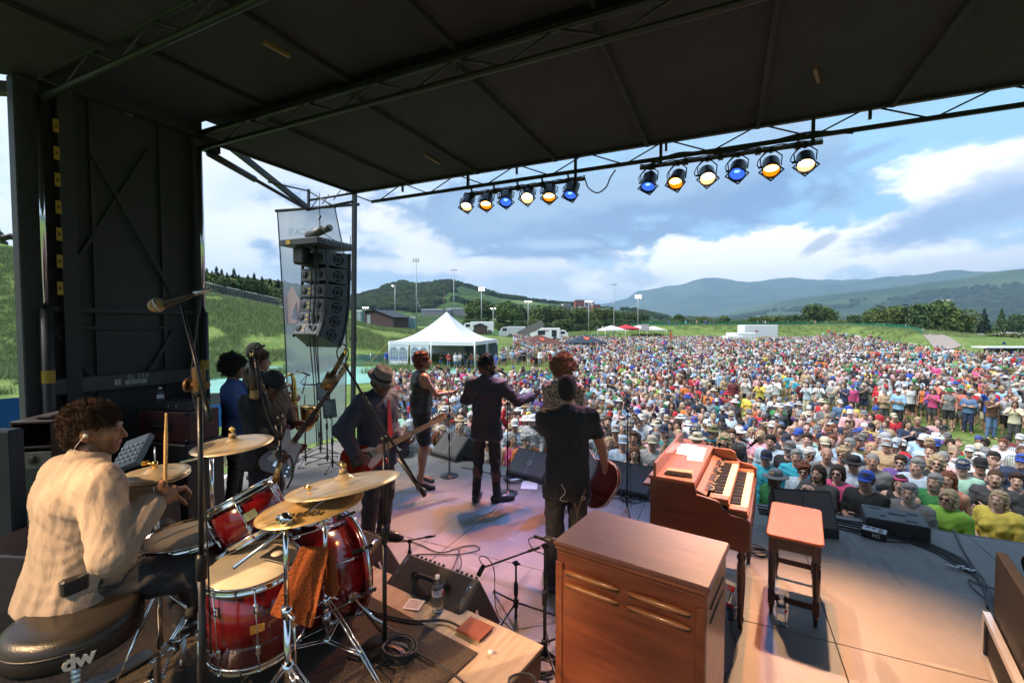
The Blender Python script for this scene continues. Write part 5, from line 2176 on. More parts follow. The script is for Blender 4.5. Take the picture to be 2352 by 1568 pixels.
wedge_at('wide grey-faced monitor behind the organ bench',(1797,1226),(1915,1236),w=.56,d=.27,h=.40)
FSP=G(2053,1182,.14)
sb=empty('fill_speaker',(FSP.x,FSP.y,0),R(-6),label='black box speaker with slotted top just beyond the stage edge',cat='speaker')
MB().box((0,0,-.63),(.50,.42,1.54),bev=.012).build('cabinet',bkp,sb)
m=MB()
for (x_,y_,a_,b_)in ((-.14,.12,.10,.03),(.03,.03,.14,.05),(.16,.10,.08,.03),(.12,-.12,.10,.03),(-.10,-.08,.05,.03)):
 m.box((x_,y_,.141),(a_,b_,.004))
pieces(m,'slot',rubber,sb)
MB().box((.05,-.212,.02),(.10,.004,.008)).build('badge',steel,sb)
# tilted guitar amplifiers
def obox(name,o,u,v,w,material,parent,bev=.01):
 """box from a corner o with edge vectors u, v, w (made square)"""
 X=u.normalized()
 Y=(v-X*v.dot(X)).normalized()
 Z=X.cross(Y)
 if Z.dot(w)<0:
  Z=-Z
 a,b_,c_=u.length,v.length,w.length
 M_=basis(o+X*a/2+Y*b_/2+Z*c_/2,X,Y,X.cross(Y))
 ob=MB().box((0,0,0),(a,b_,c_),bev=bev).build(name,material,parent)
 ob.matrix_local=M_
 return ob,X,Y,Z
def combo(label,TL,TR,BL,hgt):
 e=empty('guitar_amp',(0,0,0),label=label,cat='guitar amplifier')
 u,v=TR-TL,BL-TL
 X=u.normalized()
 Y=(v-X*v.dot(X)).normalized()
 Z=X.cross(Y)
 if Z.z>0:
  Z=-Z
 v=Y*max(v.length,.245)
 ob,X,Y,Z2=obox('cabinet',TL,u,v,Z*hgt,tolex,e,bev=.014)
 N_=-Z
 L_=u.length
 c_=TL+u/2+v*.5
 m=MB()
 h0,h1=c_-X*.13,c_+X*.13
 m.tube([h0,h0+N_*.022+X*.03,c_+N_*.034,h1+N_*.022-X*.03,h1],[.012,.013,.014,.013,.012],8)
 m.build('handle',rubber,e)
 m=MB()
 for p_ in (h0,h1):
  m.beam(p_-X*.03+N_*.004,p_+X*.03+N_*.004,.034,.006,N_)
 pieces(m,'handle_cap',chrome,e)
 m=MB()
 for s in (.06,.94):
  a=TL+u*s+Y*.03+N_*.004
  b_=TL+u*s+Y*(v.length-.04)+N_*.004
  pts=[a-X*.007,b_-X*.007,b_+X*.007,a+X*.007]
  m.tube(pts,.0022,5,closed=True)
 pieces(m,'tilt_strap',chrome,e)
 m=MB()
 for i in range(14):
  if i in (7,8):
   continue
  p_=TL+u*(.12+.8*i/13)-Y*.002
  m.cyl(p_+Z*.03,p_+Z*.03-Y*.018,.010,.008,n=8)
 pieces(m,'control_knob',rubber,e)
 a=TR+Y*(v.length*.55)+X*.004+Z*.12
 m=MB()
 m.beam(a,a+Z*(hgt-.1)+Vc((0,0,-.03)),.016,.004,X)
 m.cyl(a-X*.003,a+X*.008,.012,n=10)
 m.build('tilt_leg',chrome,e)
 return e
combo('nearer tilted guitar amplifier with a strap handle behind the water bottle',Vc((-1.99,2.50,.52)),Vc((-1.36,2.42,.52)),Vc((-2.03,2.30,.40)),.46)
combo('farther tilted guitar amplifier partly hidden behind the bass drum',Vc((-2.93,2.72,.50)),Vc((-2.32,2.64,.50)),Vc((-2.97,2.52,.38)),.46)
# rotary speaker cabinet
lc=Vc((-.745,2.035,0))
lx=Vc((.70,-.115,0)).normalized()
ly=Vc((-lx.y,lx.x,0))
LW,LD,LH=.71,.46,1.06
les=empty('speaker_cabinet',(lc+lx*LW/2+ly*LD/2)[:],math.atan2(lx.y,lx.x),label='large polished walnut speaker cabinet with louvres, centre foreground',cat='speaker cabinet')
MB().box((0,0,.53),(LW-.03,LD-.03,LH-.06),bev=.006).build('carcass',walnut_b,les)
m=MB()
m.box((0,0,LH-.012),(LW,LD,.024),bev=.007)
m.build('top_board',walnut_t,les)
m=MB()
m.box((0,0,LH-.036),(LW-.012,LD-.012,.02),bev=.008)
m.box((0,0,LH-.058),(LW-.026,LD-.026,.016),bev=.005)
m.build('top_moulding',walnut_b,les)
bp_=empty('back_panel',(0,-LD/2+.012,0))
bp_.parent=les
KIDS.setdefault(les.name,[]).append(bp_)
bo=MB().box((0,0,.47),(LW-.075,.012,.92),bev=.003).build('board',walnut_b,bp_)
for s in (-1,1):
 MB().box((s*(LW/2-.035),-.012,.50),(.038,.014,.93),bev=.004).build('stile',walnut_b,les,loc=(0,-LD/2+.018,0))
lou=wood('louvre_wood',(.22,.075,.022),(.40,.15,.045),.3,2.4,axis=0,coat=.4)
for r_ in range(2):
 for c_ in range(2):
  z_=LH-.125-r_*.060
  x_=(-.152,.152)[c_]
  w_=.275
  pts=[]
  for k in range(17):
   t=k/16
   pts.append((x_-w_/2+w_*t,-.003-.014*math.sin(PI*t)**.35,z_-.006*(1-math.sin(PI*t)**.3)))
  lo_=MB().tube(pts,[.002+.0125*math.sin(PI*min(1,max(0,k/16)))**.4 for k in range(17)],8).build('louvre',lou,les,loc=(0,-LD/2+.006,0))
  MB().box((x_,-LD/2+.0035,z_-.019),(w_*.94,.006,.012),bev=.002).build('slot',rubber,les)
for r_ in range(2):
 MB().box((LW/2-.0135,0,LH-.13-r_*.06),(.006,LD*.62,.012),bev=.002).build('slot',rubber,les)
MB().box((LW/2-.013,-LD/2+.03,.55),(.008,.012,.03)).build('lock_plate',steel,les)
for s in (-1,1):
 for t in (-1,1):
  MB().cyl((s*.28,t*.17-.01,.03),(s*.28,t*.17+.01,.03),.03,n=12).build('caster',rubber,les)
  # organ console
OX0,OY0=-.50,3.46
orz=R(-5)
ox=Vc((math.cos(orz),math.sin(orz),0))
oy=Vc((-ox.y,ox.x,0))
ODp,OLn=.74,1.12
org=empty('organ',(Vc((-.50,3.46,0)))[:],orz,label='wooden two-manual organ console with open keyboards turned to the right',cat='organ')
org.scale=(.90,1,1)
prof=[(0,.60),(.70,.55),(.735,.58),(.735,.775),(.70,.79),(.60,.795),(.545,.83),(.53,.865),(.50,.875),(.36,.895),(.345,.955),(.32,.965),(0,.965)]
Mx=Mx_.Rotation(PI/2,4,'X')
MB().prism(prof,.035,Mx_.Translation((0,.0175,0))@Mx,bev=.006).build('near_cheek',ogw,org)
prof2=[(0,.60),(.70,.55),(.735,.58),(.735,.84),(.69,.865),(.60,.875),(.56,.90),(.545,.955),(.50,.975),(.02,.975)]
MB().prism(prof2,.035,Mx_.Translation((0,OLn-.0175,0))@Mx,bev=.006).build('far_cheek',ogt,org)
MB().box((.015,OLn/2,.78),(.03,OLn-.07,.36)).build('rear_board',ogw,org)
MB().box((.36,OLn/2,.585),(.68,OLn-.07,.03)).build('bottom_board',ogw,org)
MB().box((.725,OLn/2,.66),(.024,OLn-.07,.20),bev=.004).build('front_rail',ogw,org)
MB().box((.165,OLn/2,.972),(.36,OLn+.02,.022),bev=.006).build('lid',ogt,org)
MB().box((.035,OLn/2+.01,1.03),(.022,OLn+.02,.10),bev=.004).build('music_rail',ogt,org)
MB().box((-.03,.10,.90),(.07,.16,.02),bev=.004).build('rear_ledge',ogw,org)
MB().box((.335,OLn/2,.93),(.012,OLn-.07,.07)).build('fall_board',ogt,org)
ivory=mat('ivory_keys',(.62,.50,.30),.35)
ebony=mat('black_keys',(.018,.015,.014),.3)
MB().box((.385,OLn/2,.895),(.085,OLn-.075,.02),M=Mx_.Rotation(R(18),3,'Y'),bev=.003).build('drawbar_panel',ogt,org)
m=MB()
mb2=MB()
for i in range(38):
 y_=.12+i*.0225
 if i in (9,10,19,20,28,29):
  continue
 ln=.015+.03*((i*7)%5)/5
 m.beam((.40,y_,.905),(.42+ln,y_,.900),.007,.004)
 (mb2 if i%3 else m).box((.424+ln,y_,.903),(.014,.016,.012),bev=.003)
tag(m.build('drawbars',bkl,org),kind='stuff')
tag(mb2.build('drawbar_knobs',ivory,org),kind='stuff')
for k,(x0,z0)in enumerate(((.445,.872),(.575,.815))):
 mw,mk=MB(),MB()
 n_=36
 y0,y1=.13,OLn-.13
 st_=(y1-y0)/n_
 for i in range(n_):
  mw.box((x0+.07,y0+st_*(i+.5),z0),(.14,st_-.0014,.018),bev=.002)
  if i%7 not in (2,6)and i<n_-1:
   mk.box((x0+.042,y0+st_*(i+1),z0+.013),(.088,.012,.014),bev=.002)
 mw.build('white_keys',ivory,org)
 mk.build('black_keys',ebony,org)
 for yy in (.08,OLn-.085):
  MB().box((x0+.07,yy,z0+.002),(.14,.088,.024),bev=.005).build('key_block',ogt,org)
 MB().box((x0+.07,OLn/2,z0-.02),(.15,OLn-.075,.02)).build('key_bed',ogt,org)
for (x_,y_)in ((.68,.05),(.68,OLn-.05),(.06,.05),(.06,OLn-.05)):
 MB().lathe([(.030,.57),(.032,.55),(.022,.53),(.033,.51),(.033,.49),(.024,.475),(.030,.44),(.032,.38),(.022,.10),(.018,.09),(.026,.075),(.022,.05),(.016,.0),(0,0)][::-1],
  (x_,y_,0),(0,0,1),n=16).build('leg',dkw,org)
for i,(x_,y_,a_,w_,l_)in enumerate(((.16,.84,2,.22,.32),(.22,.64,6,.12,.22),(.10,.92,-8,.14,.25))):
 p_=Vc((-.50,3.46,0))+ox*x_+oy*y_+Vc((0,0,.9855+.0012*i))
 o=MB().box((0,0,0),(w_,l_,.001)).build('sheet_of_paper',paper_mat,None,loc=p_[:],rot=(0,0,orz+R(a_)))
 tag(o,('large white sheet of paper lying on the organ lid','small white sheet overlapping the larger one on the organ lid','white sheet tucked by the organ music rail')[i],
  'paper','papers on the organ')
cm_=mat('tan_cloth',(.40,.32,.20),.95,var=.15,vscale=40,bump=.6,bscale=200)
rows=[]
p_=Vc((-.50,3.46,.985))+ox*.18+oy*.12
cl=MB()
for k in range(3):
 cl.box((.003*k,.002*k,.006+k*.010),(.20-.01*k,.085-.004*k,.0095),bev=.004)
o=cl.build('folded_cloth',cm_,None,loc=p_[:],rot=(0,0,orz+R(4)))
tag(o,'folded tan cloth on the near end of the organ lid','cloth')
bt=[Vc((.37,4.40,0)),Vc((.71,4.34,0)),Vc((.63,3.66,0)),Vc((.27,3.70,0))]
bc=sum(bt,Vc())/4
bl_=((bt[0]+bt[1])/2-(bt[2]+bt[3])/2)
brz=math.atan2(bl_.y,bl_.x)-PI/2
BW,BL_=.35,.72
ben=empty('organ_bench',bc[:],brz,label='wooden organ bench with glossy orange top and turned legs',cat='bench')
hw,hl=BW/2,BL_/2
outl=[]
for (cx,cy,a0)in ((hw-.04,hl-.04,0),(-hw+.04,hl-.04,90),(-hw+.04,-hl+.04,180),(hw-.04,-hl+.04,270)):
 for k in range(5):
  a=R(a0+k*22.5)
  outl.append((cx+.04*math.cos(a),cy+.04*math.sin(a)))
MB().prism(outl,.022,Mx_.Translation((0,0,.589)),bev=.006).build('seat',bench_w,ben)
for s in (-1,1):
 MB().box((s*(hw-.035),0,.535),(.018,BL_-.08,.085)).build('apron',dkw,ben)
 MB().box((0,s*(hl-.045),.535),(BW-.08,.018,.085)).build('apron',dkw,ben)
 MB().box((0,s*(hl-.05),.13),(BW-.09,.020,.045),bev=.004).build('stretcher',dkw,ben)
lgm=None
for sx in (-1,1):
 for sy in (-1,1):
  lp=(sx*(hw-.04),sy*(hl-.05),0)
  MB().lathe([(0,0),(.012,0),(.016,.05),(.020,.055),(.017,.07),(.019,.08),(.025,.085)],lp,n=14).box((lp[0],lp[1],.13),(.044,.044,.10),bev=.004).lathe([(.022,.18),(.016,.19),
   (.021,.21),(.026,.40),(.019,.415),(.026,.43),(.018,.445),(.026,.46)],lp,n=14).box((lp[0],lp[1],.52),(.046,.046,.13),bev=.004).build('leg',dkw,ben)
  # water bottles
def bottle(label,p,s=1.0,group='water bottles'):
 e=empty('water_bottle',p,random.uniform(0,6),label=label,cat='bottle',group=group)
 pr=[(0,0),(.028,0),(.032,.006),(.031,.02),(.032,.035),(.028,.06),(.027,.075),(.031,.085),(.032,.095),(.032,.14),(.031,.145),(.030,.155),(.025,.172),(.014,.190),(.0125,.193),
  (.0125,.202)]
 MB().lathe([(a*s,b_*s)for a,b_ in pr],(0,0,0),n=24).build('bottle_body',clear_plastic,e)
 MB().lathe([(.0323*s,.098*s),(.0327*s,.099*s),(.0327*s,.138*s),(.0323*s,.139*s)],(0,0,0),n=24).build('label_band',label_w,e)
 MB().box((0,-.0326*s,.118*s),(.024*s,.004,.020*s)).build('label_patch',red_cap,e)
 MB().lathe([(0,.216),(.014,.215),(.0145,.202),(.0145,.196),(0,.195)][::-1],(0,0,0),n=16).build('cap',wpt,e)
 return e
bottle('water bottle standing on the riser in front of the tilted amplifier',G(1005,1402,.4)[:])
bottle('half full water bottle standing under the organ bench',G(1793,1435,0)[:])
bottle('water bottle on top of the black rack unit by the end wall',(-5.40,2.52,1.225))
bottle('small water bottle on the stage floor near the stands',G(684,1075,0)[:])
bottle('water bottle standing at the stage edge behind the bench',G(1712,1140,0)[:])
p_=G(1681,1420,0)
sp=empty('spray_bottle',p_[:],R(-25),label='spray bottle with red trigger and blue cleaning liquid by the cabinet',cat='spray bottle')
MB().lathe([(0,0),(.034,0),(.036,.01),(.036,.10),(.030,.14),(.018,.185),(.013,.20),(.013,.215)],(0,0,0),n=20,sx=1.15,sy=.8).build('bottle_body',clear_plastic,sp)
MB().lathe([(0,.004),(.032,.004),(.034,.012),(.034,.075),(0,.075)],(0,0,0),n=20,sx=1.15,sy=.8).build('blue_liquid',mat('blue_liquid',(.02,.20,.45),.2,trans=.3),sp)
MB().box((0,-.031,.09),(.055,.004,.065),bev=.001).build('label_patch',mat('label_blue',(.03,.10,.35),.5),sp)
MB().box((0,-.0335,.108),(.05,.002,.028)).build('label_patch',red_cap,sp)
MB().cyl((0,0,.205),(0,0,.235),.016,n=12).build('collar',red_cap,sp)
MB().box((-.012,0,.255),(.085,.022,.028),bev=.006).build('nozzle_head',wpt,sp)
MB().tube([(-.02,0,.245),(-.032,0,.22),(-.03,0,.195)],.006,6).build('trigger',red_cap,sp)
w_=empty('leather_wallet',G(1090,1447,.403)[:],R(-8),label='folded rust brown cloth square on the plywood corner of the riser',cat='folded cloth')
m=MB()
rust=mat('rust_cloth',(.26,.075,.035),.8,var=.12,vscale=30,bump=.4,bscale=150)
for k in range(3):
 MB().box((.002*k,0,.004+k*.006),(.165,.13,.006),bev=.0025).build('fold',rust,w_)
o=MB().lathe([(0,0),(.014,0),(.014,.006),(0,.008)],G(1127,1457+40,.412),n=14).build('bottle_cap',wpt)
o.location=(0,0,0)
tag(o,'white plastic bottle cap lying on the carpet','cap')
o=MB().box((0,0,0),(.11,.10,.0012)).build('set_list',paper_mat,None,loc=G(951,1387,.405)[:],rot=(R(2),R(-3),R(12)))
tag(o,'small printed set list lying on the riser beside the bottle','paper')
m=MB()
for i in range(7):
 m.box((-.005,.036-i*.011,.0011),(.075-.02*((i*3)%3),.003,.0006))
m.build('print_lines',mat('print_grey',(.25,.25,.28),.8),o)
for (px,py,wd,ln,a_,lab)in ((1216,1113,.21,.30,20,'white set list on the floor by the suited singer\'s mic base'),(1182,1102,.10,.2,-30,'white paper tucked behind the suited singer\'s feet'),
 (508,1098,.30,.10,-50,'white strip of tape on the deck near the bassist')):
 o=MB().box((0,0,0),(wd,ln,.001)).build('sheet_of_paper',paper_mat,None,loc=G(px,py,.0035)[:],rot=(0,0,R(a_)))
 tag(o,lab,'paper','papers on the deck')
p_=G(2008,1232,0)
dbx=empty('junction_box',p_[:],R(-18),label='grey cable junction box with white marked top near the stage edge',cat='box')
MB().box((0,0,.035),(.20,.14,.07),bev=.006).build('case',bkl,dbx)
MB().box((0,0,.0715),(.185,.125,.003)).build('top_plate',mat('box_plate',(.5,.52,.54),.5),dbx)
m=MB()
for i in range(3):
 m.box((-.055+.05*i,.02,.074),(.03,.03,.003))
m.box((.05,-.03,.074),(.04,.03,.003))
m.build('sockets',bkl,dbx)
text_obj('M2','marking',.05,basis((.02,-.0712,.035),(1,0,0),(0,0,1),(0,-1,0)),mat('marker_white',(.5,.52,.55),.6),dbx,bold=.001)
# cables
def cable(label,pts,r=.0055,z=.008,name='cable',world=False,group=None):
 P_=[Vc(q)if world else G(q[0],q[1],q[2]if len(q)>2 else z)for q in pts]
 o=MB().tube(spl(P_,7),r,6).build(name,cbm)
 return tag(o,label,'cable',group)
base=[(1740,1160),(1840,1178),(1915,1190),(2010,1208),(2080,1226),(2160,1256),(2220,1290),(2262,1336),(2278,1390),(2290,1420)]
LB=('uppermost','second','third','fourth','lowest')
for k in range(5):
 cable('%s of five black cables curving along the right stage edge'%LB[k],[(x_+k*(3 if i>6 else 1)-8*(i>6)*(k%2),y_+k*5*(1 if i<8 else .6)+2*math.sin(i*1.7+k),.006+.004*(k%2))for i,
  (x_,y_)in enumerate(base)],r=.0085 if k%2 else .007,group='cables along the stage edge')
cable('thin black cable sagging across the deck from the bench monitor',[(1905,1205),(1960,1222),(2020,1240),(2090,1246),(2130,1256),(2200,1300),(2230,1312)],r=.005)
cable('thin cable looping to the connectors at right',[(2290,1352),(2250,1342),(2225,1330),(2235,1350),(2270,1380),(2275,1400)],r=.0045)
cable('grey cable rising from the deck edge beside the barricade',[(2268,1395),(2262,1350),(2235,1300),(2210,1258),(2190,1215)],r=.008)
for i,(px,py)in enumerate(((2182,1298),(2196,1302),(2208,1300),(2220,1306),(2234,1310))):
 a=G(px,py,.02)
 e=MB().cyl(a-Vc((.035,.01,0)),a+Vc((.02,.012*(i-2)*.4,0)),.009,n=10).build('cable_plug',steel)
 tag(e,'%s silvery cable plug in the row near the right stage edge'%('first','second','third','fourth','fifth')[i],'plug','plugs on the deck')
cable('black lead running down beside the walnut cabinet',[(1690,1408),(1678,1440),(1692,1480),(1684,1520),(1662,1560)],r=.0065)
cable('black cable slack across the coloured light pools',[(885,1228,.01),(960,1248,.01),(1010,1268,.01),(1060,1255,.01),(1090,1252,.01),(1100,1262,.01),(1050,1272,.01),(970,
 1272,.01),(940,1276,.01)],r=.005)
cable('thin cable looping over the nearer amplifier',[G(1057,1262,.02),G(1042,1300,.3),G(1020,1340,.50),G(1010,1352,.5)],world=True,r=.005)
cable('cable standing up behind the nearer amplifier knobs',[G(1052,1262,.02),G(1060,1290,.25),G(1052,1318,.47)],world=True,r=.005)
cable('cable draped over the drum carpet edge',[(822,1390,.42),(880,1410,.42),(950,1425,.42),(1020,1424,.415),(1060,1440,.415)],r=.007)
cable('thin cable trailing over the carpet to the riser corner',[(842,1400,.42),(905,1470,.42),(960,1500,.42),(1030,1540,.42),(1080,1580,.42)],r=.005)
cable('cable from the kick drum along the carpet',[(800,1500,.42),(850,1520,.42),(890,1560,.42),(900,1600,.42)],r=.005)
cable('black cable lying between the singers and the monitors',[(1060,1072),(1100,1080),(1150,1092),(1180,1090),(1220,1096)],r=.006)
cable('black cable crossing the deck at the far left',[(640,1076),(670,1062),(705,1050),(740,1040),(790,1042)],r=.006)
def coil(label,px,py,z,r,n=4):
 c_=G(px,py,z)
 m=MB()
 for k in range(n):
  pts=[]
  ox_,oy_=random.uniform(-.02,.02),random.uniform(-.02,.02)
  rr=r*random.uniform(.82,1.08)
  for i in range(28):
   a=2*PI*i/28
   pts.append((c_.x+ox_+rr*math.cos(a),c_.y+oy_+rr*.9*math.sin(a),c_.z+.008+k*.010+.006*math.sin(a*2+k)))
  m.tube(pts,.0055,5,closed=True)
 return tag(m.build('cable_coil',cbm),label,'cable')
coil('coil of black cable behind the suited singer',1182,1103,0,.13)
coil('coil of black cable right of the third monitor',1447,1146,0,.13)
coil('heap of black cable by the woman singer\'s monitor',1078,1050,0,.2,6)
coil('coil of black cable beside the organ\'s far leg',1740,1270,0,.09,4)
coil('coil of cable at the foot of the riser stand',912,1505,.41,.085,6)
coil('loop of cable on the plywood corner',1200,1562,.405,.07,1)
coil('loose cable loops on the floor behind the bassist',690,1035,0,.2,2)
coil('cable loops between the riser and the walnut cabinet',1245,1530,0,.1,4)
coil('cable heap left of the woman singer',925,1045,0,.2,5)
gb=MB().box((0,0,.07),(.42,.26,.14),bev=.01).build('pedal_board',bkl,None,loc=G(905,1045,0)[:],rot=(0,0,R(10)))
tag(gb,'small black box among cables left of the woman singer','box')
fc=empty('flight_case',(0,0,0),label='black flight case with aluminium edges at the right border',cat='flight case')
A_=G(2290,1300,.80)
case_m=mat('case_black',(.010,.009,.009),.75,var=.25,vscale=6,spec=.2)
alu=mat('aluminium',(.62,.62,.62),.35,metal=.9,rvar=.1)
o0=G(2268,1405,.30)
o0.z=0
u_=Vc((-.196,-.98,0)).normalized()
v_=Vc((.98,-.196,0)).normalized()
c_=o0+u_*.55+v_*.35
M3=basis((0,0,0),v_,-u_,(0,0,1)).to_3x3()
MB().box((c_.x,c_.y,.14),(.70,1.10,.28),M=M3,bev=.006).build('base',case_m,fc)
MB().box((o0+v_*.04+u_*.52)[:2]+(.44,)if False else (o0.x+v_.x*.05+u_.x*.50,o0.y+v_.y*.05+u_.y*.50,.42),(.05,1.0,.56),M=M3,bev=.006).build('upright_lid',case_m,fc)
m=MB()
for zz in (.285,):
 m.beam(o0+Vc((0,0,zz))-v_*.004,o0+u_*1.1+Vc((0,0,zz))-v_*.004,.035,.035)
m.beam(o0+Vc((0,0,.01))-v_*.004,o0+Vc((0,0,.28))-v_*.004,.03,.03)
m.beam(o0+Vc((0,0,.02))-v_*.004,o0+u_*1.1+Vc((0,0,.02))-v_*.004,.03,.03)
m.build('edge_extrusion',alu,fc)
m=MB()
for i in range(8):
 p_=o0+u_*(.1+i*.14)+Vc((0,0,.262))-v_*.008
 m.sphere(p_[:],.006,6,4)
m.build('rivets',steel,fc)
MB().tube(spl([o0+v_*.2+u_*.15+Vc((0,0,.45)),o0+v_*.12+u_*.1+Vc((0,0,.72)),o0+v_*.22+u_*.3+Vc((0,0,.80)),o0+v_*.4+u_*.3+Vc((0,0,.76))],8),.010,8).build('carry_cable',rubber,
 fc)
# backline at the left, in front of the end wall
lb=empty('organ_speaker',(0,0,0),label='tall brown cabinet with an open top shelf and cream back panel',cat='speaker cabinet')
A0=G(66,950,1.2)
A1=G(121,970,1.2)
sc_=4.55/pix(A0)[2]
A0,A1=DP(66,950,3.95),DP(121,970,3.75)
ztop=(A0.z+A1.z)/2
A0.z=A1.z=ztop
un=(A1-A0)
vn=Vc((-un.y,un.x,0)).normalized()
if vn.dot(CF[:3].tolist()if False else Vc(CF))<0:
 vn=-vn
side=DP(300,948,4.75)
side.z=ztop
vn=(side-A1)
vn.z=0
wl=.68
W_=un.length
vn=vn.normalized()
un=Vc((-vn.y,vn.x,0))*-1
if un.dot(A1-A0)<0:
 un=-un
M3=basis((0,0,0),un,vn,un.cross(vn)).to_3x3()
cc=A1-un*.28+vn*wl/2
W2=.30
def lbox(name,du,dv,dz,su,sv,sz,m_,bev=.004):
 c2_=A1+un*du+vn*dv
 return MB().box((c2_.x,c2_.y,dz),(su,sv,sz),M=M3,bev=bev).build(name,m_,lb)
lbox('top_board',-W2/2,wl/2,ztop-.01,W2,wl,.022,amp_brown)
lbox('side_board',-.011,wl/2,ztop/2-.01,.02,wl-.004,ztop-.024,amp_brown)
lbox('side_board',-W2+.011,wl/2,ztop/2-.01,.02,wl-.004,ztop-.024,amp_brown)
lbox('shelf',-W2/2,wl/2,ztop-.22,W2-.044,wl-.01,.02,amp_brown)
pn_=lbox('cream_panel',-W2/2,.012,ztop/2-.12,W2-.044,.016,ztop-.27,cream)
lbox('rear_board',-W2/2,wl-.02,ztop/2,W2-.044,.012,ztop-.05,amp_brown)
lbox('spec_plate',-W2/2,-.0,ztop-.52,.17,.004,.26,mat('spec_plate',(.16,.18,.13),.6,var=.3,vscale=50),.001)
m=MB()
c2_=A1-un*(W2/2)+vn*.0
m.lathe([(0,0),(.035,0),(.035,.004),(0,.004)],(c2_.x,c2_.y,ztop-.32),-vn,n=16)
m.build('round_socket',mat('socket_brown',(.10,.07,.05),.6),lb)
m=MB()
m.box((A1-un*.20+vn*(wl*.30))[:2]+(ztop+.02,)if False else (A1.x-un.x*.1+vn.x*wl*.22,A1.y-un.y*.1+vn.y*wl*.22,ztop+.02),(.12,.2,.03),M=M3,bev=.012)
tag(m.build('dark_pouch',mat('pouch',(.10,.06,.05),.8)),'dark folded pouch on top of the tall brown cabinet','pouch')
bs=empty('bass_cabinet',(0,0,0),label='tall black bass cabinet standing beside the brown one',cat='speaker cabinet')
B0=DP(432,1200,4.55)
B0=Vc((B0.x,B0.y,0))
B1=DP(285,1150,4.75)
bu=Vc((B0.x-B1.x,B0.y-B1.y,0)).normalized()
bw=.68
bv=Vc((-bu.y,bu.x,0))
Mb=basis((0,0,0),bu,bv,(0,0,1)).to_3x3()
bcn=B0-bu*bw/2+bv*.22
MB().box((bcn.x,bcn.y,.45),(bw,.44,.90),M=Mb,bev=.012).build('cabinet',bkp,bs)
hm=empty('amp_head',(0,0,0),label='oxblood covered amplifier head on top of the black bass cabinet',cat='amplifier')
MB().box((bcn.x,bcn.y,1.06),(bw-.02,.36,.31),M=Mb,bev=.012).build('case',oxblood,hm)
hp=bcn-bv*.185
MB().box((hp.x,hp.y,1.07),(.24,.012,.11),M=Mb,bev=.004).build('handle_plate',bkl,hm)
MB().tube([Vc((hp.x,hp.y,1.07))-bu*.09-bv*.01,Vc((hp.x,hp.y,1.07))-bu*.07-bv*.03,Vc((hp.x,hp.y,1.07))+bu*.07-bv*.03,Vc((hp.x,hp.y,1.07))+bu*.09-bv*.01],.012,6).build('handle',
 rubber,hm)
m=MB()
for sx in (-1,1):
 for sz in (-1,1):
  q=bcn+bu*sx*(bw/2-.03)-bv*.17
  m.box((q.x,q.y,1.06+sz*.14),(.05,.05,.05),M=Mb,bev=.01)
pieces(m,'corner_cap',bkm,hm)
ru_=empty('rack_unit',(0,0,0),label='flat black rack unit lying on the oxblood amplifier head',cat='rack unit')
q=bcn+bu*.04
MB().box((q.x,q.y,1.262),(.44,.26,.085),M=Mb,bev=.006).build('case',bkl,ru_)
m=MB()
for i in range(2):
 w2=q-bv*.132+bu*(-.02+i*.1)
 m.box((w2.x,w2.y,1.262),(.006,.004,.03),M=Mb)
m.build('indicator',mat('silver_trim',(.4,.4,.4),.4),ru_)
bpy.data.objects['water_bottle.002'].location=(bcn-bu*.25)[:2]+(1.216,)
mx_=empty('small_mixer',(0,0,0),label='small grey mixer leaning beside the drummer\'s chin',cat='mixer')
q=DP(305,1040,3.6)
MB().box((0,0,0),(.22,.30,.05),bev=.006).build('case',mat('mixer_grey',(.16,.17,.18),.5),mx_)
mx_.location=q
mx_.rotation_euler=(R(38),R(-20),YAW)
m=MB()
for i in range(5):
 for j in range(4):
  m.cyl((-.08+i*.04,-.1+j*.05,.025),(-.08+i*.04,-.1+j*.05,.04),.008,n=6)
m.build('knobs',wpt,mx_)
m=MB().box((0,0,0),(.45,.4,.75),bev=.01)
o=m.build('equipment_trunk',bkp,None,loc=(q.x,q.y,.55),rot=(0,0,YAW))
o.location.z=.375
tag(o,'dark trunk holding the small mixer behind the drummer','trunk')
mx_.location.z=.80 if q.z<.8 else q.z
o=MB().box((0,0,0),(1.0,.10,1.25),bev=.012).build('road_case',bkp,None,rot=(0,0,YAW))
q=DP(40,985,3.1)
w_=q-Vc(CR)*.5
o.location=(w_.x,w_.y,q.z/2)
o.scale=(1,1,q.z/1.25)
tag(o,'big black road case at the left border behind the drummer','road case')
m=MB().box((0,0,0),(.70,.5,1),bev=.012)
o=m.build('brown_trunk',amp_brown,None,rot=(0,0,YAW-.1))
q=DP(78,1300,2.55)
o.location=(q.x-.38,q.y+.22,q.z/2)
o.scale=(1,1,q.z)
tag(o,'dark brown trunk just behind the drummer\'s throne','trunk')
SPOT_W=1100
BACK_W=260
HAZE_D=.0001
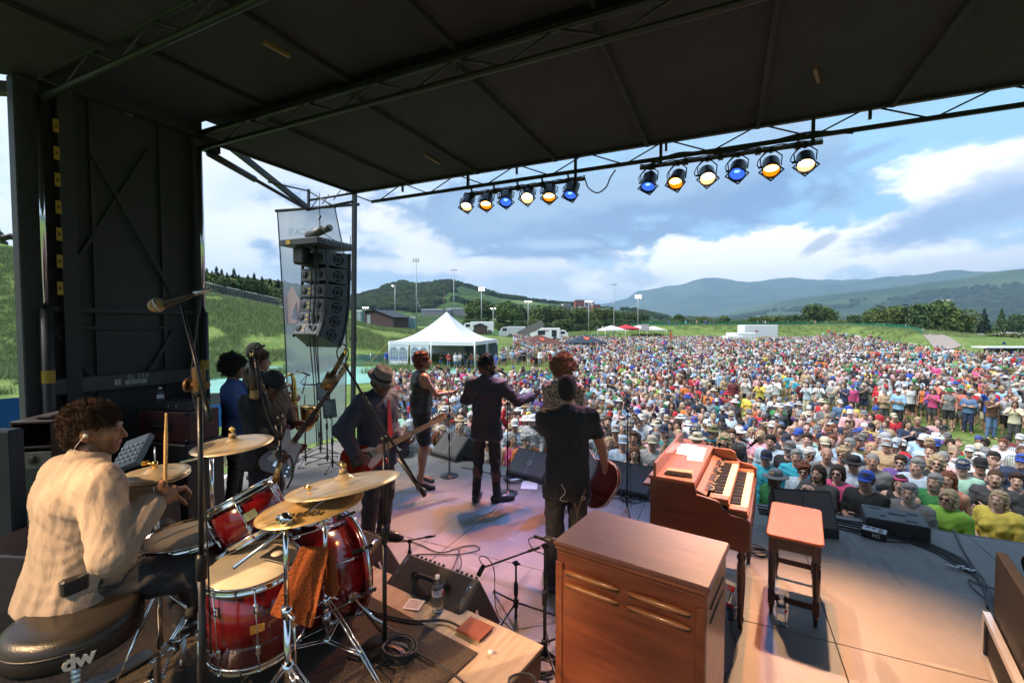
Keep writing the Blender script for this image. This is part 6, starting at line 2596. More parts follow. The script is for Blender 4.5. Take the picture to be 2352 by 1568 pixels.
# hanging loudspeakers, scrim and lamps
la_m=mat('array_black',(.040,.042,.046),.5,var=.12,vscale=20)
la_back=mat('array_backplate',(.075,.078,.083),.45,var=.12,vscale=30)
LAP=DP(745,560,8.3)
arr=empty('line_array',(LAP.x,LAP.y,3.42),YAW+R(-22),label='curved column of six black line array speakers hanging outside the stage corner',cat='line array speakers')
LWD,LDP,LHT=.78,.50,.285
zt,yo,tilt=.0,.0,.0
tilts=(2,3,4,8,16,26)
p_top=Vc((0,0,-.02))
for i,t in enumerate(tilts):
 Mt=Mx_.Rotation(-R(t),4,'X')
 b=empty('speaker_box',p_top[:],rot=(-R(t),0,0))
 b.parent=arr
 KIDS.setdefault(arr.name,[]).append(b)
 back,front=.72,1.0
 hb,hf=LHT*.80,LHT
 vs=[(-LWD/2*back,-LDP/2,-LHT/2-hb/2),(LWD/2*back,-LDP/2,-LHT/2-hb/2),(LWD/2,LDP/2,-LHT/2-hf/2),(-LWD/2,LDP/2,-LHT/2-hf/2),(-LWD/2*back,-LDP/2,-LHT/2+hb/2),(LWD/2*back,-LDP/2,
  -LHT/2+hb/2),(LWD/2,LDP/2,-LHT/2+hf/2),(-LWD/2,LDP/2,-LHT/2+hf/2)]
 fs=[(3,2,1,0),(4,5,6,7),(0,1,5,4),(1,2,6,5),(2,3,7,6),(3,0,4,7)]
 MB().add(vs,fs).build('cabinet',la_m,b)
 MB().box((0,-LDP/2-.003,-LHT/2),(LWD*back-.06,.008,hb-.03)).build('rear_plate',la_back,b)
 m=MB()
 for sx in (-.19,.16):
  m.lathe([(0,0),(.062,0),(.066,.004),(0,.006)],(sx,-LDP/2-.005,-LHT/2),(0,-1,0),n=20)
 pieces(m,'handle_recess',rubber,b)
 m=MB()
 for sx in (-.19,.16):
  m.box((sx,-LDP/2-.014,-LHT/2),(.014,.008,.11))
 pieces(m,'handle_bar',la_back,b)
 m=MB()
 for dz in (.035,-.04):
  m.box((-.075,-LDP/2-.009,-LHT/2+dz),(.05,.003,.030))
 pieces(m,'yellow_label',yel,b)
 nrm_=Vc((LDP,LWD/2*(1-back)*-1,0)).normalized()
 sc=Vc((LWD/2*(1+back)/2,0,-LHT/2))+nrm_*.003
 m=MB()
 xx,yy,zz_,L=frame((0,0,0),nrm_)
 for q in range(4):
  pts=[]
  for k in range(7):
   a=q*PI/2+.18+(PI/2-.36)*k/6+PI/4
   pts.append(sc+(xx*math.cos(a)+yy*math.sin(a))*.088)
  m.tube(pts,.017,5)
 m.lathe([(0,0),(.045,0),(.045,.006),(0,.004)],sc,nrm_,n=16)
 m.build('side_vents',rubber,b)
 m=MB()
 for sx in (-1,1):
  m.box((sx*(LWD/2*back+.008),-LDP/2+.03,-LHT/2),(.02,.05,LHT+.01))
  m.box((sx*(LWD/2+.004),LDP/2-.03,-LHT/2),(.016,.04,LHT+.01))
 pieces(m,'rigging_bar',bkm,b)
 m=MB()
 m.tube(spl([(.05,-LDP/2-.01,-LHT/2+.04),(.02,-LDP/2-.07,-LHT/2),(.07,-LDP/2-.06,-LHT),(.10,-LDP/2-.03,-LHT*1.2)],6),.006,5)
 m.box((.06,-LDP/2-.02,-LHT/2+.03),(.03,.03,.05))
 m.build('link_cable',cbm,b)
 pv=Mx_.Translation(p_top)@Mt@Vc((0,LDP/2,-LHT-.008))
 nt_=tilts[i+1]if i<5 else t
 Mn=Mx_.Rotation(-R(nt_),4,'X')
 p_top=pv-(Mn@Vc((0,LDP/2,0)))
fr=MB()
fr.box((-.02,-.12,.10),(.86,.9,.11),bev=.01)
fr.build('fly_frame',la_m,arr)
m=MB()
for i in range(9):
 m.box((.415,-.45+i*.085,.13),(.006,.04,.03))
m.build('frame_holes',mat('sky_holes',(.3,.34,.38),.6),arr)
MB().box((-.25,-.575,.10),(.10,.004,.07)).build('yellow_label',yel,arr)
MB().box((-.12,-.40,-.12),(.26,.2,.30),bev=.03).build('chain_bag',rubber,arr)
m=MB()
m.cyl((-.24,-.15,.28),(.12,-.15,.36),.075,n=16)
m.cyl((.10,-.15,.35),(.28,-.15,.39),.06,n=16)
m.cyl((.28,-.15,.39),(.30,-.15,.395),.05,n=12)
m.build('hoist_motor',mat('hoist_paint',(.12,.11,.09),.4,metal=.4,var=.4,vscale=25),arr)
m=MB()
m.tube([(.05,-.15,.37),(.05,-.15,1.02)],.008,6)
m.tube([(.02,-.15,.55),(.08,-.15,.60),(.03,-.15,.66)],.012,6)
m.tube([(-.3,-.3,.15),(.02,-.15,.36),(.32,.0,.15)],.007,5)
m.build('chain',bkm,arr)
m=MB()
for k,(x_,a_)in enumerate(((.10,.0),(.13,.03),(.19,-.02),(.02,.02))):
 z1=-5.0
 m.tube(spl([(x_*.6,-.30,.1),(x_+.02,-.36,-.6),(x_,-.40,-1.4),(x_+a_,-.34,-2.4),(x_+a_*2,-.30,-3.70)],6),.010,6)
m.build('signal_cables',cbm,arr)
scrim_m=bpy.data.materials.new('scrim_mesh')
scrim_m.use_nodes=True
nt=scrim_m.node_tree
N,L=nt.nodes,nt.links
b=N['Principled BSDF']
tc=N.new('ShaderNodeTexCoord')
nz=N.new('ShaderNodeTexNoise')
nz.inputs['Scale'].default_value=.9
nz.inputs['Detail'].default_value=2
L.new(tc.outputs['Object'],nz.inputs['Vector'])
cr=N.new('ShaderNodeValToRGB')
cr.color_ramp.elements[0].position=.35
cr.color_ramp.elements[0].color=(.42,.46,.55,1)
cr.color_ramp.elements[1].position=.65
cr.color_ramp.elements[1].color=(.60,.60,.62,1)
L.new(nz.outputs[0],cr.inputs[0])
L.new(cr.outputs[0],b.inputs['Base Color'])
b.inputs['Roughness'].default_value=.9
tl=N.new('ShaderNodeBsdfTranslucent')
L.new(cr.outputs[0],tl.inputs[0])
m1=N.new('ShaderNodeMixShader')
m1.inputs[0].default_value=.5
L.new(b.outputs[0],m1.inputs[1])
L.new(tl.outputs[0],m1.inputs[2])
tr=N.new('ShaderNodeBsdfTransparent')
m2=N.new('ShaderNodeMixShader')
m2.inputs[0].default_value=.28
L.new(m1.outputs[0],m2.inputs[1])
L.new(tr.outputs[0],m2.inputs[2])
L.new(m2.outputs[0],N['Material Output'].inputs[0])
sc_e=empty('scrim_banner',(0,0,0),label='tall pale printed mesh banner hanging behind the line array speakers',cat='banner')
TLp,BLp,BRp,TRp=DP(637,484,9.0),DP(664,1034,9.0),DP(797,995,9.6),DP(766,474,9.5)
MRp=DP(794,610,9.6)
rows=[]
for i in range(15):
 t=i/14
 l=TLp.lerp(BLp,t)
 r_=TRp.lerp(MRp,t/.24)if t<.24 else MRp.lerp(BRp,(t-.24)/.76)
 rows.append([l.lerp(r_,j/6)+Vc((.0,.03*math.sin(j*1.3+t*3),0))for j in range(7)])
me=bpy.data.meshes.new('banner_sheet')
me.from_pydata([tuple(p_)for r_ in rows for p_ in r_],[],[(i*7+j,i*7+j+1,(i+1)*7+j+1,(i+1)*7+j)for i in range(14)for j in range(6)])
me.materials.append(scrim_m)
link(bpy.data.objects.new('banner_sheet',me),sc_e)
m=MB()
m.tube([r_[0]for r_ in rows],.012,6)
m.tube([r_[-1]for r_ in rows],.012,6)
m.build('border_rope',rubber,sc_e)
MB().tube([TLp+(TLp-TRp)*.04,TRp+(TRp-TLp)*.5],.03,8).build('top_pipe',trm,sc_e)
bx_=(TRp-TLp).normalized()
bz_=(TLp-BLp).normalized()
bn_=bx_.cross(bz_)
tin=mat('scrim_print',(.66,.68,.72),.9)
tblu=mat('scrim_print_blue',(.30,.36,.50),.9)
for (s,px,py,size)in (("AMERICA'S",715,532,.24),('ORIGINAL',712,555,.25),('ST',697,588,.26),('A',695,618,.22)):
 q=DP(px,py,9.05)
 text_obj(s,'printed_words',size*.72,basis(q,-bx_,bz_,bx_.cross(bz_)*-1),tin,sc_e,ext=.0005,bold=.004)
for (pts,mt_)in (([(650,690),(672,655),(693,700),(690,740),(655,745)],mat('scrim_print_rose',(.50,.36,.36),.9)),([(668,730),(682,690),(690,740)],tblu)):
 P_=[DP(x_,y_,9.06)for x_,y_ in pts]
 MB().add([tuple(q)for q in P_],[tuple(range(len(P_)))]).build('printed_shape',mt_,sc_e)
 # lamp bars and par cans
bars=[]
for (p0,p1,lab)in (((1066,452),(1344,408),'left lamp bar with six par cans hung from the front truss'),((1470,386),(1890,327),'right lamp bar with six par cans hung from the front truss')):
 a,c_=YP(*p0,6.06),YP(*p1,6.06)
 zz=(a.z+c_.z)/2
 a.z=c_.z=zz
 m=MB()
 m.tube([a,c_],.024,10)
 bo=m.build('lamp_bar',mat('bar_brown',(.06,.035,.022),.5,var=.3,vscale=30))
 tag(bo,lab,'lamp bar')
 m=MB()
 for i in range(5):
  q=a+(c_-a)*(.08+.2*i)
  m.beam(q+Vc((0,-.0,0)),Vc((q.x,6.0,RZ-.20)),.02,.03)
  m.box(q,(.06,.06,.07))
 pieces(m,'hanger',trm,bo)
 m=MB()
 for k in range(3):
  pts=[a+(c_-a)*(i/10)+Vc((0,.01,.03+.018*math.sin(i*2.1+k*2)))for i in range(11)]
  m.tube(pts,.007,5)
 m.build('wiring',cbm,bo)
 bars.append((a,c_,zz))
cable('loose cable looping from the left lamp bar back up to the truss',[YP(1344,412,6.06),YP(1352,432,6.06),YP(1372,443,6.06),YP(1392,430,6.05),YP(1402,408,6.02),YP(1414,
 390,6.0)],world=True,r=.009)
cable('loose cable laid along the bottom of the front truss',[YP(1500,375,6.0),YP(1560,352,6.0),YP(1640,352,6.0),YP(1720,340,6.0),YP(1800,318,6.0),YP(1866,304,6.0),YP(1960,
 305,6.0)],world=True,r=.014)
WARM,BLUE,AMB=(1.0,.60,.32),(.20,.36,1.0),(1.0,.26,.06)
cans=[(1074,466,'w',(-3.6,3.6)),(1118,462,'a',(-3.0,3.9)),(1163,455,'b',(-2.4,3.7)),(1213,449,'w',(-2.2,1.8)),(1262,443,'a',(-1.9,4.2)),(1313,437,'b',(-2.6,4.4)),(1491,417,
 'b',(-1.4,4.3)),(1556,411,'a',(-1.8,3.2)),(1624,402,'w',(.5,2.7)),(1695,390,'b',(-.6,3.2)),(1771,382,'a',(.4,3.0)),(1850,370,'w',(.75,3.1))]
glow={'w':mat('lamp_white',(.9,.8,.6),.3,emis=(1.0,.58,.26),estr=.55),'a':mat('lamp_amber',(.9,.4,.02),.3,emis=(1.0,.22,.005),estr=.55),'b':mat('lamp_blue',(.05,.2,.8),.3,
 emis=(.05,.16,.9),estr=.35)}
hot={'w':mat('hot_white',(1,.9,.7),.3,emis=(1.0,.86,.62),estr=14.0),'a':mat('hot_amber',(1,.7,.2),.3,emis=(1.0,.62,.16),estr=6.0),'b':mat('hot_blue',(.2,.5,1),.3,emis=(.2,
 .5,1.0),estr=.8)}
colr={'w':WARM,'a':AMB,'b':BLUE}
names={'w':'warm white','a':'amber','b':'blue'}
ordn=['first','second','third','fourth','fifth','sixth']
PW_={'w':1.0,'a':.75,'b':.5}
for i,(px,py,k,tgt)in enumerate(cans):
 bar=bars[0 if i<6 else 1]
 c_=YP(px,py,6.02)
 bp=Vc((c_.x,6.06,bar[2]))
 dist_=pix(c_)[2]
 aim=(Vc((tgt[0],tgt[1],0))-c_).normalized()
 see=(Vc((0,0,1.6))-c_).normalized()
 ax_=(aim*.75+see*.25).normalized()
 e=empty('par_can',c_[:],label='%s par can lamp, %s from the left on the %s lamp bar'%(names[k],ordn[i%6],'left' if i<6 else 'right'),cat='stage lamp',group='par cans on the lamp bars')
 MB().lathe([(0,-.17),(.035,-.17),(.04,-.15),(.055,-.12),(.080,-.09),(.090,-.085),(.090,.10),(.094,.102),(.094,.115),(.086,.115),(.086,.0),(.08,-.05),(0,-.055)],(0,0,0),ax_,
  n=24).build('can',bkm,e)
 x,y,z,L_=frame((0,0,0),ax_)
 MB().lathe([(0,.075),(.084,.075),(.086,.07)],(0,0,0),ax_,n=24).build('gel',glow[k],e)
 hs=Vc((0,0,.022 if k!='b' else .035))
 hs=hs-ax_*hs.dot(ax_)+ax_*.078
 MB().lathe([(0,.002),(.058 if k!='b' else .025,.001),(.058 if k!='b' else .025,0)],hs,ax_,n=14,sx=1.25,sy=.65,x0=Vc((ax_.y,-ax_.x,0))).build('filament_glow',hot[k],e)
 MB().tube([ax_*.108+(x*math.cos(q*PI/2)+y*math.sin(q*PI/2))*.122 for q in range(4)],.012,4,closed=True).build('gel_frame',bkm,e)
 m=MB()
 side_=Vc((ax_.y,-ax_.x,0)).normalized()
 up_=bp-c_
 m.tube([side_*.10,side_*.11+up_*.55,side_*.05+up_*.85,up_*.9,side_*-.05+up_*.85,side_*-.11+up_*.55,side_*-.10],.007,6)
 m.cyl(side_*.09,side_*.13,.012,n=8)
 m.box(up_*.95,(.04,.05,.05))
 m.build('yoke',bkm,e)
 m=MB()
 m.tube(spl([ax_*-.16,ax_*-.2+Vc((.03,0,-.03)),ax_*-.12+side_*.12+Vc((0,0,-.05)),side_*.13+up_*.4,up_*.95+side_*.05],6),.006,5)
 m.build('lamp_lead',cbm,e)
 ld=bpy.data.lights.new('par_beam','SPOT')
 ld.energy=SPOT_W*PW_[k]*(.25,.22,.25,.2,.2,.28,.35,.3,.35,.35,.42,.55)[i]
 ld.color=colr[k]
 ld.spot_size=R(46)
 ld.spot_blend=1.0
 ld.shadow_soft_size=.05
 lo_=bpy.data.objects.new('par_beam',ld)
 link(lo_,e)
 lo_.location=aim*.13
 lo_.rotation_euler=(-aim).to_track_quat('Z','Y').to_euler()
bb=MB().tube([(-5.2,-1.6,3.9),(1.5,-1.6,3.9)],.024,10).build('lamp_bar',bkm)
tag(bb,'rear lamp bar across the back of the stage','lamp bar')
for i,(x_,tgt,w_,sz)in enumerate(((-4.1,(-2.3,.95,1.3),1.6,26),(-2.6,(-1.6,1.4,.8),.7,28),(-1.6,(-.5,1.9,.3),.5,26))):
 c_=Vc((x_,-1.6,3.72))
 aim=(Vc(tgt)-c_).normalized()
 e=empty('par_can',c_[:],label='%s warm par can on the rear lamp bar'%ordn[i],cat='stage lamp',group='par cans on the rear bar')
 MB().lathe([(0,-.17),(.04,-.15),(.080,-.09),(.090,-.085),(.090,.115),(.086,.115),(.086,.0),(0,-.055)],(0,0,0),aim,n=20).build('can',bkm,e)
 MB().lathe([(0,.075),(.084,.075),(.086,.07)],(0,0,0),aim,n=20).build('gel',glow['w'],e)
 MB().tube([(-.1,0,0),(-.1,0,.12),(0,0,.18),(.1,0,.12),(.1,0,0)],.007,6).build('yoke',bkm,e)
 ld=bpy.data.lights.new('par_beam','SPOT')
 ld.energy=BACK_W*w_
 ld.color=(1.0,.66,.36)
 ld.spot_size=R(sz)
 ld.spot_blend=.6
 ld.shadow_soft_size=.04
 lo_=bpy.data.objects.new('par_beam',ld)
 link(lo_,e)
 lo_.location=aim*.13
 lo_.rotation_euler=(-aim).to_track_quat('Z','Y').to_euler()
# the band
c_shirt=mat('khaki_shirt',(.40,.31,.24),.85,var=.10,vscale=9,bump=1.0,bscale=8,stretch=(1.2,1.2,.35))
N,L=c_shirt.node_tree.nodes,c_shirt.node_tree.links
bp=[n for n in N if n.type=='BUMP'][0]
bp.inputs['Distance'].default_value=.02
bp2=N.new('ShaderNodeBump')
bp2.inputs['Strength'].default_value=.4
bp2.inputs['Distance'].default_value=.002
n3=N.new('ShaderNodeTexNoise')
n3.inputs['Scale'].default_value=420
L.new(n3.outputs[0],bp2.inputs['Height'])
L.new(bp.outputs[0],bp2.inputs['Normal'])
L.new(bp2.outputs[0],N['Principled BSDF'].inputs['Normal'])
c_black=mat('black_cloth',(.017,.016,.017),.8,var=.3,vscale=20,bump=.3,bscale=400)
c_suit=mat('suit_black',(.032,.026,.030),.7,var=.2,vscale=30)
c_navy=mat('navy_jacket',(.030,.034,.055),.75,var=.2,vscale=30)
ctr=mat('black_trousers',(.025,.024,.027),.8,var=.3,vscale=20)
c_blue=mat('blue_shirt',(.035,.075,.23),.8,var=.15,vscale=10)
c_sblack=mat('satin_black',(.020,.018,.018),.42,var=.2,vscale=12)
c_leo=bpy.data.materials.new('leopard_print')
c_leo.use_nodes=True
nt=c_leo.node_tree
N,L=nt.nodes,nt.links
tc=N.new('ShaderNodeTexCoord')
vo=N.new('ShaderNodeTexVoronoi')
vo.inputs['Scale'].default_value=34
L.new(tc.outputs['Object'],vo.inputs['Vector'])
cr=N.new('ShaderNodeValToRGB')
cr.color_ramp.interpolation='CONSTANT'
cr.color_ramp.elements[0].color=(.25,.16,.08,1)
cr.color_ramp.elements[1].position=.22
cr.color_ramp.elements[1].color=(.02,.015,.01,1)
e_=cr.color_ramp.elements.new(.46)
e_.color=(.36,.28,.18,1)
L.new(vo.outputs['Distance'],cr.inputs[0])
L.new(cr.outputs[0],N['Principled BSDF'].inputs['Base Color'])
N['Principled BSDF'].inputs['Roughness'].default_value=.7
h_black=mat('hair_black',(.014,.011,.010),.75,var=.3,vscale=60,bump=.8,bscale=300)
h_brown=mat('hair_brown',(.055,.026,.013),.75,var=.35,vscale=60,bump=.8,bscale=300)
h_drum=mat('hair_drummer',(.060,.026,.012),.85,var=.4,vscale=70,bump=1.0,bscale=260)
h_red=mat('hair_auburn',(.16,.040,.022),.6,var=.4,vscale=60,bump=.8,bscale=260)
h_blond=mat('hair_curly_blond',(.24,.14,.07),.8,var=.4,vscale=60,bump=.9,bscale=240)
shoe_m=mat('black_leather',(.018,.017,.018),.35)
shoe_b=mat('canvas_shoe',(.03,.03,.032),.7)
F=Local((DP(155,1400,1.95).x,DP(155,1400,1.95).y,.40),30,.94)
Ph=dict(pelvis=(0,.02,.665),chest=(.0,.055,.985),neck=(.0,.08,1.155),head=(.0,.115,1.31),hrot=(34,6,2),sh=((-.20,.06,1.085),(.205,.065,1.09)),hip=((-.10,.05,.63),(.10,.05,
 .63)),kn=((-.24,.47,.60),(.34,.40,.60)),an=((-.16,.56,.12),(.40,.52,.12)),toe=((-.14,.74,.05),(.46,.72,.05)))
hf_=(Vc(CF)*.85+Vc(CR)*.4).normalized()
wr_r=F.l(DP(380,1136,2.08)-hf_*.068+Vc(CR)*.028)
er,wr_r=ik(V3(.205,.065,1.09),wr_r,(.5,-.3,-.9),.30,.27)
wr_l=V3(-.18,.47,.86)
el_,wr_l=ik(V3(-.20,.06,1.085),wr_l,(-1.0,-.5,-.3),.30,.27)
P=pose(**Ph)
P['el'],P['wr']=(el_,er),(wr_l,wr_r)
P['curl']=(1.0,1.5)
stick=F.ld(DP(382,948,2.02)-DP(379,1160,2.10))
P['hdir']=(V3(.3,.9,.1),nrm(F.ld(hf_)))
P['hnor']=(V3(0,0,-1),nrm(F.ld(-CR)))
P['stubble']=.6
dr=figure(F,P,'seated drummer in a khaki shirt seen from behind, raising a drumstick',skin_m,bulk=1.06,res=.012,hres=.005,hand_res=.0045,hair='taper',hairmat=h_drum,top=dict(sleeve=.93,
 hem=.10,loose=.030,fold=.006,ffreq=36,seed=12,collar=True,flare=.03),topmat=c_shirt,topres=.0095,legs=dict(loose=.02,fold=.010,seed=8,top=.06),legmat=ctr,shoes=shoe_b)
m=MB()
nk=V3(*P['neck'])
m.M=None
hd=P['head']
M_=rotm(*P['hrot'])
def ring(c,ax,r,tube,n=26,sx=1.0,a0=0,a1=2*PI):
 x,y,z,L_=frame((0,0,0),ax)
 return [Vc(c)+x*(r*sx*math.cos(a0+(a1-a0)*i/n))+y*(r*math.sin(a0+(a1-a0)*i/n))for i in range(n+(0 if a1-a0>6.2 else 1))]
co_=MB()
co_.lathe([(.086,-.035),(.092,-.02),(.084,.012),(.076,.036),(.073,.036),(.076,.0),(.08,-.035)],nk+V3(-.002,.012,.035),(.05,.25,1),n=30,sx=1.05,sy=.95)
co_.build('collar',c_shirt,dr)
m=MB()
ea=hd+M_[0]*.086+M_[1]*-.004+M_[2]*-.004
m.sphere(tuple(ea),.010,8,6)
m.tube(spl([ea,ea+V3(-.004,-.012,-.012),ea+V3(-.022,-.030,-.05),ea+V3(-.03,-.034,-.10)],6),.0014,5)
m.build('ear_monitor',mat('ear_white',(.6,.58,.54),.4),dr)
m=MB()
hp_=V3(.20,-.03,.70)
m.box(tuple(hp_),(.04,.09,.07),bev=.008)
m.tube(spl([hp_+V3(.02,0,.03),hp_+V3(.05,.06,.06),hp_+V3(.03,.14,.10),V3(.17,.16,.86)],6),.0025,5)
m.build('belt_pack',bkl,dr)
F=Local(G(1118,1152,0),14,.985)
P=pose(hrot=(52,-2,0),hip=((-.085,0,.92),(.085,0,.92)),kn=((-.11,.03,.50),(.10,.02,.50)),an=((-.13,-.02,.09),(.12,.03,.09)),toe=((-.14,.16,.03),(.27,.13,.03)))
er,wr_r=ik(P['sh'][1],V3(.50,.28,1.25),(.4,-.4,-1))
el_,wl=ik(P['sh'][0],V3(-.13,.30,1.18),(-1,-.1,-.6))
P['el'],P['wr'],P['curl']=(el_,er),(wl,wr_r),(.6,1.1)
e=figure(F,P,'man in a dark suit singing with his right fist out',skin_d,bulk=1.0,hair='fade',hairmat=h_black,top=dict(sleeve=.97,hem=.17,loose=.022,fold=.009,seed=4,jacket=True,
 flare=.012),topmat=c_suit,topname='jacket',legs=dict(loose=.006,fold=.007,seed=9),legmat=ctr,shoes=shoe_m,beard=h_black)
F=Local(G(968,1118,0),62,.955)
P=pose(pelvis=(0,0,1.05),chest=(0,.01,1.38),neck=(0,0,1.555),head=(0,.03,1.705),hrot=(18,-4,0),sh=((-.160,0,1.495),(.160,0,1.495)),hip=((-.09,0,1.01),(.09,0,1.01)),kn=((-.085,
 .06,.57),(.10,.02,.57)),an=((-.09,.02,.16),(.13,-.05,.16)),toe=((-.10,.16,.045),(.15,.09,.045)))
er,wr_r=ik(P['sh'][1],V3(.17,.38,1.28),(.5,-.6,-1),.27,.24)
el_,wl=ik(P['sh'][0],V3(-.10,.34,1.26),(-.8,-.2,-1),.27,.24)
P['el'],P['wr'],P['curl']=(el_,er),(wl,wr_r),(.4,.45)
P['hnor']=(V3(0,0,-1),V3(-.3,0,1))
e=figure(F,P,'woman singer with short auburn hair in a sleeveless black top, shorts and high heels',skin_t,fem=True,bulk=1.04,hair='pixie',hairmat=h_red,top=dict(sleeve=0,
 hem=.05,loose=.014,fold=.006,seed=4,collar=False,neck_cut=.0),topmat=c_sblack,topname='sleeveless_top',legs=dict(length=.40,loose=.022,fold=.006,seed=9,top=.10),legmat=c_black,
 legname='shorts')
sq=mat('sequins',(.05,.045,.045),.35,metal=.7,bump=1.0,bscale=160)
m=MB()
m.lathe([(.150,0),(.158,.02),(.155,.16),(.148,.18)],(0,.005,1.09),(0,0,1),n=30,sx=1.0,sy=.78)
m.build('sequin_band',sq,e)
for i in (0,1):
 an,to=P['an'][i],P['toe'][i]
 d=nrm((to-an)*V3(1,1,0))
 m=MB()
 m.tube([an+V3(0,0,-.02)-d*.045,V3(an[0],an[1],.006)-d*.055],[.014,.005],8)
 m.tube([V3(an[0],an[1],.115)-d*.035,V3(an[0],an[1],.075)+d*.05,V3(to[0],to[1],.022)-d*.02,V3(to[0],to[1],.020)+d*.05],[.035,.037,.040,.026],10)
 m.tube([V3(*p_)for p_ in (an+V3(.033,0,.02)*1,an+d*.035+V3(0,0,.02),an-V3(.033,0,-.02))],.006,5)
 m.build('high_heel',shoe_m,e)
m=MB()
m.tube(ring(P['neck']+V3(0,.01,.0),(0,.35,1),.066,0),.004,5,closed=True)
m.build('necklace',brass,e)
# guitars: local x along the neck, y across the strings, z out of the face
def guitar_parts(kind):
 if kind=='tele':
  o=[(-.20,0),(-.19,.10),(-.13,.155),(-.04,.150),(.03,.115),(.08,.118),(.14,.13),(.185,.105),(.195,.05),(.19,.03),(.19,-.03),(.14,-.035),(.13,-.06),(.17,-.10),(.16,-.135),
   (.11,-.135),(.05,-.115),(-.02,-.14),(-.12,-.165),(-.18,-.12)]
 elif kind=='bass':
  o=[(-.22,.02),(-.23,.10),(-.17,.165),(-.06,.15),(.01,.115),(.07,.12),(.15,.15),(.22,.155),(.235,.12),(.18,.075),(.13,.035),(.13,-.035),(.15,-.08),(.17,-.125),(.12,-.14),
   (.05,-.12),(-.03,-.14),(-.13,-.175),(-.19,-.13)]
 else:
  o=[(-.235,0),(-.225,.11),(-.15,.195),(-.05,.20),(.03,.15),(.08,.145),(.15,.17),(.20,.15),(.215,.09),(.18,.035),(.17,0),(.18,-.035),(.215,-.09),(.20,-.15),(.15,-.17),(.08,
   -.145),(.03,-.15),(-.05,-.20),(-.15,-.195),(-.225,-.11)]
 P_=[Vc((a,b,0))for a,b in o]
 n=len(P_)
 out=[]
 for i in range(n):
  a,b,c,d=P_[i-1],P_[i],P_[(i+1)%n],P_[(i+2)%n]
  for k in range(3):
   t=k/3
   q=.5*((2*b)+(c-a)*t+(2*a-5*b+4*c-d)*t*t+(3*b-a-3*c+d)*t**3)
   out.append((q.x,q.y))
 return out
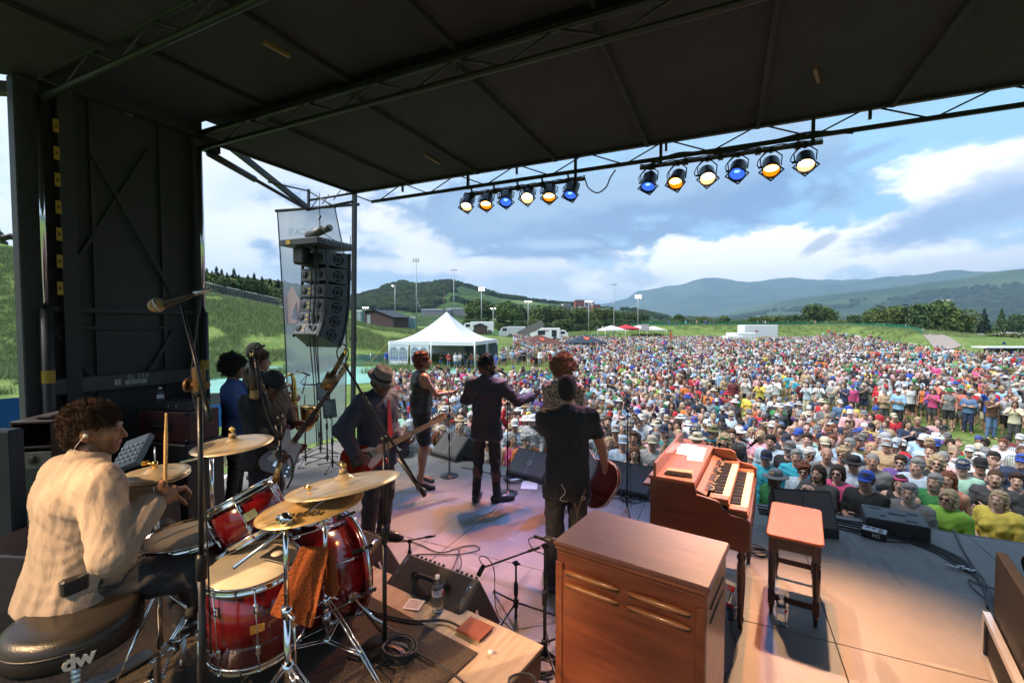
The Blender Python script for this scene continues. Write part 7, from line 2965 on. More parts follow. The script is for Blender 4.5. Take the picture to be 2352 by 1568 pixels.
def guitar(label,kind,c,tip,face,body_m,guard_m,neck_m,board_m,name='electric_guitar',scale=1.0,lefty=False,tuner=None):
 c,tip=Vc(c),Vc(tip)
 X=(tip-c).normalized()
 Z=Vc(face)
 Z=(Z-X*Z.dot(X)).normalized()
 Y=Z.cross(X)
 e=empty(name,(0,0,0),label=label,cat='guitar' if kind!='bass' else 'bass guitar')
 e.matrix_world=basis(c,X,Y,Z)@Mx_.Scale(scale,4)
 th={'tele':.045,'bass':.044,'semi':.052}[kind]
 o=guitar_parts(kind)
 MB().prism(o,th,None,bev=.006 if kind!='semi' else .004,smooth=False).build('body',body_m,e)
 nl={'tele':.66,'bass':.86,'semi':.62}[kind]
 nk=MB()
 nk.prism([(.10,-.028),(.10,.028),(nl,.021),(nl,-.021)],.022,Mx_.Translation((0,0,th/2+.006)),bev=.004)
 nk.build('neck',neck_m,e)
 fb=MB()
 fb.prism([(.12,-.027),(.12,.027),(nl-.004,.0205),(nl-.004,-.0205)],.006,Mx_.Translation((0,0,th/2+.020)))
 fbo=fb.build('fretboard',board_m,e)
 m=MB()
 for i in range(20):
  xf=nl-(nl+.10)*(1-2**(-(i+1)/12))
  if xf<.13:
   break
  m.box((xf,0,th/2+.0237),(.0022,.042,.0016))
 m.build('frets',steel,fbo)
 m=MB()
 for i in (2,4,6,8,11,14):
  xf=nl-(nl+.10)*(1-(2**(-(i+1)/12)+2**(-i/12))/2)
  if kind=='bass':
   m.box((xf,0,th/2+.0232),(.02,.026,.001))
  else:
   m.cyl((xf,0,th/2+.0225),(xf,0,th/2+.0237),.0035,n=8)
 m.build('inlays',mat('inlay',(.5,.48,.42)if kind=='bass' else (.02,.02,.02),.4),fbo)
 hl=.19 if kind!='bass' else .22
 if kind=='semi':
  ho=[(nl,-.022),(nl,.022),(nl+.05,.042),(nl+.17,.040),(nl+.19,.015),(nl+.175,0),(nl+.19,-.015),(nl+.17,-.040),(nl+.05,-.042)]
 else:
  ho=[(nl,-.021),(nl,.021),(nl+.03,.040),(nl+hl*.8,.048),(nl+hl,.035),(nl+hl*1.04,.0),(nl+hl*.9,-.022),(nl+.05,-.020)]
 MB().prism(ho,.015,Mx_.Translation((0,0,th/2+.002)),bev=.003).build('headstock',neck_m,e)
 m=MB()
 nT=4 if kind=='bass' else 6
 for i in range(nT):
  if kind=='semi':
   s=1 if i<3 else -1
   xx=nl+.06+(i%3)*.042
   m.cyl((xx,s*.028,th/2),(xx,s*.028,th/2+.026),.005,n=8)
   m.box((xx,s*.060,th/2+.0),(.016,.018,.012),bev=.004)
  else:
   xx=nl+.045+i*(hl*.8/nT)
   m.cyl((xx,.030,th/2),(xx,.030,th/2+.028),.006 if kind!='bass' else .009,n=8)
   m.cyl((xx,.030,th/2+.0),(xx,.062,th/2+.0),.004,n=6)
   m.box((xx,.066,th/2),(.018,.018,.012)if kind!='bass' else (.026,.026,.008),bev=.004)
 m.build('tuners',tuner or chrome,e)
 zt_=th/2+.002
 if kind=='tele':
  MB().prism([(.185,.035),(.13,.075),(.06,.07),(-.05,.09),(-.10,.04),(-.02,.035),(-.02,-.035),(.0,-.11),(.08,-.10),(.13,-.075),(.185,-.035)],.003,Mx_.Translation((0,0,zt_))).build('pickguard',
   guard_m,e)
  MB().box((-.085,0,zt_+.002),(.085,.085,.005),M=Mx_.Rotation(0,3,'Z')).build('bridge_plate',chrome,e)
  MB().box((.05,0,zt_+.006),(.018,.066,.010),bev=.003).build('pickup',chrome,e)
  m=MB()
  for i in range(2):
   m.cyl((-.06-i*.05,-.10,zt_),(-.06-i*.05,-.10,zt_+.018),.010,n=12)
  m.build('knobs',chrome,e)
 elif kind=='bass':
  MB().prism([(.13,.032),(.20,.10),(.19,.13),(.08,.09),(-.05,.10),(-.13,.11),(-.12,.03),(-.03,-.02),(-.10,-.11),(-.04,-.12),(.05,-.095),(.13,-.09),(.14,-.04)],.003,Mx_.Translation((0,
   0,zt_))).build('pickguard',guard_m,e)
  MB().box((-.13,0,zt_+.006),(.05,.08,.014),bev=.003).build('bridge',chrome,e)
  for yy,xo in ((.022,.0),(-.022,-.022)):
   MB().box((xo,yy,zt_+.006),(.03,.05,.012),bev=.003).build('pickup',bkl,e)
  m=MB()
  for i in range(3):
   m.cyl((-.10-i*.04,-.10-i*.008,zt_),(-.10-i*.04,-.10-i*.008,zt_+.018),.010,n=12)
  m.build('knobs',chrome,e)
 else:
  rim=[(x_*1.004,y_*1.004)for x_,y_ in o]
  m=MB()
  for zz in (th/2-.003,-th/2+.003):
   m.tube([(x_,y_,zz)for x_,y_ in rim],.0032,5,closed=True)
  m.build('binding',mat('binding_cream',(.60,.50,.30),.4),e)
  for xo in (-.02,.07):
   MB().box((xo,0,zt_+.004),(.036,.068,.010),bev=.003).build('pickup',chrome,e)
  MB().box((-.09,0,zt_+.006),(.016,.08,.012)).build('bridge',chrome,e)
  m=MB()
  for s in (-1,1):
   m.tube([(.0,s*.10,zt_),(-.05,s*.115,zt_),(-.10,s*.105,zt_)],.0045,5)
  m.build('f_holes',rubber,e)
  m=MB()
  for i in range(4):
   m.cyl((-.12-(i%2)*.05,-.11-(i//2)*.035,zt_),(-.12-(i%2)*.05,-.11-(i//2)*.035,zt_+.016),.010,n=12)
  m.build('knobs',brass,e)
 m=MB()
 n_=4 if kind=='bass' else 6
 for i in range(n_):
  yb=(i-(n_-1)/2)*(.052/(n_-1)if kind!='bass' else .057/3)
  m.tube([(-.10,yb,th/2+.018),(nl,yb*.68,th/2+.026),(nl+.08,.01+yb*.5 if kind!='semi' else yb,th/2+.02)],.0008,3)
 m.build('strings',steel,e)
 return e
def on_guitar(g,x,y,z=.0):
 return g.matrix_world@Vc((x,y,z))
def strap(g,F_,P_,material,kind):
 b=Vc(on_guitar(g,-.20,0,-.01))
 h=Vc(on_guitar(g,.19,.12,-.01))if kind!='semi' else Vc(on_guitar(g,.19,.03,-.02))
 sl=F_.w(P_['sh'][0]*.7+P_['neck']*.3+V3(0,0,.065))
 bk=F_.w(V3(.02,-.17,1.25))
 bk2=F_.w(V3(.17,-.06,1.02))
 fr_=F_.w(V3(-.08,.15,1.30))
 pts=spl([h,fr_,sl,bk,bk2,b],8)
 m=MB()
 for i in range(len(pts)-1):
  m.beam(pts[i],pts[i+1]+(pts[i+1]-pts[i])*.1,.045,.004,(Vc(F_.loc)+Vc((0,0,1.2))-pts[i]))
 return m.build('strap',material,None)
red_g=mat('red_lacquer',(.30,.022,.010),.15,coat=.8,var=.15,vscale=5)
cher_g=mat('semi_lacquer',(.13,.018,.012),.15,coat=.8,var=.3,vscale=5)
sun_b=mat('bass_brown',(.10,.035,.018),.2,coat=.6,var=.3,vscale=5)
maple=mat('maple',(.58,.40,.22),.4,var=.1,vscale=20)
rosew=mat('rosewood',(.075,.032,.02),.45,var=.2,vscale=20)
guard_w=mat('guard_white',(.62,.58,.56),.35)
leather=mat('strap_leather',(.05,.02,.015),.6)
F=Local(G(868,1245,0),118,.97)
dg=pix(F.loc)[2]
gb_,gt_=DP(838,1052,dg-.26),DP(1002,968,dg+.10)
face=-Vc(CF)*.75+Vc(CR)*.35+Vc((0,0,.45))
gt=guitar('red electric guitar with a white guard held by the guitarist in the hat','tele',gb_,gt_,face,red_g,guard_w,maple,maple)
hr_=F.l(on_guitar(gt,-.01,-.02,.07))
hl_=F.l(on_guitar(gt,.42,-.045,.0))
P=pose(hrot=(10,30,0),head=(0,.065,1.60),neck=(0,.01,1.465),chest=(0,.0,1.29))
er,wr_r=ik(P['sh'][1],hr_+V3(.03,-.08,.03),(1,-.6,-.2),.30,.27)
el_,wl=ik(P['sh'][0],hl_+V3(-.02,-.08,-.05),(-.3,-.6,-1),.29,.27)
P['el'],P['wr'],P['curl']=(el_,er),(wl,wr_r),(.95,.7)
P['hdir']=(nrm(hl_-wl+V3(0,0,.08)),nrm(hr_-wr_r+V3(0,0,-.01)))
P['hnor']=(F.ld(-Vc(face)),F.ld(-Vc(face)))
e=figure(F,P,'guitarist in a grey fedora and navy jacket looking down at his red guitar',skin_d,bulk=1.12,hair='buzz',hairmat=h_black,top=dict(sleeve=.97,hem=.15,loose=.03,
 fold=.010,seed=6,jacket=True,flare=.02),topmat=c_navy,topname='jacket',legs=dict(loose=.018,fold=.008,seed=19),legmat=ctr,shoes=shoe_m)
m=MB()
m.M=hmat(P)
m.lathe([(.135,.050),(.138,.052),(.125,.050),(.096,.050),(.094,.060),(.090,.115),(.084,.145),(.060,.155),(.03,.146),(0,.142)],(0,-.012,0),n=32,sx=.95,sy=1.15,x0=(1,0,0))
m.lathe([(0,.048),(.09,.046),(.138,.049),(.138,.052)],(0,-.012,0),n=32,sx=.95,sy=1.15,x0=(1,0,0))
ht=m.build('fedora',mat('felt_grey',(.17,.13,.12),.9,var=.1,vscale=30,sheen=.3),e)
m=MB()
m.M=hmat(P)
m.lathe([(.0965,.055),(.0975,.056),(.0955,.083),(.094,.083)],(0,-.012,0),n=32,sx=.95,sy=1.15,x0=(1,0,0))
m.build('hat_band',c_black,ht)
m=MB()
nb=P['neck']+V3(0,.09,-.02)
m.prism([(-.045,.0),(.045,.0),(.012,-.14),(-.012,-.14)],.01,basis(P['neck']+V3(0,.125,-.03),(1,0,0),(0,-.12,1),(0,-1,-.12)))
m.build('shirt_front',mat('shirt_blue',(.20,.28,.42),.8),e)
m=MB()
m.prism([(-.014,.0),(.014,.0),(.020,-.06),(.034,-.34),(0,-.38),(-.034,-.34),(-.020,-.06)],.008,basis(P['neck']+V3(0,.150,-.025),(1,0,0),(0,-.05,1),(0,-1,-.05)))
m.build('red_tie',mat('tie_red',(.45,.035,.04),.6),e)
tag(strap(gt,F,P,leather,'tele'),'dark leather strap of the red guitar across the hatted guitarist\'s jacket','guitar strap')
bx0=DP(612,1150,4.55)
F=Local((bx0.x,bx0.y,0),112,.96)
dg=pix(F.loc)[2]
gb_,gt_=DP(655,1040,dg-.12),DP(742,918,dg+.20)
face=-Vc(CF)*.7+Vc(CR)*.55+Vc((0,0,.2))
gt=guitar('brown electric bass with a pearl guard and its neck pointing up','bass',gb_,gt_,face,sun_b,guard_w,maple,rosew,name='bass_guitar',scale=1.0)
hr_=F.l(on_guitar(gt,-.02,-.02,.06))
hl_=F.l(on_guitar(gt,.40,-.04,.0))
P=pose(hrot=(-4,36,0),head=(0,.11,1.56),neck=(0,.04,1.435),chest=(0,.0,1.27),sh=((-.18,.0,1.39),(.18,.0,1.39)))
er,wr_r=ik(P['sh'][1],hr_+V3(.04,-.09,.03),(.9,-.9,-.5),.30,.27)
el_,wl=ik(P['sh'][0],hl_+V3(-.02,-.07,-.05),(-.3,-.4,-1),.29,.27)
P['el'],P['wr'],P['curl']=(el_,er),(wl,wr_r),(1.0,.8)
P['hdir']=(nrm(hl_-wl+V3(0,0,.06)),nrm(hr_-wr_r+V3(0,0,-.05)))
P['hnor']=(F.ld(-Vc(face)),F.ld(-Vc(face)))
e=figure(F,P,'bassist in a black bowler hat, glasses and headphones bent over his bass',skin_d,bulk=1.16,hair=None,top=dict(sleeve=.52,hem=.20,loose=.035,fold=.012,seed=16,
 collar=True,flare=.03),topmat=c_black,legs=dict(loose=.015,fold=.008,seed=29),legmat=ctr,shoes=shoe_m)
m=MB()
m.M=hmat(P)
m.lathe([(.122,.062),(.124,.056),(.118,.050),(.098,.048),(.094,.056),(.094,.090),(.082,.130),(.055,.152),(.0,.160)],(0,-.012,0),n=32,sx=.95,sy=1.14,x0=(1,0,0))
m.lathe([(0,.046),(.098,.046),(.118,.048),(.124,.054)],(0,-.012,0),n=32,sx=.95,sy=1.14,x0=(1,0,0))
m.build('bowler_hat',mat('felt_black',(.012,.012,.013),.85),e)
m=MB()
m.M=hmat(P)
for s in (-1,1):
 m.cyl((s*.078,-.008,-.005),(s*.105,-.008,-.005),.034,.030,n=18)
m.tube([(-.092,-.02,.0),(-.085,-.075,.01),(0,-.112,.0),(.085,-.075,.01),(.092,-.02,.0)],.006,6)
m.build('headphones',bkl,e)
m=MB()
m.M=hmat(P)
for s in (-1,1):
 m.tube([(s*.033+.02*math.cos(a/6*PI),.112,.010+.015*math.sin(a/6*PI))for a in range(12)],.0025,5,closed=True)
 m.cyl((s*.055,.108,.014),(s*.080,.0,.010),.0025,n=5)
m.build('glasses',bkl,e)
wv=P['wr'][1]
m=MB()
m.tube(ring(wv-nrm(wv-P['el'][1])*.02,nrm(wv-P['el'][1]),.034,0),.006,6,closed=True)
wn=nrm(F.ld(-Vc(CF)))
m.cyl(wv-nrm(wv-P['el'][1])*.02+wn*.032,wv-nrm(wv-P['el'][1])*.02+wn*.044,.020,n=16)
m.build('wristwatch',steel,e)
tag(strap(gt,F,P,leather,'bass'),'dark strap of the bass running over the bassist\'s black shirt','guitar strap')
bx0=DP(1302,1200,3.62)
F=Local((bx0.x,bx0.y,0),-6,.965)
gb_,gt_=DP(1360,1095,3.86),DP(1226,975,4.4)
face=Vc(CF)*.9-Vc(CR)*.05+Vc((0,0,.15))
gt=guitar('dark red semi-hollow guitar with cream binding in front of the man in black','semi',gb_,gt_,face,cher_g,guard_w,rosew,rosew,scale=1.0,tuner=brass)
hr_=F.l(on_guitar(gt,-.03,.0,.06))
hl_=F.l(on_guitar(gt,.42,.03,.0))
P=pose(hrot=(12,6,0),head=(.0,.015,1.648),sh=((-.185,-.01,1.42),(.185,-.01,1.42)),an=((-.13,-.03,.09),(.14,-.03,.09)))
er,wr_r=ik(P['sh'][1],hr_+V3(.07,-.07,.0),(1,-.5,-.45),.30,.27)
el_,wl=ik(P['sh'][0],hl_+V3(-.02,-.05,-.05),(-1,-.2,-.6),.29,.27)
P['el'],P['wr'],P['curl']=(el_,er),(wl,wr_r),(1.0,.8)
e=figure(F,P,'man in a black short sleeved shirt playing guitar with his back to us',skin_t,bulk=1.0,res=.011,hair='buzz',hairmat=h_black,top=dict(sleeve=.25,hem=.17,loose=.022,
 fold=.010,seed=26,collar=True,flare=.015),topmat=c_black,topres=.010,legs=dict(loose=.014,fold=.008,seed=39),legmat=ctr,shoes=shoe_m)
m=MB()
for (a,b_)in (((-.02,-.135,.87),(.05,-.145,.70)),((.12,-.135,.87),(.05,-.145,.70))):
 m.beam(a,b_,.016,.003,(0,1,0))
m.tube([(.05,-.145,.70),(.047,-.14,.60)],.004,5)
m.tube([(.055,-.145,.70),(.058,-.14,.56)],.004,5)
m.build('hanging_strap',mat('strap_tan',(.10,.07,.04),.5,metal=.3),e)
m=MB()
m.tube(spl([(-.08,-.15,.92),(-.05,-.155,.86),(-.09,-.15,.80),(-.03,-.15,.78)],6),.0025,5)
m.tube(ring((.10,-.14,.80),(0,1,0),.014,0,10),.002,5,closed=True)
m.build('earphone_lead',mat('lead_cream',(.6,.55,.45),.5),e)
F=Local(G(1292,1165,0),16,.97)
P=pose(hrot=(14,-3,0))
er,wr_r=ik(P['sh'][1],V3(.06,.27,1.40),(.3,-.1,-1))
el_,wl=ik(P['sh'][0],V3(-.06,.27,1.15),(-.3,-.3,-1))
P['el'],P['wr'],P['curl']=(el_,er),(wl,wr_r),(.6,1.1)
figure(F,P,'singer with a big curly blond top of hair in a leopard print shirt',skin_m,bulk=1.0,hair='afro',hairmat=h_blond,top=dict(sleeve=.93,hem=.08,loose=.024,fold=.010,
 seed=46),topmat=c_leo,legs=dict(loose=.01),legmat=ctr,shoes=shoe_m)
for (px,dep,th_,sc_,hs,hm_,sk,tm_,lab,bk_)in ((542,5.35,74,.965,'afro',h_black,skin_m,c_blue,'musician with a round black afro in a deep blue shirt, facing right',1.0),(602,
 5.75,72,1.005,'short',h_brown,skin_l,c_black,'light skinned musician in black with short brown hair, facing right',1.0),(592,6.25,70,1.06,'buzz',h_black,skin_d,c_black,'tall musician with sunglasses pushed up on his shaved head',
 1.0)):
 b=DP(px,1100,dep)
 F=Local((b.x,b.y,0),th_,sc_)
 P=pose(hrot=(6,4,0))
 er,wr_r=ik(P['sh'][1],V3(.10,.30,1.08),(.8,-.5,-1))
 el_,wl=ik(P['sh'][0],V3(-.06,.34,1.18),(-.8,-.2,-1))
 P['el'],P['wr'],P['curl']=(el_,er),(wl,wr_r),(.7,.7)
 e=figure(F,P,lab,sk,bulk=bk_,hair=hs,hairmat=hm_,top=dict(sleeve=.93,hem=.10,loose=.02,fold=.009,seed=int(px)),topmat=tm_,legs=dict(loose=.012),legmat=ctr,shoes=shoe_m)
 if px==592:
  m=MB()
  m.M=hmat(P)
  for s in (-1,1):
   m.box((s*.035,.085,.075),(.055,.008,.036),bev=.003)
   m.cyl((s*.062,.085,.078),(s*.085,.0,.05),.003,n=5)
  m.build('sunglasses',bkl,e)
 if px==602:
  sx_=empty('saxophone',F.w((.02,.36,1.06))[:],F.rz,label='brass saxophone held by the horn player behind the bassist',cat='saxophone')
  MB().tube(spl([(0,-.10,.34),(0,-.03,.40),(0,.02,.36),(0,.03,.1),(0,.05,-.22),(0,.12,-.30),(0,.19,-.22),(0,.22,-.02)],7),[.008+.0012*i if i<36 else .055+.006*(i-36)for i in range(50)],
   14).build('horn_tube',brass,sx_)
  m=MB()
  for i in range(9):
   m.cyl((.018,.035,.22-i*.045),(.036,.035,.22-i*.045),.014,n=10)
  m.cyl((.022,.03,.3),(.03,.05,-.2),.003,n=5)
  m.build('keys',brass,sx_)
  MB().cyl((0,-.10,.34),(0,-.15,.335),.010,.006,n=10).build('mouthpiece',bkl,sx_)
_DP,KF_=DP,KF
def DP(px,py,dep):
 return _DP(px,py,dep*KF)
 # scattering as one counted-by-nobody object
def scatter(name,label,pts,rots,scl,vi,coll,cols=None,parent=None):
 me=bpy.data.meshes.new(name)
 n=len(pts)
 me.vertices.add(n)
 me.vertices.foreach_set('co',np.asarray(pts,np.float32).ravel())
 for nm,tp,dat in (('rot','FLOAT_VECTOR',rots),('scl','FLOAT_VECTOR',scl)):
  a=me.attributes.new(nm,tp,'POINT')
  a.data.foreach_set('vector',np.asarray(dat,np.float32).ravel())
 a=me.attributes.new('vi','INT','POINT')
 a.data.foreach_set('value',np.asarray(vi,np.int32))
 for nm,dat in (cols or {}).items():
  a=me.attributes.new(nm,'FLOAT_COLOR','POINT')
  a.data.foreach_set('color',np.asarray(dat,np.float32).ravel())
 o=bpy.data.objects.new(name,me)
 link(o,parent)
 ng=bpy.data.node_groups.new(name,'GeometryNodeTree')
 ng.interface.new_socket('Geometry',in_out='INPUT',socket_type='NodeSocketGeometry')
 ng.interface.new_socket('Geometry',in_out='OUTPUT',socket_type='NodeSocketGeometry')
 N,L=ng.nodes,ng.links
 gi,go=N.new('NodeGroupInput'),N.new('NodeGroupOutput')
 ip=N.new('GeometryNodeInstanceOnPoints')
 ci=N.new('GeometryNodeCollectionInfo')
 ci.inputs['Collection'].default_value=coll
 ci.inputs['Separate Children'].default_value=True
 ci.inputs['Reset Children'].default_value=True
 L.new(gi.outputs[0],ip.inputs['Points'])
 L.new(ci.outputs[0],ip.inputs['Instance'])
 ip.inputs['Pick Instance'].default_value=True
 for nm,tp,sock in (('vi','INT','Instance Index'),('rot','FLOAT_VECTOR','Rotation'),('scl','FLOAT_VECTOR','Scale')):
  na=N.new('GeometryNodeInputNamedAttribute')
  na.data_type=tp
  na.inputs['Name'].default_value=nm
  out=[s for s in na.outputs if s.enabled and s.name=='Attribute'][0]
  L.new(out,ip.inputs[sock])
 L.new(ip.outputs[0],go.inputs[0])
 md=o.modifiers.new('scatter','NODES')
 md.node_group=ng
 return tag(o,label,kind='stuff')
def leaf_mat(name,c,var=.4):
 m=mat(name,c,.8,var=var,vscale=.8,spec=.2)
 return m
bark=mat('bark',(.10,.075,.055),.9,var=.3,vscale=6)
LM=[leaf_mat('leaves_mid',(.095,.145,.040)),leaf_mat('leaves_dark',(.060,.10,.032)),leaf_mat('leaves_olive',(.10,.13,.035)),leaf_mat('needles',(.018,.038,.016))]
def crown_mesh(name,kind,seed,nleaf,m_):
 """unit-height crown of leaf clumps"""
 rg=np.random.RandomState(seed)
 C_=[]
 if kind=='conifer':
  for i in range(nleaf):
   t=rg.rand()**.75
   z=.10+.90*t
   rr=(.20*(1-t)+.012)*(.55+.5*rg.rand())*(1+.25*math.sin(z*42))
   a=rg.rand()*6.28
   C_.append((rr*math.cos(a),rr*math.sin(a),z-rr*.35,.035*(1.15-t)))
 else:
  nb_=11 if kind=='round' else 8
  bl=[]
  for i in range(nb_):
   a=rg.rand()*6.28
   q=rg.rand()**.5*(.26 if kind=='round' else .13)
   z=.30+.55*rg.rand()
   bl.append((q*math.cos(a),q*math.sin(a),z,.17+.11*rg.rand()if kind=='round' else .12+.07*rg.rand()))
  for i in range(nleaf):
   b_=bl[rg.randint(nb_)]
   d=nrm(rg.normal(size=3))
   q=b_[3]*(.55+.5*rg.rand()**.5)
   C_.append((b_[0]+d[0]*q,b_[1]+d[1]*q,max(.06,b_[2]+d[2]*q*.9),.016+.014*rg.rand()))
 v,f=[],[]
 for (x,y,z,s)in C_:
  u=nrm(rg.normal(size=3))*s
  w=nrm(np.cross(u,rg.normal(size=3)))*s
  b=len(v)
  p=np.array((x,y,z))
  v+=[p-u-w*.6,p+u*.8-w,p+u+w*.7,p-u*.7+w]
  f.append((b,b+1,b+2,b+3))
 v=np.array(v)
 return np_mesh(name,[(v,np.array(f),0)],[m_])
def trunk_mesh(name,kind,seed):
 rg=np.random.RandomState(seed)
 m=MB()
 m.tube([(0,0,-.03),(.01,0,.2),(-.008,.01,.5),(0,0,.85)],[.022,.016,.010,.003],7)
 if kind!='conifer':
  for i in range(5):
   a=rg.rand()*6.28
   z=.2+.1*i
   m.tube([(0,0,z),(.10*math.cos(a),.10*math.sin(a),z+.12),(.19*math.cos(a),.19*math.sin(a),z+.28)],[.009,.006,.002],5)
 return m.mesh(name,bark)
CM={}
for k,(kind,mi,nl_)in {'r1':('round',0,3000),'r2':('round',1,3000),'r3':('round',2,3000),'t1':('tall',0,1200),'t2':('tall',2,1200),'t3':('tall',1,1200),'c1':('conifer',3,
 1300),'c2':('conifer',1,1300)}.items():
 CM[k]=(crown_mesh('crown_'+k,kind,hash(kind)%97 if False else sum(map(ord,k)),nl_,LM[mi]),trunk_mesh('trunk_'+k,kind,sum(map(ord,k))))
tcoll=bpy.data.collections.new('woods_kinds')
keys=sorted(CM)
for k in keys:
 tcoll.objects.link(bpy.data.objects.new('woods_'+k,CM[k][0]))
def tree(k,p,h,label,w=1.0,group=None,cat='tree',name='tree'):
 e=empty(name,tuple(p),random.uniform(0,6),label=label,cat=cat,group=group)
 c_=link(bpy.data.objects.new('crown',CM[k][0]),e)
 t=link(bpy.data.objects.new('trunk',CM[k][1]),e)
 c_.scale=(h*w,h*w,h)
 t.scale=(h,h,h)
 return e
KN={'r1':'rounded green tree','r2':'dark rounded tree','r3':'olive green tree','t1':'tall narrow green tree','t2':'tall narrow olive tree','t3':'tall dark tree','c1':'dark conifer',
 'c2':'green conifer'}
belt=[(1080,700,'t1',190),(1100,688,'r1',200),(1124,690,'t3',195),(1150,694,'t1',205),(1172,693,'r1',190),(1196,698,'t3',200),(1218,694,'t2',205),(1238,702,'r1',195),(1262,
 698,'t1',200),(1284,706,'r3',200),(1310,702,'t2',195),(1332,708,'r1',200),(1356,710,'t2',205),(1378,706,'r3',195),(1402,714,'r1',200),(1426,716,'r2',210),(1450,718,'r3',
 210),(1476,720,'r2',220)]
BELT=['left of the bright lamp cluster','just left of the bright cluster pole','right against the bright cluster pole','between the bright cluster and the faint lamp',"behind the white box truck's right end",
 'left of the small grey trailer','right above the small grey trailer','under the distant lit floodlight','left above the long food truck','right above the long food truck',
 'right of the long food truck','above the gap right of the food truck','behind the navy flame canopy','just left of the shorter lit pole','right of the shorter lit pole',
 'left of the tall unlit middle pole','between the tall middle pole and red canopy','right of the brilliant lamps']
for i,(px,top,k,dep)in enumerate(belt):
 p=at_depth(px,dep)
 q=DP(px,top,dep)
 tree(k,p,max(3,q.z-p.z),'%s %s'%(KN[k],BELT[i]),w=1.15,group='belt of trees behind the trucks')
BEY=['in the dark clump right of the big trailer, left half','in the dark clump right of the big trailer, right half','directly above the big white trailer','just left above the big trailer',
 "left of the gravel road's far end",'at the far end of the gravel road','above the start of the gravel road','left part of the tall group beyond the road bend','tallest of the group beyond the road bend',
 'right of the tallest beyond the road bend','at the right foot of the group beyond the road','standing alone among the far roofs',"rightmost, near the picture's border roofs",
 'low at the right border above the awning','between the dark clump and the road','behind the green fence right of the cream canopy','in the gap between cream canopy and trailers',
 'left of the lower white trailer']
for i,(px,top,k,dep,w_)in enumerate([(1866,706,'r2',150,1.1),(1892,712,'r1',155,1.1),(1790,728,'r3',160,1.5),(1730,730,'r1',170,1.4),(2012,716,'r1',150,1.2),(2040,712,'r3',
 140,1.1),(2066,710,'r2',140,1.1),(2122,706,'r2',130,1.0),(2150,700,'r1',130,1.15),(2178,716,'r1',128,1.1),(2200,722,'r3',128,1.1),(2260,712,'c1',190,1.2),(2300,712,'c2',
 200,1.2),(2336,728,'r2',190,1.2),(1960,728,'r2',170,1.2),(1560,726,'r2',180,1.3),(1610,730,'r3',185,1.4),(1660,728,'r1',180,1.3)]):
 p=at_depth(px,dep)
 q=DP(px,top,dep)
 tree(k,p,max(3,(q.z-p.z)*1.08),'%s %s'%(KN[k],BEY[i]),w=w_*.85,group='trees beyond the crowd')
CRE=["beside the end wall's right column",'second from the end wall column','tallest beside the end wall column','right of the tallest by the column','above the first railing panel',
 'tall one above the second railing panel','short one above the second railing panel','alone over the bare slope','right of the bare slope','above the third railing panel',
 'above the fourth railing panel, left of the scrim',"beside the scrim's left edge",'at the left picture border','in the gap left of the end wall','cut by the left picture border']
for i,(px,top)in enumerate([(478,626),(490,632),(500,622),(512,628),(524,636),(540,626),(551,640),(572,640),(586,636),(604,644),(622,648),(640,650),(5,530),(14,545),(-4,520)]):
 dep=76+(i*37)%12
 p=at_depth(px,dep)
 q=DP(px,top,dep)
 tree('c1' if i%3 else 'c2',p,max(5.5,q.z-p.z+1),'%s %s'%(KN['c1' if i%3 else 'c2'],CRE[i]),w=1.2,group='conifers on the crest at left')
rg=np.random.RandomState(11)
def woods(label,n,amin,amax,rmin,rmax,smin,smax,thr=.0,kinds=(0,1,2,3,4,5,6,7),f=.02):
 a=np.radians(rg.uniform(amin,amax,n))-YAW
 r=KF*np.sqrt(rg.uniform(rmin**2,rmax**2,n))
 x,y=r*np.sin(a),r*np.cos(a)
 keep=wob(x/KF,y/KF,f,77)>thr
 x,y=x[keep],y[keep]
 z=height(x,y)
 n=len(x)
 s=KF*rg.uniform(smin,smax,n)
 sc=np.stack([s*rg.uniform(1.2,1.9,n),s*rg.uniform(1.2,1.9,n),s],1)
 return scatter('woods',label,np.stack([x,y,z-.12*s],1),np.stack([np.zeros(n),np.zeros(n),rg.uniform(0,6.28,n)],1),sc,rg.choice(kinds,n),tcoll)
ki={k:i for i,k in enumerate(keys)}
woods('dark scrub oak woods on the crest behind the grassy bank',900,-34,-21,78,175,2.2,4.2,-.5,[ki['r2'],ki['r1'],ki['r2'],ki['r3']])
woods('woods covering the near green hill',8500,-23,16,470,1000,4.5,9,.35,[ki['r2'],ki['r1'],ki['r2'],ki['r3']],f=.012)
woods('shrubs and trees across the valley floor',900,-6,52,150,480,2.5,6,.1,[ki['r2'],ki['r1'],ki['r3'],ki['r2']])
woods('woods on the low ridge and town edge at right',3000,4,54,480,1700,5,10,.25,[ki['r2'],ki['r1'],ki['r3'],ki['r2']],f=.008)
woods('forest cover on the middle ridge at right',9000,20,54,1700,3400,11,22,-.3,[ki['r2'],ki['r1'],ki['r3'],ki['r2']],f=.004)
gm_=mat('grass_blades',(.18,.24,.085),.85,var=.4,vscale=.6)
gcoll=bpy.data.collections.new('tuft_kinds')
for k in range(3):
 rgk=np.random.RandomState(k)
 v,f=[],[]
 for i in range(26):
  p=np.array([rgk.normal()*.14,rgk.normal()*.14,0])
  h=rgk.uniform(.15,.42)
  d=np.array([rgk.normal()*.1,rgk.normal()*.1,h])
  w=nrm([rgk.normal(),rgk.normal(),0])*.012
  b=len(v)
  v+=[p-w,p+w,p+d+w*.2,p+d-w*.2]
  f.append((b,b+1,b+2,b+3))
 gcoll.objects.link(bpy.data.objects.new('tuft_%d'%k,np_mesh('tuft_%d'%k,[(np.array(v),np.array(f),0)],[gm_])))
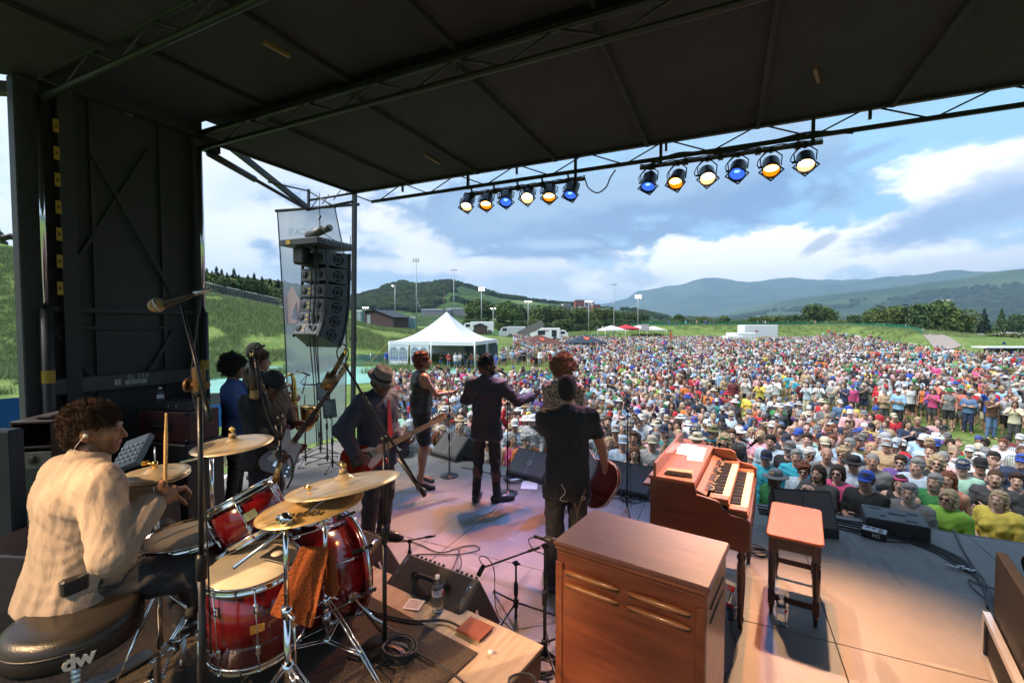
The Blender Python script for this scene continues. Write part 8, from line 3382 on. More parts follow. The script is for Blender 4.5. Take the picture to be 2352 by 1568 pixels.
def tufts(label,n,amin,amax,dmin,dmax,s0,s1):
 a=np.radians(rg.uniform(amin,amax,n))-YAW
 r=KF*np.sqrt(rg.uniform(dmin**2,dmax**2,n))
 x,y=r*np.sin(a),r*np.cos(a)
 keep=wob(x,y,.22,5)>-.4
 x,y=x[keep],y[keep]
 n=len(x)
 s=rg.uniform(s0,s1,n)
 scatter('grass',label,np.stack([x,y,height(x,y)],1),np.stack([np.zeros(n),np.zeros(n),rg.uniform(0,6.28,n)],1),np.stack([s*1.3,s*1.3,s],1),rg.randint(0,3,n),gcoll)
tufts('long grass on the bank at left',24000,-52,-8,34,85,.8,1.9)
tufts('grass on the field and far bank',7000,0,46,86,128,.9,1.9)
net_blue=mat('net_blue',(.01,.09,.30),.7,alpha=.72)
net_green=mat('net_green',(.0,.17,.10),.7,alpha=.6)
net_pale=mat('net_pale',(.04,.16,.22),.7,alpha=.55)
def strip(name,label,pts,z0,z1,m_,kind=None,cat=None,posts=None,pm=None):
 """upright sheet along ground points"""
 e=None
 m=MB()
 P_=[Vc(p)for p in pts]
 vs=[]
 for p in P_:
  vs+=[(p.x,p.y,p.z+z0),(p.x,p.y,p.z+z1)]
 m.add(vs,[(2*i,2*i+2,2*i+3,2*i+1)for i in range(len(P_)-1)])
 if posts:
  e=empty(name,(0,0,0),label=label,cat=cat)
  m.build('netting',m_,e)
  for p in P_:
   MB().cyl((p.x,p.y,p.z),(p.x,p.y,p.z+z1+.08),.025,n=5).build('post',pm or steel,e)
  return e
 o=m.build(name,m_)
 return tag(o,label,cat,kind=kind)
mat_teal=mat('teal_mat',(.17,.36,.30),.9,var=.15,vscale=.3)
pts=[ground_at(x,y)for x,y in ((440,905),(640,885),(910,862),(1020,880),(1020,850),(900,842),(640,842),(440,846))]
n_=14
grid=[]
for i in range(5):
 row=[]
 for j in range(n_):
  t=j/(n_-1)
  a=Vc(G(430+t*620,912-t*48,GZ))
  b_=Vc(G(430+t*620,846-t*2,GZ))
  p=a.lerp(b_,i/4)
  row.append((p.x,p.y,max(hz(p.x,p.y),GZ)+.03))
 grid.append(row)
vs=[p for r_ in grid for p in r_]
o=MB().add(vs,[(i*n_+j,i*n_+j+1,(i+1)*n_+j+1,(i+1)*n_+j)for i in range(4)for j in range(n_-1)],True).build('run_out_mat',mat_teal)
tag(o,'pale teal ground mat at the foot of the grassy bank',kind='structure')
a,b_=G(400,934,GZ),G(660,925,GZ)
o=MB().beam(a+Vc((0,0,.35)),b_+Vc((0,0,.35)),.3,.7).build('low_wall',mat('wall_dark',(.06,.06,.06),.9))
tag(o,'low dark wall beyond the end of the stage','wall')
strip('blue_barrier','blue netting barrier behind the horn players',[G(400,985,GZ),G(520,978,GZ),G(640,970,GZ)],0,1.0,mat('barrier_blue',(.01,.11,.35),.7),cat='barrier',posts=True)
strip('blue_barrier','blue barrier in the gap left of the end wall',[XP(-20,1010,-9),XP(60,1000,-9)],-.5,.55,mat('barrier_blue',(.01,.11,.35),.7),cat='barrier',posts=True)
o=MB().box((0,0,0),(6,.4,2.2)).build('low_wall',mat('wall_grey',(.075,.078,.08),.9,var=.2),None,loc=(-13.5,3.4,-.95),rot=(0,0,R(60)))
tag(o,'grey concrete wall seen in the gap left of the end wall','wall')
strip('net_fence','blue green netting fence running left from the white tent',[at_depth(x,d)for x,d in ((812,37),(850,37.5),(885,38),(915,38.5))],0,1.25,net_pale,cat='fence',
 posts=True)
strip('net_fence','blue netting fence in front of the white tent',[G(1052,895,GZ),G(1110,892,GZ),G(1170,893,GZ),G(1240,893,GZ),G(1310,888,GZ)],0,1.15,net_blue,cat='fence',
 posts=True)
strip('net_fence','green netting fence along the top of the far bank',[at_depth(x,109)+Vc((0,0,.0))for x in range(1450,1990,45)]+[at_depth(2030,86),at_depth(2080,74),at_depth(2120,
 64)],0,1.2,net_green,cat='fence',posts=True)
strip('net_fence','green netting fence behind the food trucks',[at_depth(x,96)for x in range(1040,1460,60)],0,1.4,net_green,cat='fence',posts=True)
galv=mat('galvanised',(.42,.44,.45),.45,metal=.4)
rail=empty('railing',(0,0,0),label='galvanised barred railing stepping down the grassy bank',cat='railing')
P_=[]
for (px,py)in ((452,686),(520,700),(563,712),(606,724),(648,735),(690,748)):
 P_.append(ground_at(px,py,20,140))
dm=sum(pix(p)[2]for p in P_)/len(P_)
P_=[at_depth(px,61)for px in (452,520,563,606,648,690)]
for i in range(5):
 a,b_=P_[i],P_[i+1]
 a=a.lerp(b_,.03)
 b_=a.lerp(b_,.95)
 m=MB()
 up=Vc((0,0,1.9))
 m.tube([a+up*.12,a+up,b_+up,b_+up*.12],.035,6,closed=True)
 for k in range(1,17):
  q=a.lerp(b_,k/17)
  m.cyl(q+up*.12,q+up,.016,n=4,cap=False)
 m.beam(a-up*.3,a+up*.2,.05,.05)
 m.beam(b_-up*.3,b_+up*.2,.05,.05)
 m.build('railing_panel',galv,rail)
o=MB().box((0,0,.6),(3.6,1.7,.8),bev=.3).box((0,0,1.15),(2,1.5,.6),bev=.25).build('parked_car',wpt,None,loc=DP(656,722,64)[:])
tag(o,'white car parked at the lower end of the railing','car')
# floodlight poles
pole_m=mat('pole_grey',(.32,.34,.35),.5,metal=.3)
lit_m=mat('flood_lit',(1,.97,.9),.3,emis=(1.0,.93,.80),estr=9.0)
for (px,top,bot,dep,nh,on,lab)in ((957,598,768,62,6,0,'tallest grey floodlight pole left of the white tent, lamps off'),(1043,618,735,85,4,0,'grey floodlight pole behind the tent peak, lamps off'),
 (908,654,742,110,3,1,'thin floodlight pole above the brown shed with one lamp lit'),(1106,664,745,105,6,6,'floodlight pole right of the tent with a bright stacked cluster'),
 (1213,690,722,130,5,5,'distant lit floodlight above the tree belt'),(1410,651,756,95,5,0,'tall floodlight pole in the middle of the field edge, lamps off'),(1352,690,745,
 115,4,4,'shorter floodlight pole with lit lamps left of the tall one'),(1465,681,752,100,6,6,'floodlight pole with brilliant lamps above the red canopy'),(840,704,745,110,
 3,3,'small lit floodlight behind the hanging speakers'),(1020,664,735,90,8,0,'brown timber pole crowded with floodlights behind the tent'),(1133,706,740,150,2,2,'faint lit lamp just right of the bright cluster')):
 p=at_depth(px,dep)
 t=DP(px,top,dep)
 e=empty('floodlight_pole',tuple(p),YAW,label=lab,cat='floodlight')
 h=t.z-p.z
 pr_=.0009*dep+.03
 MB().cyl((0,0,0),(0,0,h),pr_*1.35,pr_*.8,n=8).build('pole',pole_m if px!=1020 else bark,e)
 sc_=dep*KF/62
 MB().box((0,0,h-.15*sc_),(1.0*sc_,.06,.07)).build('crossbar',pole_m,e)
 rows_=2 if (nh>=6)else 1
 per=nh//rows_
 for k in range(nh):
  c_,r_=k%per,k//per
  x_=(c_-(per-1)/2)*(.95*sc_/per)
  l_=MB().lathe([(0,-.12),(.05,-.10),(.11,.0),(.12,.05)],(x_*sc_**0,-.1,h-.15*sc_+.28*sc_*r_),(0,-.9,-.35),n=10)
  o=l_.build('lamp_head',bkm if not on else pole_m,e)
  if k<on:
   MB().lathe([(0,.045),(.085*sc_**.8,.045),(.085*sc_**.8,.05)],(x_,-.12,h-.15*sc_+.28*sc_*r_),(0,-.95,-.2),n=10).build('lit_face',lit_m,e)
 if px==957:
  MB().cyl((0,0,h*.48),(2.4,0,h*.05),.018,n=4).build('guy_wire',steel,e)
  # white marquee
vinyl=mat('marquee_white',(.72,.73,.74),.6)
win=mat('marquee_window',(.16,.22,.27),.2)
blue_l=mat('marquee_blue',(.04,.10,.32),.6)
MQ=at_depth(1026,39.5)
mq=empty('marquee',(MQ.x,MQ.y,MQ.z),YAW+R(-12),label='white high peaked marquee with arched windows at the left of the crowd',cat='marquee')
mq.scale=(KF,)*3
W,EH,PH=7.2,2.0,(DP(1027,716,39.5).z-MQ.z)/KF
n=12
vs,fs=[],[]
for r_ in range(n+1):
 t=r_/n
 rad=(1-t)**1.0
 z=EH+(PH-EH)*(t**1.75)
 hw_=W/2*rad
 for (sx,sy)in ((-1,-1),(0,-1),(1,-1),(1,0),(1,1),(0,1),(-1,1),(-1,0)):
  vs.append((sx*hw_,sy*hw_,z-(.0 if sx*sy else -.05*(1-t))))
for r_ in range(n):
 for k in range(8):
  fs.append((r_*8+k,r_*8+(k+1)%8,(r_+1)*8+(k+1)%8,(r_+1)*8+k))
MB().add(vs,fs,False).build('roof',vinyl,mq)
m=MB()
for s in (-1,1):
 m.box((0,s*W/2,EH-.12),(W,.02,.30))
 m.box((s*W/2,0,EH-.12),(.02,W,.30))
m.build('valance',vinyl,mq)
m=MB()
for (x_,y_)in ((-1,-1),(0,-1),(1,-1),(1,0),(1,1),(0,1),(-1,1),(-1,0)):
 MB().cyl((x_*W/2,y_*W/2,0),(x_*W/2,y_*W/2,EH),.05,n=8).build('post',wpt,mq)
for i in range(2):
 w_=MB().box((-W/2+.02+W*.25*(i*1.0)+W*.0+W*.125*0+W*.11,-W/2+.03,EH/2-.05),(W*.22,.02,EH-.2)).build('side_wall',vinyl,mq)
 for j in range(2):
  cx=-W/2+W*.25*i+W*.11+(j-.5)*W*.105
  pts_=[(-.34,-.45),(.34,-.45),(.34,.25)]+[(.34*math.cos(a*PI/8),.25+.34*math.sin(a*PI/8))for a in range(1,8)]+[(-.34,.25)]
  wn_=MB().prism(pts_,.02,basis((cx,-W/2+.005,.98),(1,0,0),(0,0,1),(0,-1,0))).build('window',win,w_)
  m=MB()
  for q in range(-2,3):
   m.box((cx+q*.135,-W/2-.012,1.0),(.022,.01,.95))
  for q in range(4):
   m.box((cx,-W/2-.014,.60+q*.22),(.68,.01,.022))
  m.build('glazing_bars',vinyl,wn_)
  MB().box((cx,-W/2-.010,.66),(.64,.004,.24)).build('blue_lower_pane',blue_l,wn_)
for s in (0,):
 for i in range(3):
  MB().prism([(-.4,-.55),(.4,-.55),(.4,.3)]+[(.4*math.cos(a*PI/8),.3+.4*math.sin(a*PI/8))for a in range(1,8)]+[(-.4,.3)],.02,basis((.9+i*1.2,W/2-.04,1.0),(1,0,0),(0,0,1),
   (0,-1,0))).build('window',win,mq)
MB().box((0,W/2-.02,EH/2),(W*.98,.02,EH-.1)).build('rear_wall',vinyl,mq)
for (dx,lab_)in ((-W*.80,0),):
 MB().cyl((-W/2,-W/2,EH),(-W/2-1.6,-W/2-.8,0),.02,n=4).build('guy_rope',yel,mq)
 # sheds, trucks, canopies
brownw=mat('shed_boards',(.075,.048,.042),.85,var=.2,vscale=3)
shed=empty('shed',tuple(at_depth(884,78)),YAW+R(-24),label='dark brown shed with a sloping roof left of the marquee',cat='shed')
shed.scale=(KF,)*3
MB().prism([(-2.6,0),(3.4,0),(3.4,1.9),(-.3,3.1),(-2.6,2.9)],4,basis((0,0,0),(1,0,0),(0,0,1),(0,-1,0))).build('walls',brownw,shed)
MB().beam((-2.9,0,3.0),(-.2,0,3.2),.12,4.6,(0,1,0)).beam((-.3,0,3.2),(3.7,0,1.9),.12,4.6,(0,1,0)).build('roof',bkp,shed)
MB().box((-1.7,-2.03,1.3),(.7,.04,2.2)).build('door',mat('shed_door',(.30,.36,.36),.5),shed)
shed=empty('shed',tuple(at_depth(1104,88)),YAW,label='small dark roofed shed just behind the right slope of the marquee',cat='shed')
shed.scale=(.75,)*3
MB().prism([(-2.2,0),(2.2,0),(2.2,2.6),(0,3.6),(-2.2,3.0)],3,basis((0,0,0),(1,0,0),(0,0,1),(0,-1,0))).build('walls',brownw,shed)
MB().beam((-2.5,0,2.9),(0,0,3.75),.1,3.4,(0,1,0)).beam((0,0,3.75),(2.6,0,2.5),.1,3.4,(0,1,0)).build('roof',bkp,shed)
loo=mat('toilet_green',(.20,.30,.30),.6)
for i,(px,dep)in enumerate(((932,82),(941,82.5),(949,83),(829,86),(838,86.5))):
 e=empty('portable_toilet',tuple(at_depth(px,dep)),YAW+R(-20),label='grey green portable toilet, %s'%('nearest the brown shed','middle of three right of the shed','farthest right of three by the shed',
  'left one behind the hanging speakers','right one behind the hanging speakers')[i],cat='portable toilet',group='portable toilets')
 e.scale=(KF,)*3
 MB().box((0,0,1.1),(1.1,1.1,2.1),bev=.04).build('cabin',loo,e)
 MB().box((0,-.56,1.05),(.7,.02,1.8)).build('door',mat('toilet_door',(.30,.38,.40),.6),e)
 MB().box((0,0,2.22),(1.15,1.15,.14),bev=.05).build('roof',wpt,e)
glass_d=mat('dark_glass',(.03,.04,.05),.1)
tyre=mat('tyre',(.02,.02,.02),.8)
def truck(label,px,dep,L_,H_,cab='front',rz=0,print_=None,name='box_truck',col=wpt,serv=False):
 p=at_depth(px,dep)
 e=empty(name,tuple(p),YAW+R(rz),label=label,cat='truck')
 e.scale=(KF,)*3
 MB().box((0,0,.5+H_/2),(L_,2.3,H_),bev=.06).build('body',col,e)
 if cab:
  s=1 if cab=='right' else -1
  MB().prism([(0,.4),(s*1.7,.4),(s*1.7,1.3),(s*1.1,2.2),(0,2.3)],2.1,basis((s*L_/2,0,0),(1,0,0),(0,0,1),(0,-1,0)),bev=.05).build('cab',col,e)
  MB().box((s*(L_/2+.55),-1.06,1.75),(.9,.02,.55)).build('side_window',glass_d,e)
 for x_ in (-.33,.33):
  w_=MB().cyl((x_*L_,-1.18,.45),(x_*L_,-.9,.45),.45,n=14).build('wheel',tyre,e)
  MB().cyl((x_*L_,-1.2,.45),(x_*L_,-1.17,.45),.2,n=10).build('rim',steel,w_)
 if serv:
  MB().box((-L_*.12,-1.16,1.75),(1.5,.04,.9)).build('serving_hatch',glass_d,e)
  MB().box((L_*.30,-1.16,1.6),(1.0,.04,1.4)).build('door',glass_d,e)
 return e
truck('white box truck parked behind the marquee',1108,92,4.6,2.0,cab='left')
truck('small white van body with a serving window left of the food truck',1186,96,3.8,1.9,cab='left',col=mat('trailer_grey',(.5,.52,.54),.5))
ft_=truck('long white food truck with dark hatches and reddish lettering',1252,95,6.2,2.2,cab='right',rz=-4,serv=True)
m=MB()
for i,x_ in enumerate((-2.3,.2)):
 for k in range(2):
  m.box((x_,-1.17,2.25-k*.22),(1.3-k*.3,.02,.09))
m.build('lettering',mat('faded_red',(.5,.12,.10),.6),ft_)
t_=truck('big white trailer with a red emblem at the far side of the crowd',1740,84,6.4,2.9,cab=None,rz=4,name='trailer')
MB().prism([(0,.12),(.05,0),(.25,.02),(.10,-.06),(.16,-.2),(0,-.1),(-.16,-.2),(-.10,-.06),(-.25,.02),(-.05,0)],.02,basis((-.9,-1.17,2.35),(1,0,0),(0,0,1),(0,-1,0))@Mx_.Scale(1.4,
 4)).build('red_emblem',red_cap,t_)
MB().box((.9,-1.17,1.1),(2.0,.02,.35)).build('yellow_panel',mat('yellow_panel',(.6,.45,.05),.6),t_)
t_=truck('lower white trailer beside the big one',1702,80,4.2,1.5,cab=None,rz=2,name='trailer')
t_=truck('small white tow car end of the trailer row',1683,78,2.6,1.0,cab=None,name='trailer')
o=MB().beam(DP(1190,770,80),DP(1247,742,80),1.6,.25,(0,1,0)).build('ramp',mat('ramp_grey',(.10,.10,.09),.8))
tag(o,'dark sloping ramp between the tent and the food truck','ramp')
mat_red=mat('canopy_red',(.45,.02,.04),.7)
mat_navy=mat('canopy_navy',(.02,.03,.05),.7)
mat_brn=mat('canopy_brown',(.10,.03,.02),.7)
mat_crm=mat('canopy_cream',(.50,.50,.40),.7)
for (px,dep,w_,top,cm_,lab,logo)in ((1238,58,5.6,768,mat_brn,'dark maroon canopy with orange marks right of the marquee',1),(1344,57,4.6,768,mat_navy,'navy pop-up canopy with a red flame mark inside the crowd',
 2),(1404,92,4.2,747,wpt,'white pop-up canopy left of the red one',0),(1438,94,4.0,745,mat_red,'bright red pop-up canopy at the back of the field',0),(1468,96,4.2,746,mat('canopy_rose',
 (.55,.42,.42),.7),'pale rose canopy between the red and cream ones',0),(1500,96,4.2,748,mat_crm,'cream canopy rightmost of the row',0),(2236,34,2.2,862,mat('canopy_sage',
 (.20,.34,.24),.7),'sage green sun shelter at the right of the crowd',0)):
 p=at_depth(px,dep)
 tz=(DP(px,top,dep).z-p.z)/KF
 e=empty('canopy',tuple(p),YAW+R(px%17),label=lab,cat='canopy')
 e.scale=(KF,)*3
 h=w_/2
 eh=tz-w_*.2
 MB().add([(-h,-h,eh),(h,-h,eh),(h,h,eh),(-h,h,eh),(0,0,tz)],[(0,1,4),(1,2,4),(2,3,4),(3,0,4)]).build('top',cm_,e)
 m=MB()
 for k in range(4):
  a=[(-h,-h),(h,-h),(h,h),(-h,h)][k]
  b_=[(-h,-h),(h,-h),(h,h),(-h,h)][(k+1)%4]
  m.add([(a[0],a[1],eh),(b_[0],b_[1],eh),(b_[0],b_[1],eh-.25),(a[0],a[1],eh-.25)],[(0,1,2,3)])
 m.build('valance',cm_,e)
 for a in ((-h,-h),(h,-h),(h,h),(-h,h)):
  MB().cyl((a[0],a[1],0),(a[0],a[1],eh),.03,n=5).build('leg',wpt,e)
 if logo:
  n1_=Vc((0,-(tz-eh),h)).normalized()
  MB().prism([(-.12,-.3),(.05,-.32),(.22,.05),(.10,.38),(.16,.08),(-.05,.2),(-.22,.4),(-.2,.05)],.02,basis(Vc((0,-h*.5,(tz+eh)/2+.03)),(1,0,0),(0,h,tz-eh),Vc((1,0,0)).cross(Vc((0,
   h,tz-eh).copy()if False else (0,h,tz-eh)).normalized()))@Mx_.Scale(1.6 if logo==2 else 1.3,4)).build('emblem',mat('orange_mark',(.6,.10,.03),.6),e)
o=MB().box((0,0,0),(2.0,.06,1.7)).build('sign_board',mat('board_print',(.5,.47,.46),.7,var=.6,vscale=3),None,loc=DP(1482,752,90)[:],rot=(0,0,YAW))
tag(o,'white printed notice board between the canopies','sign')
for (px,top,bot,dep,c1_,c2_,lab)in ((1463,812,862,44,mat('flag_black',(.02,.02,.03),.7),mat('flag_orange',(.65,.14,.03),.6),'black feather flag with an orange mark standing in the crowd'),
 (1541,757,800,68,mat('flag_orange',(.65,.14,.03),.6),None,'thin orange pole banner in the crowd'),(2308,785,817,52,mat('flag_navy',(.02,.05,.22),.6),mat('flag_white',(.6,
 .62,.68),.6),'navy feather flag with white marks near the right border')):
 p=at_depth(px,dep)
 t,b_=DP(px,top,dep),DP(px,bot,dep)
 h=t.z-b_.z
 w_=h*(.30 if c2_ else .08)
 e=empty('feather_flag',(t.x,t.y,p.z),YAW,label=lab,cat='flag')
 MB().cyl((-w_/2,0,0),(-w_/2,0,t.z-p.z),.03,n=5).build('mast',bkm,e)
 z0=b_.z-p.z
 MB().prism([(-w_/2,z0),(w_/2,z0+.1),(w_/2,z0+h*.8),(0,z0+h),(-w_/2,z0+h)],.03,basis((0,0,0),(1,0,0),(0,0,1),(0,-1,0))).build('sail',c1_,e)
 if c2_:
  MB().prism([(-.06,-.5),(.06,-.5),(.07,.25),(.18,.42),(.05,.5),(-.08,.3)],.02,basis((0,-.03,z0+h*.5),(1,0,0),(0,0,1),(0,-1,0))@Mx_.Scale(h*.6,4)).build('mark',c2_,e)
wallb=mat('brick_far',(.26,.20,.18),.9)
roofw=mat('roof_far',(.42,.44,.45),.6)
for (px,py,dep,w_,h_,lab)in ((1003,712,420,26,8.5,'left wing of the long building on the hillside'),(1058,711,424,24,9.5,'right wing of the long building on the hillside, pale roofed')):
 c_=ground_at(px,py+12,300,1400)
 gz_,hh_=c_.z,h_
 w_=w_*pix(c_)[2]/420
 e=empty('hillside_building',(c_.x,c_.y,gz_-1),YAW,label=lab,cat='building')
 MB().box((0,0,hh_/2),(w_,12,hh_+1)).build('walls',wallb,e)
 MB().prism([(-w_/2-1,0),(w_/2+1,0),(w_/2+1,.8),(0,2.4),(-w_/2-1,1.6)],13,basis((0,0,hh_),(1,0,0),(0,0,1),(0,-1,0))).build('roof',roofw,e)
 for r_ in range(2):
  for k in range(int(w_/3.2)):
   MB().box((-w_/2+2+k*3.2,-6.05,hh_-2.2-r_*3.6),(2.2,.1,1.7)).build('window',win,e)
rgh=random.Random(5)
HOU=['lowest on the hillside above the food truck','second on the hillside above the food truck','highest on the hillside above the food truck','near the tall middle pole on the slope',
 'half hidden in the belt above the navy canopy',"high on the right mountain's foot",'','left of the red roofs at right','largest of the red roofs at the right','above the white awning',
 'cut by the right picture border','left on the hillside by the distant lamp','above the tall trees beyond the road']
for i,(px,py,dep,w_,c_)in enumerate([(1330,690,620,16,0),(1352,696,640,18,1),(1368,700,600,14,0),(1392,712,560,16,1),(1340,706,520,12,0),(2178,690,700,18,1),(2060,744,300,
 0,0),(2262,772,140,11,0),(2300,780,128,12,0),(2330,768,150,10,1),(2348,790,120,8,0),(1300,700,600,14,1),(2140,724,520,13,1)]):
 if not w_:
  continue
 p=DP(px,py,dep)
 gz_=hz(p.x,p.y)
 h_=max(3.2,p.z-gz_)
 e=empty('house',(p.x,p.y,gz_-.5),YAW+R(rgh.uniform(-30,30)),label='%s house %s'%('red walled' if not c_ else 'pale roofed',HOU[i]),cat='house')
 MB().box((0,0,h_/2),(w_,w_*.6,h_+.5)).build('walls',mat('house_red',(.28,.09,.06),.9)if not c_ else mat('house_grey',(.25,.24,.25),.9),e)
 MB().prism([(-w_/2-.5,0),(w_/2+.5,0),(w_/2,w_*.12),(-w_/2,w_*.12)],w_*.7,basis((0,0,h_+.2),(1,0,0),(0,0,1),(0,-1,0))).build('roof',mat('house_roof',(.45,.40,.40),.8),e)
 for k in range(3):
  MB().box((-w_/3+k*w_/3,-w_*.3-.05,h_*.6),(w_*.12,.1,h_*.3)).build('window',glass_d,e)
n_=16
L_,R__=[],[]
for i in range(n_):
 t=i/(n_-1)
 px=2035+150*t
 dep=92-40*t
 for side_,lst in ((-1,L_),(1,R__)):
  p=at_depth(px+side_*(7+20*t),dep)
  lst.append((p.x,p.y,p.z+.12))
o=MB().add(L_+R__,[(i,i+1,n_+i+1,n_+i)for i in range(n_-1)],True).build('gravel_road',mat('gravel',(.26,.22,.19),.95,var=.2,vscale=2))
tag(o,'pale gravel road curving along the bank at right',kind='structure')
o=MB().box((0,0,0),(9,2,.16)).build('long_white_awning',wpt,None,loc=DP(2330,797,44)[:],rot=(0,0,YAW))
tag(o,'long flat white awning behind the crowd at the right border','awning')
o=MB().box((0,0,-.9),(8,1.6,1.5)).build('dark_booth',bkp,None,loc=DP(2345,797,45)[:],rot=(0,0,YAW))
tag(o,'dark booth under the long white awning','booth')
# crowd barricade in front of the stage
bgal=mat('barricade_steel',(.30,.31,.32),.4,metal=.7)
for i in range(6):
 x0=-6.2+i*2.15
 e=empty('barricade',(x0,6.86+.04*math.sin(i*2),GN),0,label='steel crowd barricade, %s from the left along the front row'%ordn[i],cat='barricade',group='crowd barricades')
 m=MB()
 m.tube([(0,0,.12),(0,0,1.12),(2.05,0,1.12),(2.05,0,.12)],.021,8,closed=True)
 m.build('frame',bgal,e)
 m=MB()
 for k in range(1,14):
  m.cyl((k*.146,0,.12),(k*.146,0,1.12),.008,n=5,cap=False)
 o=m.build('bars',bgal,e)
 o['kind']='stuff'
 for xx in (.3,1.75):
  MB().tube([(xx,-.3,.02),(xx,0,.12),(xx,.3,.02)],.018,6).build('foot',bgal,e)
  # haze: one box of thin air round everything up to the ranges
hb=MB().box((0,4500,0),(26000,17500,2)).build('haze',None)
hb.data.materials.clear()
hm_=bpy.data.materials.new('haze_air')
hm_.use_nodes=True
hm_.node_tree.nodes.clear()
vo_=hm_.node_tree.nodes.new('ShaderNodeVolumePrincipled')
ou_=hm_.node_tree.nodes.new('ShaderNodeOutputMaterial')
hm_.node_tree.links.new(vo_.outputs[0],ou_.inputs['Volume'])
vo_.inputs['Color'].default_value=(.50,.74,1.0,1)
vo_.inputs['Density'].default_value=HAZE_D
vo_.inputs['Anisotropy'].default_value=.2
hb.data.materials.append(hm_)
hb.location=(0,0,590)
hb.data.clear_geometry()
hb.data.from_pydata([(sx*12500,sy*12500,sz*640)for sz in (-1,1)for sy in (-1,1)for sx in (-1,1)],[],[(0,2,3,1),(4,5,7,6),(0,1,5,4),(2,6,7,3),(0,4,6,2),(1,3,7,5)])
hb.data.materials.append(hm_)
tag(hb,'thin blue evening haze over the valley',kind='stuff')
# the audience
ob_skin=mat('crowd_skin',(.4,.2,.13),.6,objcol=True,var=.06,vscale=14,featskin=True)
ob_cloth=mat('crowd_cloth',(.4,.4,.4),.85,objcol=True,var=.10,vscale=14)
ob_print=mat('crowd_print',(.4,.4,.4),.85,objcol=True,var=.28,vscale=9,det=2)
ob_hair=mat('crowd_hair',(.1,.1,.1),.8,objcol=True,var=.35,vscale=60,bump=.7,bscale=200)
def striped(name,vert=False,inst_=None):
 if name in MAT:
  return MAT[name]
 m=mat(name,(.4,.4,.4),.85,objcol=True)
 N,L=m.node_tree.nodes,m.node_tree.links
 tc_=N.new('ShaderNodeTexCoord')
 fac=None
 for dr_ in (('Z','X')if vert else ('Z',)):
  w=N.new('ShaderNodeTexWave')
  w.bands_direction=dr_
  w.inputs['Scale'].default_value=11 if not vert else 9
  L.new(tc_.outputs['Object'],w.inputs['Vector'])
  g=N.new('ShaderNodeMath')
  g.operation='GREATER_THAN'
  g.inputs[1].default_value=.62
  L.new(w.outputs['Fac'],g.inputs[0])
  if fac is None:
   fac=g.outputs[0]
  else:
   ad=N.new('ShaderNodeMath')
   ad.operation='MULTIPLY_ADD'
   ad.inputs[1].default_value=.5
   L.new(g.outputs[0],ad.inputs[0])
   h_=N.new('ShaderNodeMath')
   h_.operation='MULTIPLY'
   h_.inputs[1].default_value=.5
   L.new(fac,h_.inputs[0])
   L.new(h_.outputs[0],ad.inputs[2])
   fac=ad.outputs[0]
 mx=N.new('ShaderNodeMix')
 mx.data_type='RGBA'
 oi=[n for n in N if n.type=='OBJECT_INFO'][0]
 L.new(fac,mx.inputs[0])
 L.new(oi.outputs['Color'],mx.inputs[6])
 mx.inputs[7].default_value=(.55,.58,.62,1)
 L.new(mx.outputs[2],N['Principled BSDF'].inputs['Base Color'])
 return m
ob_stripe,ob_plaid=striped('crowd_stripe'),striped('crowd_plaid',True)
in_skin=mat('mass_skin',(.4,.2,.13),.5,instcol='skin',featskin=True)
in_top=mat('mass_top',(.4,.4,.4),.85,instcol='top',var=.12,vscale=14)
in_leg=mat('mass_leg',(.1,.1,.1),.85,instcol='leg')
in_hair=mat('mass_hair',(.1,.1,.1),.8,instcol='hair')
in_hat=mat('mass_hat',(.5,.5,.5),.8,instcol='hat')
Z0=V3(0,0,0)
POSES={'down':dict(),'clasp':dict(el=((-.25,.03,1.14),(.25,.03,1.14)),wr=((-.05,.24,1.10),(.06,.25,1.08)),hdir=(V3(.8,.3,0),V3(-.8,.3,0)),hnor=(V3(0,-1,.2),V3(0,-1,.2)),curl=(.9,
 .9)),'cross':dict(el=((-.25,.06,1.15),(.25,.06,1.16)),wr=((.06,.22,1.20),(-.08,.20,1.17)),hdir=(V3(1,.1,.2),V3(-1,.1,.2)),hnor=(V3(0,-1,0),V3(0,-1,0))),'phone':dict(el=((-.24,
 .14,1.20),(.25,.16,1.24)),wr=((-.05,.32,1.40),(.06,.33,1.40)),hdir=(V3(.2,.1,1),V3(-.2,.1,1)),hnor=(V3(.8,-.5,0),V3(-.8,-.5,0)),curl=(.8,.8)),'clap':dict(el=((-.27,.12,1.20),
 (.27,.12,1.20)),wr=((-.05,.30,1.36),(.05,.30,1.36)),hdir=(V3(.1,.5,.9),V3(-.1,.5,.9)),hnor=(V3(1,0,0),V3(-1,0,0)),curl=(.15,.15)),'raise':dict(el=((-.25,.03,1.14),(.30,.10,
 1.58)),wr=((-.05,.24,1.10),(.24,.14,1.84)),hdir=(V3(.8,.3,0),V3(-.1,.1,1)),hnor=(V3(0,-1,.2),V3(0,1,0)),curl=(.9,.25)),'cup':dict(el=((-.235,-.03,1.14),(.24,.02,1.15)),wr=((-.235,
 .06,.90),(.12,.25,1.18)),hdir=(None,V3(-.5,.8,.1)),hnor=(None,V3(-.6,-.3,0)),curl=(.5,.9)),'sit':dict(pelvis=(0,0,.52),chest=(0,.02,.86),neck=(0,.0,1.035),head=(0,.03,1.195),
 sh=((-.172,0,.975),(.172,0,.975)),el=((-.25,.08,.72),(.25,.08,.72)),wr=((-.10,.30,.62),(.10,.30,.62)),hip=((-.09,0,.48),(.09,0,.48)),kn=((-.14,.44,.50),(.14,.44,.50)),an=((-.14,
 .42,.09),(.14,.42,.09)),toe=((-.16,.60,.03),(.16,.60,.03))),}
HPOSE=pose()
HC,HM=HPOSE['head'],rotm(0,0,0)
def head_shift(v,P_):
 return v+(P_['head']-HC)
